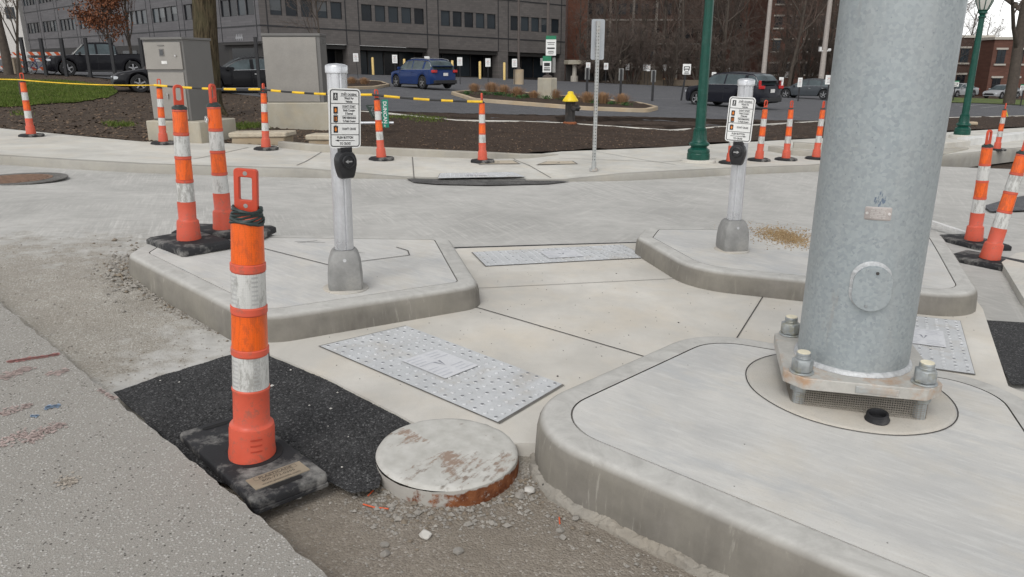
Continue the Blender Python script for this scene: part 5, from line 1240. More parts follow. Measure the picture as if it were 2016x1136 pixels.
# ------------------------------------------------------------------ perforated sign post
q = W(1169, 333, .09); yw = R(18); o = empty('perforated_sign_post', q, yw, 'perforated grey steel post carrying the blank back of a street sign', 'sign post')
ht = ZAT(1183, 40, q.y)-q.z
mb = MB(); mb.lathe([(.075, -.03), (.075, .012), (.06, .016), (0, .016)], 20); mb.lathe([(.04, .016), (.038, .12), (.03, .125)], 12); mb.build('anchor', M['galv2'], o, 40)
mb = MB(); mb.box((0, 0, ht/2), (.052, .052, ht-.02)); mb.build('post', M['galv2'], o, 30, .004)
mb = MB()
for k in range(int(ht/.05)):
    z = .16+k*.05
    if z > ht-.05: break
    mb.add([(.009*math.cos(a*.785), -.0267, z+.009*math.sin(a*.785)) for a in range(8)], [tuple(range(8))[::-1] if False else tuple(range(8))]); mb.add([(-.0267, .009*math.cos(a*.785), z+.009*math.sin(a*.785)) for a in range(8)], [tuple(range(8))])
mb.build('hole_row', M['joint'], o, 0)
mb = MB(); P_ = fillet([(-.10, ht-.60), (.13, ht-.60), (.13, ht+.02), (-.10, ht+.02)], .03, 5); n = len(P_); mb.add([(x, .034, z) for x, z in P_]+[(x, .038, z) for x, z in P_], [tuple(range(n)), tuple(range(2*n-1, n-1, -1))]+[(i, n+i, n+(i+1) % n, (i+1) % n) for i in range(n)]); mb.build('sign_panel', plain('sign_back', (.42, .44, .46), .45, .4, .1, 6), o, 30)

# ------------------------------------------------------------------ green lamp posts
def lamp(q, s, label, lantern, hh, rz=0):
    o = empty('street_lamp', q, rz, label, 'street lamp', 'green lamp posts')
    mb = MB(); mb.lathe([(.33*s, -.05), (.33*s, .035*s), (.31*s, .045*s), (0, .046*s)], 32); mb.build('foundation', M['walk'], o, 40)
    mb = MB(); mb.lathe([(r*s, z*s) for r, z in ((.215, .046), (.215, .15), (.205, .165), (.21, .20), (.20, .235), (.175, .25), (.15, .275), (.155, .29), (.185, .31), (.195, .335), (.185, .36), (.155, .375), (.14, .40), (.125, .47), (.11, .58), (.115, .60), (.118, .625), (.10, .635))], 20); b_ = mb.build('pedestal', M['green'], o, 28)
    mb = MB()
    for k in range(10):
        a = k*math.pi/5+.2; mb.tube([(.128*s*math.cos(a), .128*s*math.sin(a), .41*s), (.112*s*math.cos(a), .112*s*math.sin(a), .59*s)], .012*s, 5)
    mb.build('fluting', M['green'], b_, 40)
    mb = MB(); mb.lathe([(.098*s, .63*s), (.096*s, 1.2*s), (.075*s, hh)], 10, tw=.3); mb.build('shaft', M['green'], o, 20)
    mb = MB(); mb.lathe([(.08*s, hh), (.10*s, hh+.02*s), (.10*s, hh+.05*s), (.07*s, hh+.08*s), (.09*s, hh+.12*s), (.12*s, hh+.14*s), (.11*s, hh+.18*s), (.14*s, hh+.22*s)], 16); mb.build('collar', M['green'], o, 30)
    z = hh+.22*s; mb = MB(); mb.lathe([(.12*s, z), (.20*s, z+.20*s), (.235*s, z+.40*s), (.20*s, z+.46*s)], 8, tw=.39); lg = mb.build('lantern_glass', M['lampglass'], o, 20)
    mb = MB(); 
    for k in range(8):
        a = k*math.pi/4+.39; mb.tube([(r*s*math.cos(a), r*s*math.sin(a), z+h*s) for r, h in ((.125, 0), (.206, .20), (.242, .40))], .014*s, 4)
    mb.build('lantern_frame', M['green'], lg, 0)
    mb = MB(); mb.lathe([(.24*s, z+.40*s), (.27*s, z+.42*s), (.25*s, z+.47*s), (.16*s, z+.60*s), (.06*s, z+.68*s), (.05*s, z+.74*s), (0, z+.80*s)], 16); mb.build('lantern_roof', M['green'], o, 30)
    return o
q = W(1374, 318, .07); lamp(q, 1.0, 'green street lamp post left of the right push button post, running out of the picture', True, 3.75)
q = W(1893, 268, .22); zt = ZAT(1926, 36, q.y); lamp(q, 1.0, 'green street lamp with its lantern showing, right of the galvanised pole', True, zt-q.z-.0)

# ------------------------------------------------------------------ hydrant, fallen street sign
q = W(1122, 245, .06); o = empty('fire_hydrant', q, R(10), 'black fire hydrant with a bright yellow bonnet in the mulch bed', 'hydrant')
hs = (ZAT(1125, 180, q.y)-q.z)/.86
mb = MB(); mb.lathe([(.185*hs, -.05), (.19*hs, .0), (.19*hs, .05*hs), (.17*hs, .06*hs), (.15*hs, .075*hs)], 20); mb.build('base_flange', M['rust'], o, 30)
mb = MB(); mb.lathe([(.128*hs, .07*hs), (.128*hs, .56*hs), (.14*hs, .58*hs), (.14*hs, .60*hs)], 20)
for a in range(0, 360, 45): mb.tube([(.125*hs*math.cos(R(a)), .125*hs*math.sin(R(a)), .08*hs), (.125*hs*math.cos(R(a)), .125*hs*math.sin(R(a)), .56*hs)], .012*hs, 4)
mb.build('barrel', M['hyd_k'], o, 35)
mb = MB(); mb.tube([(.10*hs, 0, .43*hs), (.19*hs, 0, .43*hs)], .075*hs, 12); mb.tube([(.19*hs, 0, .43*hs), (.24*hs, 0, .43*hs)], .088*hs, 8); mb.tube([(.24*hs, 0, .43*hs), (.28*hs, 0, .43*hs)], .03*hs, 5); mb.tube([(.05*hs, -.09*hs, .43*hs), (.06*hs, -.17*hs, .43*hs)], .06*hs, 8); mb.build('outlet', M['hyd_k'], o, 35)
mb = MB(); mb.lathe([(.215*hs, .60*hs), (.215*hs, .635*hs), (.165*hs, .70*hs), (.12*hs, .765*hs), (.085*hs, .79*hs), (.082*hs, .84*hs), (.06*hs, .86*hs), (0, .865*hs)], 12); mb.build('bonnet', M['yellow'], o, 30, .006)
q = W(772, 262, .07); o = empty('street_sign', q, 0, 'fallen green DUNCAN street sign standing on end in the mulch behind a channelizer', 'street sign')
def tq(px, py, dy=0): Y = q.y+dy; return Vector((XAT(px, py, Y)-q.x, dy, ZAT(px, py, Y)-q.z))
mb = MB(); mb.tube([tq(672, 243, -.1), tq(745, 242, .05)], .04, 10); mb.tube([tq(745, 242, .05), tq(775, 242, .1)], .035, 8); mb.build('post', M['alu'], o, 40)
def blade(name, c4, dy, mat, txt, tm, small=None, bk=.0):
    C = [tq(px, py, d) for (px, py), d in zip(c4, dy)]; n_ = (C[1]-C[0]).cross(C[3]-C[0]).normalized(); mb = MB()
    if n_.y > 0: n_ = -n_
    mb.add(C+[c-n_*.006 for c in C], [(0, 1, 2, 3), (7, 6, 5, 4), (0, 4, 5, 1), (1, 5, 6, 2), (2, 6, 7, 3), (3, 7, 4, 0)]); bo = mb.build(name, mat, o, 0)
    # the text runs down the blade: along C0->C3 (reading direction) with glyph tops towards C1
    ex = (C[3]-C[0]); L = ex.length; ex.normalize(); ey = (C[1]-C[0]); hh = ey.length; ey.normalize(); m = Matrix((ex, ey, ex.cross(ey))).transposed()
    mb = MB(); T0 = C[0]+n_*.003
    text(mb, txt, hh*.78, T0+ex*L*.06+ey*hh*.22, 0, (L*.72)/(hh*.78*.66*len(txt)) if not bk else .62, 'LEFT', m, bold=.02)
    if small: text(mb, small, hh*.36, T0+ex*L*.90+ey*hh*.24, 0, .8, 'LEFT', m, bold=.02)
    mb.build('lettering', tm, bo, 0)
blade('name_blade', [(751, 196), (763.5, 196), (766, 251), (753.5, 251)], (0, 0, 0, 0), M['street_green'], 'DUNCAN', M['sign_w'], 'AV')
C_ = None
blade('name_blade', [(720, 207), (738, 206), (740, 234), (733, 232)], (.1, .5, .5, .1), M['street_dark'], 'NEW', plain('dim_letter', (.16, .18, .17), .5), None, 1)

# ------------------------------------------------------------------ parking lot furniture
def sign_post(px, pb, pt, w, h, label, face='front', tilt=0, wide=.05, cat='parking sign', grp='small white signs on posts in the lot', txt=True, mats=None, yaw=None, postk=True):
    q = W(px, pb, .05); ht = max(.6, ZAT(px, pt, q.y)-q.z); k = q.y/FPX; w *= k; h *= k
    o = empty('parking_sign', q, (math.atan2(-q.x, q.y) if yaw is None else yaw), label, cat, grp)
    mb = MB(); mb.box((0, 0, ht/2-.1), (wide, wide, ht+.15)); p_ = mb.build('post', M['post_k'], o, 0); p_.rotation_euler = (0, tilt, 0)
    mb = MB(); y = -.03 if face == 'front' else .03; t_ = math.sin(tilt)*ht
    mb.box((t_, y-wide/2*(1 if y < 0 else -1), ht-h/2), (w, .012, h), 0); s_ = mb.build('panel', M['sign_w'] if face == 'front' else plain_back, o, 30, .01)
    if face == 'front' and txt:
        mb = MB()
        for i, (z, l) in enumerate(((.80, .6), (.64, .45), (.5, .62), (.36, .5), (.22, .6))): mb.box((t_, y-wide/2-.008, ht-h+h*z), (w*l, .004, h*.055), 1 if i == 1 else 0)
        mb.build('printing', [plain_grey, plain_red], s_, 0)
    return o
plain_back = plain('sign_back_grey', (.27, .27, .26), .6); plain_grey = plain('dim_ink', (.35, .33, .34), .6); plain_red = plain('dim_red', (.45, .16, .14), .6)
for i, (px, pt, pb, lab) in enumerate([(705, 105, 153, 'small white sign leaning on a black post by the left planted lot island'), (779, 108, 160, 'small white sign left of the blue car'), (842, 111, 160, 'small white sign just behind the blue car roof'), (906, 113, 166, 'small white sign between the blue car and the first yellow bollard'), (961, 115, 167, 'small white sign right of a yellow bollard in the middle of the row'), (1013, 116, 166, 'small white sign in front of the tan lamp base')]):
    sign_post(px, pb, pt, 9.5, 15, lab, tilt=-.05 if i == 0 else 0)
for px, pt, pb, lab in [(1157, 123, 165, 'white sign above a grey sign back, right of the lot pedestal'), (1192, 124, 165, 'white sign directly behind the perforated post'), (1234, 125, 165, 'narrow white sign before the dense bush'), (1268, 126, 167, 'white sign facing left of a narrow white sign by the bush'), (1275, 127, 168, 'white sign beside another in front of the brown stone wall'), (1306, 127, 167, 'narrow white sign left of the car notice'), (1431, 134, 170, 'white sign over the hood of the dark car'), (1500, 137, 172, 'white sign behind the dark car roof at the lamp pole'), (1547, 140, 168, 'white sign on a rusty post between the two parked dark cars'), (1599, 142, 172, 'white sign behind the grey sedan roof')]:
    sign_post(px, pb, pt, 7 if px not in (1157, 1192) else 8, 12, lab, wide=.05)
for px, pt, pb, lab in [(1155, 133, 192, 'grey back of a sign on a black post beside the planted lot island'), (1221, 135, 194, 'grey sign back on a black post right of the perforated post'), (1284, 138, 199, 'grey sign back on a black post left of the car notice')]: sign_post(px, pb, pt, 9, 22, lab, 'back', wide=.13)
o = sign_post(1341, 198, 126, 15, 19, 'white notice with a black car pictogram on a leaning black post', tilt=.10, wide=.10, txt=False)
def car_icon(par, w, h, z, y, x0=0):
    mb = MB(); mb.box((x0, y, z+h*.12), (w*.72, .004, h*.32), 0); mb.box((x0, y-.003, z+h*.16), (w*.5, .004, h*.1), 1); mb.box((x0, y-.003, z+h*.05), (w*.6, .004, h*.05), 1); mb.box((x0-w*.25, y, z-h*.08), (w*.12, .004, h*.12), 0); mb.box((x0+w*.25, y, z-h*.08), (w*.12, .004, h*.12), 0)
    mb.box((x0, y, z-h*.25), (w*.5, .004, h*.07), 0); mb.box((x0, y, z-h*.38), (w*.65, .004, h*.06), 0); mb.build('printing', [M['sign_k'], M['sign_w']], par, 0)
q = W(1341, 198, .05); k = q.y/FPX; pn = [c for c in kids(o) if c.name.startswith('panel')][0]; ht = ZAT(1341, 126, q.y)-q.z; car_icon(pn, 15*k, 19*k, ht-9.5*k, -.03-.05-.01, math.sin(.1)*ht)
for px, pt, pb, lab in [(1402, 142, 195, 'black post behind the far edge of the green lamp post'), (1534, 152, 200, 'narrow white sign on a black post right of the dark car'), (1571, 153, 199, 'narrow white sign on a black post before the grey sedan'), (1628, 148, 198, 'white notice on a black post against the galvanised pole edge')]:
    sign_post(px, pb, pt, 8 if px != 1628 else 14, 17, lab, wide=.10)
for px, pt, pb, lab in [(1876, 159, 198, 'green topped lot notice left of the far lamp post'), (2009, 166, 207, 'green topped lot notice beside the big tree at the right edge')]:
    q = W(px, pb, .1); ht = ZAT(px, pt, q.y)-q.z; k = q.y/FPX; o = empty('lot_notice', q, math.atan2(-q.x, q.y), lab, 'sign', 'green topped lot notices')
    mb = MB(); mb.box((0, 0, ht/2-.1), (.09, .09, ht+.1)); mb.build('post', M['post_k'], o, 0)
    mb = MB(); mb.box((0, -.06, ht-6.2*k), (11*k, .03, 9*k)); p_ = mb.build('panel', M['sign_w'], o, 0); car_icon(p_, 11*k, 9*k, ht-6*k, -.08)
    mb = MB(); mb.box((0, -.06, ht-1*k), (11*k, .032, 2.2*k)); mb.build('header', M['park_green'], o, 0)
for px, pt, pb, lab in [(735, 113, 149, 'pale yellow bollard farthest left, by the dark doorway'), (797, 116, 150, 'pale yellow bollard behind the blue car hood'), (891, 119, 150, 'pale yellow bollard behind the blue car tail'), (945, 121, 152, 'pale yellow bollard between two small white signs'), (993, 123, 152, 'pale yellow bollard farthest right, near the tan lamp base')]:
    Y = 74; q = Vector((XAT(px, pb, Y), Y, 0)); q.z = H(q.x, Y); mb = MB(); ht = ZAT(px, pt, Y)-q.z; mb.lathe([(.12, -.3), (.12, ht-.05), (.09, ht), (0, ht+.02)], 12); tag(mb.build('bollard', M['bollard'], None, 40, loc=q), lab, 'bollard', 'yellow bollards before the grey building')
def light_pole(px, pb, top, w, label, mat, base=None, cross=False):
    q = W(px, pb, .05); k = q.y/FPX; o = empty('light_pole', q, 0, label, 'light pole', 'parking lot light poles')
    z0 = 0
    if base:
        bw_, bh = base[0]*k, base[1]*k; mb = MB(); mb.lathe([(bw_/2, -.2), (bw_/2, bh-.03), (bw_/2-.03, bh), (0, bh)], 20); mb.build('concrete_base', M['tan'], o, 30); z0 = bh
        mb = MB(); mb.lathe([(w*k*.9, z0), (w*k*.9, z0+.12), (w*k*.6, z0+.16)], 12); mb.build('base_cover', mat, o, 30)
    mb = MB(); mb.lathe([(w*k*.55, z0-.1), (w*k*.38, top)], 12); mb.build('shaft', mat, o, 40)
    mb = MB(); mb.tube([(0, 0, top-.1), (.9, 0, top+.1)], .04, 6); mb.box((1.15, 0, top+.08), (.7, .35, .14)); mb.build('lamp_head', mat, o, 30)
    if cross:
        z = ZAT(px, 100, q.y)-q.z; mb = MB(); mb.box((0, -.1, z), (20*k, .1, .1)); mb.box((-9*k, -.1, z+3*k), (4*k, .25, 8*k)); mb.box((8*k, -.1, z+2*k), (5*k, .25, 4*k)); mb.build('floodlight', M['ribwhite'], o, 30)
    return o
light_pole(1021, 166, 9, 4.5, 'brown light pole on a tan concrete cylinder near the building', M['pole_br'], (19, 27))
light_pole(1500, 178, 10, 9, 'pale light pole rising behind the dark car', M['pole_tan'])
light_pole(1613, 186, 10, 10, 'pale light pole with a cross arm, left of the galvanised pole', M['pole_tan'], None, True)
# pedestal with the lot's notice boards
q = W(1077, 197, .08); k = q.y/FPX; o = empty('notice_pedestal', q, math.atan2(-q.x, q.y), 'concrete pedestal in the planted lot island with two green headed notice boards', 'sign pedestal')
mb = MB(); bh = 41*k; mb.lathe([(20*k, -.2), (19.5*k, bh-.03), (18.5*k, bh), (0, bh)], 8, tw=.39); mb.build('pedestal', M['pad2'], o, 30)
mb = MB(); mb.lathe([(9*k, bh), (9*k, bh+3*k), (5*k, bh+5*k), (3*k, bh+5.1*k)], 16); mb.lathe([(3*k, bh), (2.4*k, 260*k)], 12); mb.build('pole', M['pole_br'], o, 40)
def board(x, z0, w, h, hd, lines, y):
    mb = MB(); mb.box((x*k, y, (z0+(h-hd)/2)*k), (w*k, .04, (h-hd)*k)); b_ = mb.build('board', M['sign_w'], o, 0)
    mb = MB(); mb.box((x*k, y-.002, (z0+h-hd/2)*k), (w*k, .045, hd*k)); mb.build('board_header', M['park_green'], b_, 0)
    mb = MB()
    for fx, fz, fw, fh in lines: mb.box(((x+fx)*k, y-.025, (z0+fz)*k), (fw*k, .005, fh*k))
    mb.build('printing', M['sign_k'], b_, 0)
board(6, 81, 19, 35, 6.5, [(0, 23, 14, 1), (0, 20, 12, 1), (0, 13, 14, 2.6), (0, 7.5, 10, 1.2), (0, 5, 12, .7), (0, 3, 9, .7)], -.16)
board(-1, 51, 16, 29, 9, [(0, 14, 11, 6), (0, 8, 11, 1.6), (0, 5.2, 12, 1.6), (0, 3, 12, .8)], -.2)
mb = MB(); mb.box((-11*k, -.05, 70*k), (5*k, .05, 13*k)); mb.box((12*k, -.05, 64*k), (6*k, .05, 27*k)); mb.build('side_panel', plain_back, o, 0)
# black fence posts at the left
for px, pt, pb, lab in [(53, 74, 143, 'black fence post nearest the left edge tree'), (92, 76, 150, 'black fence post before the front wheel of the pickup'), (132, 76, 151, 'black fence post before the hood of the black pickup'), (179, 75, 152, 'black fence post before the rear door of the black pickup'), (228, 76, 157, 'black fence post before the bed of the black pickup'), (287, 76, 163, 'black fence post beside the left utility cabinet'), (513, 74, 188, 'black fence post left of the pale utility cabinet')]:
    Y = 25; q = W(px, pb, .03); mb = MB(); ht = ZAT(px, pt, q.y)-q.z; wk = 5.2*q.y/FPX; mb.box((0, 0, ht/2-.1), (wk, wk, ht+.2)); mb.box((0, 0, ht+.005), (wk*1.1, wk*1.1, .03)); tag(mb.build('fence_post', M['post_k'], None, 0, loc=q), lab, 'fence post', 'black fence posts along the lot')

# ------------------------------------------------------------------ planted lot islands
def planter(poly, label, off=.05):
    o = empty('planted_island', (0, 0, 0), 0, label, 'planted island', 'planted islands in the lot')
    P = ccw(resample(fillet(PX(poly, off), .8, 8), .4)); n = len(P); mb = MB(); prof = [(-.02, -.2), (0, .13), (.03, .15), (.16, .15), (.18, .10)]
    for d, z in prof: mb.v += [Vector((x, y, H(x, y)+z+off)) for x, y in inset(P, d)]
    for i in range(len(prof)-1):
        for j in range(n): mb.f.append([i*n+j, i*n+(j+1) % n, (i+1)*n+(j+1) % n, (i+1)*n+j]); mb.mi.append(0)
    mb.build('kerb_rim', M['tan'], o, 40); sheet('soil_fill', inset(P, .17), lambda x, y: off+.13+.05*mnoise.noise(Vector((x*1.5, y*1.5, 0))), M['soil'], .5, parent=o); return o
planter([(888, 186), (930, 200), (1150, 217), (1275, 222), (1296, 216), (1260, 207), (1180, 200), (1010, 184), (930, 182)], 'long planted island with dry grass tufts and a pedestal in the lot')
planter([(560, 173), (660, 178), (740, 175), (768, 170), (750, 163), (640, 160), (560, 160)], 'short planted island with two dry tufts left of the blue car')
def tuft_mb(seed, green=False):
    rr = random.Random(seed); mb = MB()
    for i in range(420):
        a = rr.uniform(0, 6.28); r = abs(rr.gauss(0, .10)); l = rr.uniform(.28, .42); t = rr.uniform(.05, .75); b0 = Vector((r*math.cos(a), r*math.sin(a), 0)); d = Vector((math.cos(a)*math.sin(t), math.sin(a)*math.sin(t), math.cos(t))); e = b0+d*l+Vector((0, 0, -.03*t)); s_ = Vector((-math.sin(a), math.cos(a), 0))*.006
        mb.add([b0-s_, b0+s_, e+s_*.5, e-s_*.5], [(0, 1, 2, 3)])
    return mb
def leafy_mb(seed):
    rr = random.Random(seed); mb = MB()
    for i in range(160):
        a = rr.uniform(0, 6.28); r = abs(rr.gauss(0, .16)); z = rr.uniform(.02, .2); c = Vector((r*math.cos(a), r*math.sin(a), z)); u = Vector((rr.gauss(0, 1), rr.gauss(0, 1), rr.gauss(0, .5))).normalized()*.04; w = Vector((rr.gauss(0, 1), rr.gauss(0, 1), rr.gauss(0, .5))).normalized()*.03; mb.add([c-u, c+w, c+u, c-w], [(0, 1, 2, 3)])
    return mb
tm = [tuft_mb(i).build('dry_grass_tuft', M['straw'], None, 0) for i in range(2)]; lmh = [leafy_mb(i).build('leafy_plant', M['leafgreen'], None, 0) for i in range(2)]
TUF = [(934, 181, 15, 'first dry grass tuft from the left end of the long planted island'), (968, 182, 18, 'second dry grass tuft from the left end of the long island'), (991, 186, 17, 'third dry grass tuft from the left end of the long island'), (1018, 191, 18, 'dry grass tuft left of the lot pedestal with a gap between'), (1051, 194, 14, 'dry grass tuft touching the left side of the pedestal'), (1091, 195, 18, 'dry grass tuft overlapping the right side of the pedestal'), (1129, 196, 11, 'dry grass tuft half hidden behind the yellow hydrant bonnet'), (1155, 203, 20, 'dry grass tuft just right of the hydrant'), (1187, 204, 20, 'dry grass tuft behind the perforated post'), (1224, 206, 20, 'last dry grass tuft at the right end of the long island'), (693, 166, 13, 'left dry grass tuft of the short planted island'), (717, 167, 13, 'right dry grass tuft of the short planted island'), (1308, 163, 8, 'tan grass tuft on the lawn behind the lot, left one'), (1326, 163, 8, 'tan grass tuft on the lawn behind the lot, right one')]
for i, (px, py, h, lab) in enumerate(TUF):
    q = W(px, py, .15); s = h*q.y/FPX/.36; src = tm[i % 2]; o = src if i < 2 else src.copy()
    if i >= 2: S.collection.objects.link(o)
    o.location = q; o.rotation_euler = (0, 0, i*1.3); o.scale = (s, s, s); tag(o, lab, 'grass tuft', 'dry ornamental grass tufts')
LFY = [(921, 187), (955, 188), (975, 189), (985, 189), (1003, 192), (1024, 195), (1037, 193), (1075, 196), (1110, 199), (1168, 204), (1205, 207), (1230, 209)]
for i, (px, py) in enumerate(LFY):
    q = W(px, py, .15); s = 8*q.y/FPX/.2; src = lmh[i % 2]; o = src if i < 2 else src.copy()
    if i >= 2: S.collection.objects.link(o)
    o.location = q; o.rotation_euler = (0, 0, i*1.7); o.scale = (s, s, s*.9); tag(o, 'low green leafy plant between the dry tufts of the long planted island', 'plant', 'low green plants of the planted island')
# grass patch at the left
rr = random.Random(21); mb = MB(); gp = PX([(-160, 158), (0, 157), (130, 160), (222, 172), (232, 182), (212, 193), (150, 203), (60, 209), (0, 211), (-160, 214)], .05)
sheet('turf', resample(gp, .25), lambda x, y: soil_off(x, y)+.03, M['grass'], .3)
mb = MB(); k = 0
while k < 30000:
    px = rr.uniform(-40, 236); q = W(px, rr.uniform(157, 213), .06)
    if not inside(q.x, q.y, gp): k += .1; continue
    z = H(q.x, q.y)+soil_off(q.x, q.y)+.02; a = rr.uniform(0, 6.28); s = .012; l = rr.uniform(.05, .11); mb.add([(q.x+s*math.cos(a), q.y+s*math.sin(a), z), (q.x-s*math.cos(a), q.y-s*math.sin(a), z), (q.x+rr.gauss(0, .03), q.y+rr.gauss(0, .03), z+l)], [(0, 1, 2)]); k += 1
for (px, py, r_, n_) in ((830/3.79, 925/3.79, 10, 260), (940/3.79, 930/3.79, 9, 220), (160/3.79, 850/3.79, 9, 160), (490, 248, 20, 900), (460, 250, 18, 500), (845, 236, 16, 500), (800, 231, 22, 500)):
    for _ in range(n_):
        q = W(px+rr.gauss(0, r_), py+rr.gauss(0, 2.2), .06); z = H(q.x, q.y)+soil_off(q.x, q.y)+.01; a = rr.uniform(0, 6.28); s = .01; mb.add([(q.x+s*math.cos(a), q.y+s*math.sin(a), z), (q.x-s*math.cos(a), q.y-s*math.sin(a), z), (q.x+rr.gauss(0, .03), q.y+rr.gauss(0, .03), z+rr.uniform(.04, .09))], [(0, 1, 2)])
tag(mb.build('grass', M['grass'], None, 0), 'short green grass blades of the lawn patch and sprouts on the soil', 'grass', kind='stuff')

# ================================================================== vehicles
def car(name, label, cat, L, Wd, prof, paint, loc, heading, glassx, roofz, belt, cowl, wheels=(.0, .0), wr=.35, kind='suv', tail=True, rails=False, plate=True):
    """prof: list of (x 0 front..1 rear, deck height); the greenhouse spans glassx with roof profile roofz"""
    o = empty(name, loc, heading, label, cat, 'parked vehicles')
    pm = [paint, M['trim_k'], M['glass'], M['chrome']]
    fx, rx = wheels; zb = .22; xs = [i/72*L for i in range(73)]
    def ip(t, x):
        for (a, b), (c, d) in zip(t, t[1:]):
            if x <= c: return b+(d-b)*(x-a)/(c-a+1e-9)
        return t[-1][1]
    def half(x):
        t = x/L; e = min(t, 1-t); return Wd/2*(1-.28*max(0, 1-e/.10)**2.2-.02*max(0, 1-e/.3))
    def deck(x): return ip(prof, x/L)
    def sill(x):
        z = zb+.06*max(0, 1-x/(.06*L))+.08*max(0, 1-(L-x)/(.06*L))
        for c in (fx, rx):
            d = abs(x-c)
            if d < wr*1.16: z = max(z, wr+math.sqrt((wr*1.16)**2-d*d)-.02)
        return z
    mb = MB(); ring = 9
    for x in xs:
        w = half(x); zd = deck(x); zs = min(sill(x), zd-.12); X = -(x-L/2); zm = zs+(zd-zs)*.5
        e = min(x, L-x); f = max(0, 1-e/.05)
        for y, z in ((.25*w, zs), (.93*w, zs), (.985*w, zs+.05), (w*1.0, zm), (.985*w, zd-.09), (.955*w, zd-.035), (.90*w, zd-.005), (.5*w, zd+.018), (0, zd+.025)): mb.v.append(Vector((X, y, z)))
        for y, z in ((.25*w, zs), (.93*w, zs), (.985*w, zs+.05), (w*1.0, zm), (.985*w, zd-.09), (.955*w, zd-.035), (.90*w, zd-.005), (.5*w, zd+.018), (0, zd+.025)): mb.v.append(Vector((X, -y, z)))
    K = 18
    for i in range(len(xs)-1):
        for s_ in (0, 9):
            for j in range(8):
                a, b = i*K+s_+j, i*K+s_+j+1; f = [a, b, b+K, a+K]; mb.f.append(f if s_ == 0 else f[::-1]); zl = mb.v[a].z; x = xs[i]
                mb.mi.append(1 if (j <= 1 and kind != 'truck' and kind != 'sedan') or j == 0 else 0)
    for i in (0, len(xs)-1):
        f = [i*K+j for j in range(9)]+[i*K+9+j for j in range(8, -1, -1)]; mb.f.append(f if i else f[::-1]); mb.mi.append(0)
    body = mb.build('body', pm, o, 38)
    # greenhouse
    g0, g1 = glassx; n = 40; RM = MB(); GM = MB(); cols = []
    for i in range(n+1):
        x = (g0+(g1-g0)*i/n)*L; zr = ip(roofz, x/L); zk = belt(x/L) if callable(belt) else belt; zk = min(deck(x)-.01, zk+.0) ; w = half(x); wb = .935*w; u = max(0, min(1, (zr-zk)/(cowl))); wt = wb-(.24*u)*Wd/2
        cols.append((-(x-L/2), wb, wt, zk, zr))
    pil = [(g0+(g1-g0)*t) for t in ((.42, .75) if kind != 'truck' else (.52,))]
    for s_ in (1, -1):
        for i in range(n):
            a, b = cols[i], cols[i+1]; xm = (g0+(g1-g0)*(i+.5)/n)
            def P(c, t): return (c[0], s_*(c[1]+(c[2]-c[1])*t), c[3]+(c[4]-c[3])*t)
            hi = .86; isp = any(abs(xm-p) < .012 for p in pil) or i < 1 or i >= n-2 or (kind == 'suv' and xm > g1-.035) or (a[4]-a[3] < .1)
            f = [P(a, 0), P(b, 0), P(b, hi), P(a, hi)]; f = f[::-1] if s_ < 0 else f; f = f[::-1]
            (RM if isp else GM).add(f, [(0, 1, 2, 3)], 0)
            f = [P(a, hi), P(b, hi), P(b, 1), P(a, 1)]; f = f[::-1] if s_ > 0 else f; RM.add(f, [(0, 1, 2, 3)], 0)
            q = [P(a, 1), P(b, 1), (b[0], 0, b[4]+.03*min(1, (b[4]-b[3])/.3)), (a[0], 0, a[4]+.03*min(1, (a[4]-a[3])/.3))]; q = q if s_ < 0 else q[::-1]
            sl = abs((b[4]-a[4])/(b[0]-a[0])); (GM if sl > .34 else RM).add(q, [(0, 1, 2, 3)], 0)
    for e in (0, n):
        c = cols[e]
        if c[4]-c[3] > .08: (GM).add([(c[0], -c[1], c[3]), (c[0], c[1], c[3]), (c[0], c[2], c[4]), (c[0], 0, c[4]+.03), (c[0], -c[2], c[4])], [(0, 1, 2, 3, 4) if e == 0 else (4, 3, 2, 1, 0)], 0)
    RM.build('roof', pm, o, 40); GM.build('window_glass', M['carglass'], o, 40)
    mb = MB()                                    # bright window line, door gaps, handles
    for s_ in (1, -1):
        pts = [(c[0], s_*(c[1]+.004), c[3]+.004) for c in cols[2:-2]]; mb.tube(pts, .018, 4, 0)
        if kind != 'truck': mb.tube([(c[0], s_*(c[1]+(c[2]-c[1])*.87+.004), c[3]+(c[4]-c[3])*.87) for c in cols[3:-2]], .018, 4, 0)
    mb.build('window_trim', M['chrome'], o, 40)
    for s_ in (1, -1):
        for p in pil[:2]:
            x = (p+.035)*L; mb = MB(); mb.box((-(x-L/2), s_*(half(x)*.985+.006), deck(x)-.17), (.2, .02, .025)); mb.build('door_handle', M['chrome'] if kind == 'sedan' else paint, o, 30)
        mb = MB()
        for p in (g0+.045, *pil):
            x = p*L; w = half(x); mb.box((-(x-L/2), s_*(w*.993), (zb+deck(x))/2+.02), (.012, .012, deck(x)-zb-.26))
        mb.build('door_gap', M['trim_k'], o, 0)
        x = (g0+.06)*L; mb = MB(); mb.box((-(x-L/2), s_*(Wd/2+.06), deck(x)+.07), (.13, .2, .15)); mb.build('wing_mirror', paint if kind != 'truck' else M['trim_k'], o, 30, .03)
        if rails:
            mb = MB(); mb.tube([(c[0], s_*(c[2]-.03), c[4]+.05) for c in cols[12:-5]], .018, 5); mb.build('roof_rail', M['chrome'], o, 40)
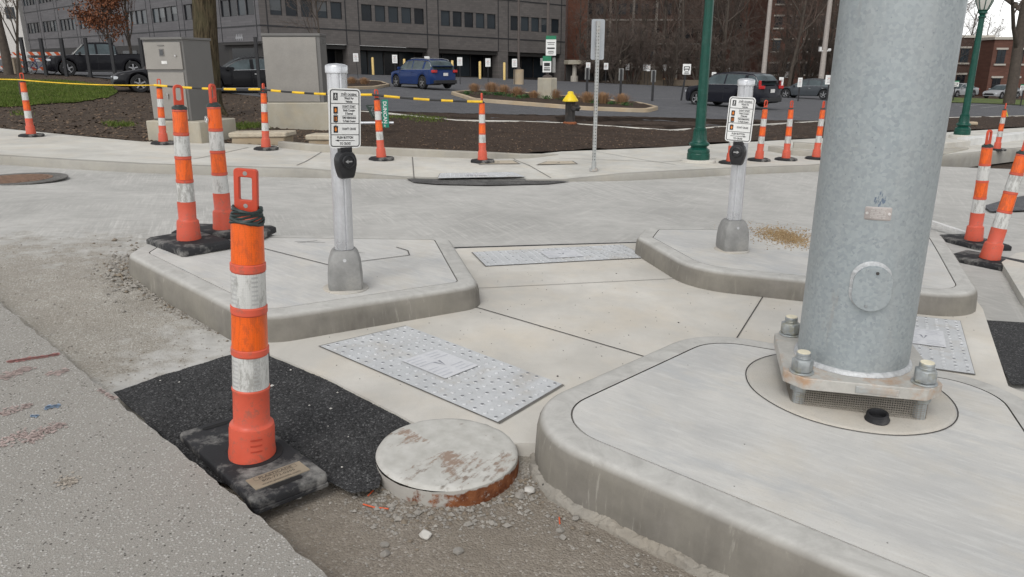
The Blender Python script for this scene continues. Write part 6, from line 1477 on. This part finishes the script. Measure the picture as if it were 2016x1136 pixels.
    for cx in (fx, rx):
        for s_ in (1, -1):
            X = -(cx-L/2); y = s_*(Wd/2-.11); mb = MB(); mb.T = Matrix.Translation((X, y, wr)) @ Matrix.Rotation(R(90), 4, 'X'); mb.lathe([(wr*.62, -.11), (wr*.93, -.11), (wr, -.08), (wr, .08), (wr*.93, .11), (wr*.62, .11)], 28); mb.f = mb.f[:-2]; mb.mi = mb.mi[:-2]; wl = mb.build('wheel', M['tyre'], o, 40)
            mb = MB(); mb.T = Matrix.Translation((X, y+s_*.085, wr)) @ Matrix.Rotation(R(90), 4, 'X'); mb.lathe([(wr*.63, -.02), (wr*.66, .015), (wr*.60, .02), (wr*.58, -.005)], 28, 0); mb.f = [f for f in mb.f if len(f) == 4]; mb.mi = [0]*len(mb.f)
            for k in range(5):
                a = k*1.2566+.3; mb.box((wr*.31*math.cos(a), wr*.31*math.sin(a), 0), (wr*.60, wr*.15, .025), 0, a)
            mb.lathe([(wr*.13, -.01), (wr*.12, .02), (0, .022)], 12); mb.build('rim', M['rim'], wl, 30)
            mb = MB(); mb.T = Matrix.Translation((X, s_*(Wd/2-.14), wr)) @ Matrix.Rotation(R(90), 4, 'X'); mb.lathe([(0, -.01), (wr*.64, -.01), (wr*.64, .01), (0, .01)], 24); mb.build('brake_disc', M['trim_k'], wl, 30)
    zf = deck(.03*L); w = half(.03*L)
    mb = MB(); mb.box((L/2-.02, 0, zf-.20), (.06, w*1.25, .16)); mb.box((L/2-.03, 0, zb+.2), (.08, w*1.5, .12)); mb.build('grille', M['trim_k'], o, 30, .015)
    for s_ in (1, -1):
        mb = MB(); mb.box((L/2-.17, s_*w*.84, zf-.13), (.24, .24, .12), rz=-s_*.5); mb.build('headlight', M['headl'], o, 30, .02)
        if kind == 'suv': 
            mb = MB(); zt = deck(.97*L); mb.box((-L/2+.09, s_*half(.975*L)*.90, zt-.08), (.26, .26, .15), rz=s_*.4); mb.box((-L/2+.16, s_*half(.96*L)*.93, zt+.10), (.12, .10, .26), rz=s_*.3) if tail == 2 else None; mb.build('tail_light', M['redl'], o, 30, .02)
        else:
            mb = MB(); zt = deck(.97*L); mb.box((-L/2+.05, s_*half(.98*L)*.85, zt-.12), (.16, .26, .14), rz=s_*.3); mb.build('tail_light', M['redl'], o, 30, .02)
    mb = MB(); mb.box((-L/2+.03, 0, zb+.17), (.16, Wd*.82, .2)); mb.build('rear_bumper', M['trim_k'], o, 30, .03)
    if plate: mb = MB(); mb.box((-L/2-.02, 0, .80 if kind == 'suv' else .6), (.02, .31, .16)); mb.build('number_plate', M['ribwhite'], o, 0)
    if kind == 'suv': mb = MB(); c = cols[-3]; mb.box((c[0]-.16, 0, c[4]+.015), (.32, c[2]*1.85, .035)); mb.build('spoiler', paint, o, 30, .01)
    if kind == 'truck':
        mb = MB(); x0 = (g1+.02)*L; x1 = .975*L; mb.box((-((x0+x1)/2-L/2), 0, deck(.9*L)+.03), (x1-x0, Wd*.80, .02)); mb.build('bed_cover', M['trim_k'], o, 0)
        mb = MB(); mb.box((0, Wd/2-.02, zb+.06), (L*.34, .1, .08)); mb.box((0, -Wd/2+.02, zb+.06), (L*.34, .1, .08)); mb.build('side_step', M['trim_k'], o, 30)
    return o
def paint(name, c): n = NT(name); n.b.inputs['Coat Weight'].default_value = .12; n.b.inputs['Coat Roughness'].default_value = .06; return n.out(mul(c, .7), .4, None, .05, .2)
SUVP = [(0, .62), (.015, .80), (.06, .92), (.16, .99), (.27, 1.06), (.5, 1.07), (.8, 1.10), (.93, 1.10), (.985, 1.02), (1, .72)]
SUVR = [(.24, 1.05), (.36, 1.52), (.42, 1.59), (.55, 1.63), (.75, 1.60), (.86, 1.54), (.90, 1.45), (.975, 1.02)]
SEDP = [(0, .50), (.012, .64), (.05, .74), (.15, .82), (.28, .90), (.5, .92), (.75, .95), (.86, .97), (.96, .96), (.988, .88), (1, .6)]
SEDR = [(.25, .89), (.38, 1.30), (.44, 1.40), (.55, 1.44), (.64, 1.42), (.72, 1.34), (.86, .96)]
TRKP = [(0, .62), (.012, .88), (.04, 1.02), (.14, 1.08), (.25, 1.13), (.5, 1.14), (.64, 1.15), (.655, 1.15), (.99, 1.16), (1, .7)]
TRKR = [(.24, 1.12), (.345, 1.66), (.40, 1.77), (.52, 1.79), (.60, 1.77), (.635, 1.66), (.655, 1.14)]
def gpt(px, py, off=.06): return W(px, py, off)
def cpos(px, Y): q = AT(px, Y); q.z += .06; return q
car('parked_car', 'blue compact sport utility car with roof rails before the grey building', 'car', 4.7, 1.86, SUVP, paint('blue_paint', (.010, .038, .155)), cpos(831, 45), R(130), (.24, .975), SUVR, 1.06, .50, (.88, 3.68), .36, 'suv', 1, True)
car('parked_car', 'dark sport utility car with red tail lights behind the right push button post', 'car', 4.6, 1.86, SUVP, paint('dark_paint', (.014, .015, .024)), cpos(1444, 37.5), R(127), (.24, .975), SUVR, 1.06, .50, (.9, 3.56), .36, 'suv', 2)
car('parked_car', 'grey sedan facing left, partly hidden by the galvanised pole', 'car', 4.85, 1.84, SEDP, paint('grey_paint', (.075, .085, .095)), cpos(1601, 57), R(140), (.25, .86), SEDR, .92, .46, (.92, 3.68), .34, 'sedan')
car('parked_car', 'black sedan with bright window trim between the big trunk and a utility cabinet', 'car', 4.9, 1.86, SEDP, paint('black_paint', (.008, .008, .010)), cpos(488, 33), R(207), (.25, .86), SEDR, .92, .46, (.92, 3.72), .34, 'sedan')
car('parked_car', 'dark car mostly hidden behind the left utility cabinet, its headlight showing', 'car', 4.7, 1.82, SEDP, paint('charcoal_paint', (.012, .012, .015)), cpos(344, 31.5), R(211), (.25, .86), SEDR, .92, .46, (.9, 3.6), .34, 'sedan')
car('pickup_truck', 'black crew cab pickup truck behind the black fence posts at left', 'pickup truck', 5.4, 1.9, TRKP, paint('pickup_black', (.009, .009, .013)), cpos(200, 44), R(214), (.24, .655), TRKR, 1.13, .64, (.95, 4.2), .40, 'truck')
for px, lab in ((1896, 'white car half hidden by the lawn, left of the far lamp post'), (1984, 'pale car roof showing above the lawn by the big tree at right')):
    q = cpos(px, 84); q.z -= .25; car('parked_car', lab, 'car', 4.7, 1.82, SEDP, paint('pale_paint', (.45, .46, .47)), q, R(205), (.25, .86), SEDR, .92, .46, (.9, 3.6), .34, 'sedan')

# ================================================================== buildings
def slope_z(x): return 4.98-(.0287 if x > -21.83 else .0075)*(x+21.83)
C0 = Vector((-21.83, 68)); DF = Vector((.809, .588)); DL = Vector((-.7134, .7008))
bld = empty('office_building', (C0.x, C0.y, 0), 0, 'long grey brick office building with ribbon rows of dark windows', 'building')
def face_box(mb, D, s0, s1, z0, z1, n0, n1, mi=0):    # box on the facade plane; n>0 is outwards (towards the street)
    Nn = Vector((D.y, -D.x)) if D is DF else Vector((-D.y, D.x))
    vs = []
    for n_ in (n0, n1):
        for s_, z in ((s0, z0), (s1, z0), (s1, z1), (s0, z1)):
            p = D*s_+Nn*n_; X = C0.x+p.x; vs.append((p.x, p.y, slope_z(X)+z))
    f = [(0, 1, 2, 3), (7, 6, 5, 4), (0, 4, 5, 1), (1, 5, 6, 2), (2, 6, 7, 3), (3, 7, 4, 0)]
    mb.add(vs, f if D is DL else [q[::-1] for q in f], mi)
FL = 3.88; blind_m = plain('blind_behind_glass', (.062, .068, .072), .3, 0, .3, 1)
def facade(D, bays, bw, wall, nwin, pitch, ww):
    Ltot = bays*bw; wl = MB(); bd = MB(); sf = MB(); gr = MB()
    for fl in range(4):
        z = fl*FL
        face_box(wl, D, 0, Ltot, z-1.35 if fl == 0 else z-1.55, z+.86, -.35, 0)          # spandrel below the windows
        face_box(bd, D, 0, Ltot, z-.09, z+.02, 0, .03); face_box(bd, D, 0, Ltot, z-.62, z-.56, 0, .02) if fl == 0 and False else None
        for b in range(bays):
            s0 = b*bw; m = (bw-(nwin-1)*pitch-ww)/2
            face_box(wl, D, s0, s0+m, z+.86, z+2.34, -.35, 0); face_box(wl, D, s0+bw-m, s0+bw, z+.86, z+2.34, -.35, 0)
            for w in range(nwin-1): face_box(wl, D, s0+m+w*pitch+ww, s0+m+(w+1)*pitch, z+.86, z+2.34, -.35, -.02)
            if fl < 2:
                for w in range(nwin):
                    a = s0+m+w*pitch; wb = MB(); face_box(wb, D, a, a+ww, z+.86, z+2.34, -.16, -.13); wo = wb.build('window', M['winglass'], bld, 0)
                    fb_ = MB()
                    for (p0, p1, q0, q1) in ((a, a+.05, z+.86, z+2.34), (a+ww-.05, a+ww, z+.86, z+2.34), (a+.05, a+ww-.05, z+.86, z+.92), (a+.05, a+ww-.05, z+2.28, z+2.34)): face_box(fb_, D, p0, p1, q0, q1, -.13, -.07)
                    fb_.build('frame', M['trim_k'], wo, 0)
                    if random.random() < .34:
                        q_ = MB(); face_box(q_, D, a+.06, a+ww-.06, z+2.27-random.uniform(.25, 1.0), z+2.27, -.128, -.12); q_.build('blind', blind_m, wo, 0)
        if fl == 3: face_box(wl, D, 0, Ltot, z+2.34, z+4.2, -.35, 0)
        else: face_box(wl, D, 0, Ltot, z+2.34, z+FL-1.55, -.35, 0)
    for b in range(bays+1):                              # paired dark joints and pier
        s0 = b*bw
        for e in (-.65, .65):
            if 0 < s0+e < Ltot: face_box(bd, D, s0+e-.04, s0+e+.04, -1.3, 15, .0, .035)
        if D is DF: face_box(wl, D, max(0, s0-.62), min(Ltot, s0+.62), -6.5, -1.36, -1.2, -.01, 0)
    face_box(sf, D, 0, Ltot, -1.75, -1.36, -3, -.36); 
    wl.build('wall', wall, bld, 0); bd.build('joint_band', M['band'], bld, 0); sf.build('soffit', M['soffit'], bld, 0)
    return Ltot
LF = facade(DF, 4, 8.61, M['brick_g'], 5, 1.40, 1.08)
LL = facade(DL, 9, 8.12, M['brick_l'], 4, 1.62, 1.56)
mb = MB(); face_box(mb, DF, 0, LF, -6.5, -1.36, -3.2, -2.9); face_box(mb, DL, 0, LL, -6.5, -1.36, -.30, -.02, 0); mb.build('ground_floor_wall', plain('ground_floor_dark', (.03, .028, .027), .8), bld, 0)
for b in range(4):
    for w in range(4):
        if b == 0 and w < 3: continue
        mb = MB(); a = b*8.61+1.0+w*1.75; face_box(mb, DF, a, a+1.62, -4.0, -1.8, -2.88, -2.80); mb.build('shop_window', M['winglass'], bld, 0)
    mb = MB(); face_box(mb, DF, b*8.61+.7, b*8.61+8.2, -6.2, -4.05, -2.86, -2.7)
    for w in range(5): face_box(mb, DF, b*8.61+.86+w*1.75, b*8.61+.96+w*1.75, -4.05, -1.8, -2.86, -2.7)
    mb.build('shop_front', plain('shop_base', (.05, .045, .042), .7), bld, 0)
for i, s_ in enumerate((0.5, 9.5, 19, 28.5, 38, 47.5, 57)):
    mb = MB(); face_box(mb, DL, s_+.8, s_+5.2, -3.6, -1.9, .0, .05); mb.build('low_window', M['winglass'], bld, 0)
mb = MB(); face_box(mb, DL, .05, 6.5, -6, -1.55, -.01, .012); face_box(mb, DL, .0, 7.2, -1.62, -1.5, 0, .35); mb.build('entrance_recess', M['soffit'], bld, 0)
# house number on the entrance fascia
mb = MB(); Nl = Vector((-DL.y, DL.x)); ang = math.atan2(-DL.y, -DL.x); m = Matrix.Rotation(ang, 3, 'Z') @ XZ; p = DL*4.1+Nl*.03
text(mb, '4444', .78, (p.x, p.y, slope_z(C0.x+p.x)-1.22), 0, .9, rot=m, bold=.03); mb.build('house_number', plain('number_grey', (.30, .30, .31), .5), bld, 0)
rf = MB(); A = Vector((0, 0)); B = DF*LF; Cc = DL*LL; rf.add([(A.x, A.y, slope_z(C0.x)+15.7), (B.x, B.y, slope_z(C0.x+B.x)+15.7), (B.x+Cc.x, B.y+Cc.y, 20), (Cc.x, Cc.y, slope_z(C0.x+Cc.x)+15.7)], [(0, 1, 2, 3)]); rf.add([(B.x, B.y, -2), (B.x+Cc.x*.4, B.y+Cc.y*.4, -2), (B.x+Cc.x*.4, B.y+Cc.y*.4, 20), (B.x, B.y, 20)], [(0, 1, 2, 3)]); rf.build('roof', M['soffit'], bld, 0)
def tower(name, label, px0, px1, Y, z0, z1, mat, wins, frame=None, wm='winglass', depth=14, yawd=0, cat='building'):
    x0, x1 = XAT(px0, 130, Y), XAT(px1, 130, Y); zz = H((x0+x1)/2, Y); o = empty(name, ((x0+x1)/2, Y, zz-.5), R(yawd), label, cat); w = x1-x0
    mb = MB(); mb.box((0, depth/2, (z0+z1)/2), (w, depth, z1-z0)); mb.build('wall', mat, o, 0)
    mb = MB(); mb.box((0, depth/2, z1+.12), (w+.3, depth+.3, .3)); mb.build('roof', M['stonework'] if frame else M['soffit'], o, 0)
    nx, pit, fw, fh, zs = wins
    for z in zs:
        for i in range(nx):
            x = (i-(nx-1)/2)*pit; mb = MB(); mb.box((x, -.02, z+fh/2), (fw, .12, fh)); mb.box((x, -.09, z+fh/2), (fw, .03, .06), 1); mb.box((x, -.09, z+fh/2), (.06, .03, fh), 1); wo = mb.build('window', [M[wm], M['trim_k']], o, 0)
            if frame: mb = MB(); mb.box((x, -.06, z-.12), (fw+.4, .22, .2)); mb.box((x, -.06, z+fh+.12), (fw+.4, .16, .22)); mb.build('frame', M[frame], wo, 0)
    return o, w
tower('brick_stair_tower', 'narrow red brick tower right of the grey office building', 1116, 1154, 100, 0, 26, M['brick_t'], (0, 1, 1, 1, ()), None)
ap, aw = tower('apartment_block', 'brick apartment block with pale concrete grid and many windows behind the bare trees', 1153, 1420, 104, 0, 26, M['brick_b'], (13, 1.5, 1.0, 1.35, [3+3.0*i for i in range(6)]), None)
mb = MB()
for i in range(7): mb.box((-aw/2+aw*i/6, -.25, 13), (.28, .3, 26))
for i in range(8): mb.box((0, -.23, 2.3+3.0*i), (aw, .22, .22))
mb.build('concrete_grid', plain('dim_concrete', (.27, .245, .215), .8), ap, 0)
tower('brick_building', 'tall red brown brick building behind the bare trees and light poles', 1508, 1690, 112, 0, 24, M['brick_r'], (6, 2.2, 1.1, 1.5, [2.2+3.2*i for i in range(6)]), 'stonework')
tower('brick_building', 'darker brown brick building deep behind the bare trees in the middle', 1395, 1472, 122, 0, 30, M['brick_r'], (4, 2.2, 1.1, 1.5, [2.2+3.2*i for i in range(7)]), None)
tower('brick_house', 'brown brick apartment house with pale window trims behind the far lamp post', 1845, 1945, 98, -1.0, 7.2, M['brick_b'], (3, 2.2, 1.0, 1.7, [1.0, 4.2]), 'stonework', depth=10)
tower('brick_house', 'brick apartment house behind the big tree at the right edge', 1950, 2090, 94, -1.0, 7.0, M['brick_r'], (4, 2.2, 1.0, 1.6, [.9, 4.2]), 'stonework', depth=10)
tower('white_building', 'white building at the far left edge behind the brown leaved tree', -140, 57, 122, 0, 26, M['wall_w'], (6, 2.6, 1.4, 1.7, [6+3.8*i for i in range(4)]), None)
# low terrace wall, planters by the office building
q = AT(1133, 84); mb = MB(); o = empty('terrace_canopy', q, R(10), 'low grey concrete canopy on short columns right of the office building', 'canopy')
mb.box((2.2, 0, 1.9), (6.5, 2, .45)); mb.build('slab', M['pad2'], o, 30, .03)
for x in (-.2, 4.6): mb = MB(); mb.lathe([(.25, -.3), (.25, 1.66), (.4, 1.67)], 12); mb.lathe([(.42, -.3), (.42, .5), (0, .5)], 12) if x < 0 else None; mb.T = Matrix.Identity(4); c_ = mb.build('column', M['stonework'], o, 40); c_.location = (x, -.4, 0)
mb = MB(); mb.box((2.2, .8, .8), (6.2, .1, 1.7)); mb.build('dark_back_wall', M['soffit'], o, 0)
q = AT(1283, 82); mb = MB(); mb.box((0, 0, .9), (2.3, .8, 1.0)); mb.box((0, .1, .2), (8, .6, .5)); tag(mb.build('stone_planter', M['planter'], None, 0, .03, loc=q) if False else mb.build('stone_planter', M['planter'], None, 30, .03, loc=q), 'brown stone planter wall in front of the dense bush', 'planter')
q = AT(1345, 80); mb = MB(); mb.box((0, 0, .3), (9, .5, .6)); tag(mb.build('garden_wall', M['planter'], None, 30, .03, loc=q), 'low brown garden wall behind the car notice', 'wall')

# ------------------------------------------------------------------ barricades, bin and bicycle at the far left
def barricade(px, pb, w, rows, label):
    q = W(px, pb, .02); k = q.y/FPX; o = empty('barricade', q, math.atan2(-q.x, q.y)+.1, label, 'barricade', 'striped barricades by the white building'); wd = w*k
    for zr in rows:
        z0 = zr*k; hh = 6*k; mb = MB(); mb.box((0, 0, z0), (wd, .04, hh)); b_ = mb.build('board', M['ribwhite'], o, 0); mb = MB(); n = max(3, int(wd/.42))
        for i in range(n): x = -wd/2+wd*(i+.25)/n; s_ = wd/n*.48; mb.add([(x, -.023, z0+hh/2), (x+s_, -.023, z0+hh/2), (x+s_+hh*.7, -.023, z0-hh/2), (x+hh*.7, -.023, z0-hh/2)][::-1], [(0, 1, 2, 3)])
        mb.build('stripes', plain('barricade_orange', (.62, .10, .02), .5), b_, 0)
    mb = MB()
    for x in (-wd*.42, wd*.42): mb.box((x, .05, 20*k), (.05, .05, 40*k)); mb.box((x, .05, .03), (.08, 1.0, .06))
    mb.build('frame', M['grey_frame'], o, 0); return o
barricade(33, 143, 24, (12, 24, 34), 'striped barricade between the two left trunks'); barricade(92, 146, 56, (10, 26, 37), 'wide striped barricade in front of the grey building near the pickup hood'); barricade(-5, 142, 26, (8, 26), 'striped barricade cut by the left edge of the picture')
q = W(30, 146, .03); k = q.y/FPX; mb = MB(); mb.box((0, 0, 14*k), (17*k, .6, 28*k)); mb.box((0, 0, 28.5*k), (18*k, .65, 1.5*k)); tag(mb.build('litter_bin', plain('bin_tan', (.27, .22, .16), .8), None, 30, .02, loc=q), 'square tan litter bin right of the left edge tree', 'bin')
q = W(82, 146, .03); k = q.y/FPX; o = empty('bicycle', q, .2, 'bicycle parked before the striped barricade', 'bicycle'); r_ = .34
for x in (-.52, .52):
    mb = MB(); mb.tube([(x+r_*math.cos(a*.3142), 0, r_+r_*math.sin(a*.3142)) for a in range(21)], .025, 5, 0, False)
    for a in range(8): mb.tube([(x, 0, r_), (x+r_*math.cos(a*.785), 0, r_+r_*math.sin(a*.785))], .006, 3)
    mb.build('wheel', M['tyre'], o, 0)
mb = MB()
for a, b in (((-.52, .34), (-.12, .32)), ((-.52, .34), (-.2, .78)), ((-.12, .32), (-.24, .9)), ((-.12, .32), (.36, .75)), ((-.2, .78), (.36, .8)), ((.52, .34), (.34, .95))): mb.tube([(a[0], 0, a[1]), (b[0], 0, b[1])], .02, 5)
mb.build('frame', plain('bike_blue', (.02, .03, .12), .4), o, 0)
mb = MB(); mb.box((-.24, 0, .93), (.26, .14, .05)); mb.build('saddle', M['trim_k'], o, 0); mb = MB(); mb.tube([(.34, -.27, .98), (.33, 0, .96), (.34, .27, .98)], .014, 5); mb.build('handlebar', M['trim_k'], o, 0)

# ================================================================== trees
def tree_parts(seed, ht, r0, levels=4, spread=.75, lift=.35, clear=.22, nb=(11, 7, 6, 5), dens=1.0, lean=(0, 0), multi=1, tmin=.0075):
    rr = random.Random(seed); TB = MB(); CB = MB(); tips = []
    def branch(p, d, L, r, lv):
        n = (7, 5, 4, 3, 2)[lv]; pts = [p.copy()]; rad = [r]; cur = p.copy(); dd = d.copy(); step = L/n
        for i in range(n):
            w = (.05, .16, .22, .3, .35)[lv]; dd = (dd+Vector((rr.gauss(0, w), rr.gauss(0, w), rr.gauss(0, w)*.6+(.03 if lv else .06)*lift*3))).normalized(); cur = cur+dd*step; pts.append(cur.copy()); rad.append(max(tmin, r*(1-(.62 if lv == 0 else .85)*(i+1)/n)))
        (TB if lv <= 1 else CB).tube(pts, rad, (12, 7, 4, 3, 3)[lv], 0, False)
        if lv >= levels: tips.append(pts[-1]); return
        cnt = max(2, int(nb[lv]*dens*rr.uniform(.8, 1.2)))
        for k in range(cnt):
            t = (clear+(1-clear)*(k+rr.random())/cnt) if lv == 0 else .18+.8*(k+rr.random())/cnt
            i = min(n-1, int(t*n)); f = t*n-i; q = pts[i].lerp(pts[i+1], f); ax = (pts[i+1]-pts[i]).normalized()
            a = rr.uniform(0, 6.283); u = ax.orthogonal().normalized(); v = ax.cross(u); side = u*math.cos(a)+v*math.sin(a); an = spread*rr.uniform(.7, 1.25)
            nd = (ax*math.cos(an)+side*math.sin(an)+Vector((0, 0, .12*lift))).normalized()
            bl = (ht*.48*(1-.62*(t-clear)/(1-clear)) if lv == 0 else L*(.62-.25*t))*rr.uniform(.75, 1.2); br = min(rad[i]*.62, r*(.42, .45, .5, .55)[lv]); branch(q, nd, bl, max(tmin, br), lv+1)
    for m in range(multi):
        a = m*2.4; d = Vector((lean[0]+(.45*math.cos(a) if multi > 1 else 0), lean[1]+(.45*math.sin(a) if multi > 1 else 0), 1)).normalized(); branch(Vector((.1*math.cos(a), .1*math.sin(a), -.3)) if multi > 1 else Vector((0, 0, -.3)), d, ht*(1 if multi == 1 else rr.uniform(.8, 1)), r0, 0)
    return TB, CB, tips
def tree_obj(name, seed, ht, r0, twig='twig', bark='bark', **kw):
    TB, CB, tips = tree_parts(seed, ht, r0, **kw); o = empty(name, (0, 0, 0)); TB.build('trunk', M[bark], o, 60); CB.build('crown', M[twig], o, 0); return o, tips
VAR = [tree_obj('bare_tree', 1, 16, .19, clear=.12, spread=.85, nb=(12, 7, 6, 6))[0], tree_obj('bare_tree', 2, 18, .22, twig='twig2', spread=.68, lift=.5, clear=.12, nb=(12, 7, 6, 6))[0], tree_obj('bare_tree', 3, 14, .16, spread=.95, clear=.10, nb=(12, 7, 6, 6))[0], tree_obj('bare_tree', 5, 17, .20, twig='twig2', spread=.6, lift=.7, clear=.12, nb=(12, 7, 6, 6))[0]]
BUSH = tree_obj('bare_bush', 11, 6.2, .13, twig='twig', multi=5, spread=.8, clear=.12, nb=(8, 6, 6, 5), dens=1.1)[0]
used = {}
def place_tree(proto, px, Y, s, rz, label, cat='tree', grp='bare trees behind the lot'):
    q = AT(px, Y)
    if proto.name not in used: used[proto.name] = 1; o = proto; o.location = q; o.rotation_euler = (0, 0, rz); tag(o, label, cat, grp)
    else: o = copy_tree(proto, q, rz, label, grp); o['category'] = cat
    o.scale = (s, s, s*random.uniform(.95, 1.1)); return o
TL = [(1140, 90, .6, 0), (1190, 92, .9, 1), (1212, 84, .9, 2), (1262, 93, 1, 0), (1300, 86, .9, 3), (1352, 84, .95, 1), (1392, 90, 1, 2), (1424, 82, 1.05, 0), (1432, 94, 1.0, 3), (1452, 84, .7, 2), (1540, 88, 1, 1), (1556, 80, .95, 3), (1590, 90, 1.0, 0), (1622, 84, .9, 2), (1655, 82, 1.0, 1), (1328, 96, 1.05, 2), (1540, 97, 1.1, 0), (1578, 99, 1.1, 1), (1606, 96, 1.1, 2), (1640, 100, 1.1, 3), (1378, 98, 1.1, 0), (1408, 99, 1.0, 2), (1562, 88, .85, 2), ]
TLAB = ['bare tree right beside the office building corner', 'bare tree before the red brick tower edge', 'bare tree behind the perforated post sign', 'bare tree behind the dense bush', 'bare tree above the brown stone planter', 'bare tree right of the brown stone planter', 'bare tree directly behind the green lamp post', 'bare tree with fanning limbs right of the green lamp post', 'bare tree left of the gap of sky', 'smaller bare tree just left of the pale light pole', 'bare tree just right of the pale light pole', 'bare tree above the grey sedan', 'bare tree between the two pale light poles, toward the right one', 'bare tree at the right pale light pole', 'bare tree at the left edge of the galvanised pole', 'bare tree deep behind the garden wall', 'bare tree in the rear row right of the pale light pole', 'bare tree in the rear row before the red brown brick building', 'bare tree in the rear row near the right pale light pole', 'bare tree in the rear row behind the galvanised pole', 'bare tree in the rear row left of the green lamp post', 'bare tree in the rear row just right of the green lamp post', 'shorter bare tree behind the front of the grey sedan']
for i, ((px, Y, s, v), lab) in enumerate(zip(TL, TLAB)): place_tree(VAR[v], px, Y, s, i*1.9, lab)
for i, (px, Y, s, lab) in enumerate([(1212, 77, 1.0, 'dense dark bare bush left of the brown stone planter'), (1248, 78, 1.05, 'dense dark bare bush touching the brown stone planter'), (1322, 79, .9, 'bare bush right of the brown stone planter'), (1180, 80, .8, 'bare bush behind the perforated post'), (1378, 80, .8, 'bare bush behind the green lamp post'), (1452, 80, .8, 'bare bush behind the dark car roof'), (1530, 84, .9, 'bare bush behind the tail of the dark car'), (1590, 86, .9, 'bare bush behind the grey sedan'), (1640, 84, .9, 'bare bush at the edge of the galvanised pole')]): place_tree(BUSH, px, Y, s, i*2.1, lab, 'bush', 'bare bushes behind the lot')
place_tree(VAR[0], 1872, 90, .62, 2.2, 'bare tree right of the galvanised pole, before the brick houses'); place_tree(VAR[2], 1940, 104, .75, 1.0, 'bare tree rising behind the roof of the brick houses'); place_tree(VAR[3], 1905, 108, .7, 4.0, 'bare tree behind the lantern of the far lamp')
bt, _ = tree_obj('bare_tree', 21, 20, .44, bark='bark', spread=.95, lift=.15, clear=.2, nb=(12, 7, 6, 5)); q = AT(2000, 62); bt.location = q; tag(bt, 'large bare tree with spreading limbs on the lawn at the right edge', 'tree', 'bare trees behind the lot')
# near trunk
q = W(413, 226, .06); TB, CB, _t = tree_parts(31, 13, .345, levels=3, tmin=.004, clear=.42, spread=.7, nb=(9, 6, 5, 4)); o = empty('big_tree', q, 0, rot=(0, R(3.8), 0), label='thick furrowed tree trunk between the two grey utility cabinets', cat='tree')
mb = MB(); rr = random.Random(2); pts = []; rad = []
n = 26; sides = 40; vs = []
for i in range(n+1):
    z = -.2+i/n*6.2; r = .335-.012*z+.16*math.exp(-max(0, z)/.22)
    for j in range(sides):
        a = 2*math.pi*j/sides; d = Vector((math.cos(a)*3, math.sin(a)*3, z*.5)); k = r*(1+.05*mnoise.noise(d)+.035*mnoise.noise(Vector((math.cos(a)*9, math.sin(a)*9, z*1.2)))+(.25*max(0, math.cos(a*5+1))*math.exp(-max(0, z)/.2))); vs.append((k*math.cos(a), k*math.sin(a), z))
mb.add(vs, [(i*sides+j, i*sides+(j+1) % sides, (i+1)*sides+(j+1) % sides, (i+1)*sides+j) for i in range(n) for j in range(sides)])
off = len(mb.v); 
for f in TB.f: pass
mb.build('trunk', M['bark_big'], o, 60); L2 = MB(); L2.v = [v+Vector((0, 0, .0)) for v in TB.v]; fs = [f for f in TB.f if all(TB.v[i].z > 4.6 for i in f)]; L2.f = fs; L2.mi = [0]*len(fs); L2.build('limbs', M['bark_big'], o, 60); CB.build('crown', M['twig'], o, 0)
# oaks with dry leaves and small bare trees at the left
def leafed(seed, ht, r0, nleaf, label, px, pb=None, Y=None, size=.11, rng_=.35, frac=1, **kw):
    TB, CB, tips = tree_parts(seed, ht, r0, levels=3, **kw); q = W(px, pb, .03) if pb else AT(px, Y); o = empty('oak_tree', q, seed, label, 'tree', 'brown leaved oaks at the left'); TB.build('trunk', M['bark'], o, 60); CB.build('twigs', M['twig'], o, 0); rr = random.Random(seed); mb = MB()
    tips = [t for t in tips if rr.random() < frac]
    for i in range(nleaf):
        c = rr.choice(tips)+Vector((rr.gauss(0, rng_), rr.gauss(0, rng_), rr.gauss(0, rng_*.8))); u = Vector((rr.gauss(0, 1), rr.gauss(0, 1), rr.gauss(0, 1))).normalized()*size*rr.uniform(.6, 1.2); w = u.orthogonal().normalized()*size*.5; mb.add([c-u, c+w, c+u, c-w], [(0, 1, 2, 3)])
    mb.build('crown', M['leaf'], o, 0); return o
leafed(41, 10, .24, 5200, 'oak with sparse brown leaves at the left edge', 18, 148, None, .06, .16, .5, clear=.30, spread=.75, nb=(10, 6, 5, 4))
leafed(43, 5.4, .09, 5200, 'small oak with dense rust brown leaves behind the black pickup', 222, None, 50, .10, .22, .8, clear=.22, spread=.5, nb=(12, 6, 5, 4), lift=.5)
o, _ = tree_obj('bare_tree', 47, 9, .11, twig='twig2', spread=.4, lift=.9, clear=.15, nb=(12, 6, 5, 4)); o.location = AT(262, 52); tag(o, 'slim upright bare tree behind the pickup bed', 'tree', 'bare trees at the left')
o, _ = tree_obj('bare_tree', 48, 7.5, .07, spread=.7, lift=.4, clear=.25, nb=(10, 6, 5, 4)); o.location = AT(638, 48); tag(o, 'young bare tree behind the pale utility cabinet', 'tree', 'bare trees at the left')
o, _ = tree_obj('bare_tree', 49, 5, .055, spread=.6, lift=.5, clear=.3, nb=(8, 5, 4, 3), levels=3); o.location = W(42, 192, .03); tag(o, 'thin sapling on the grass patch behind the leftmost channelizer', 'tree', 'bare trees at the left')
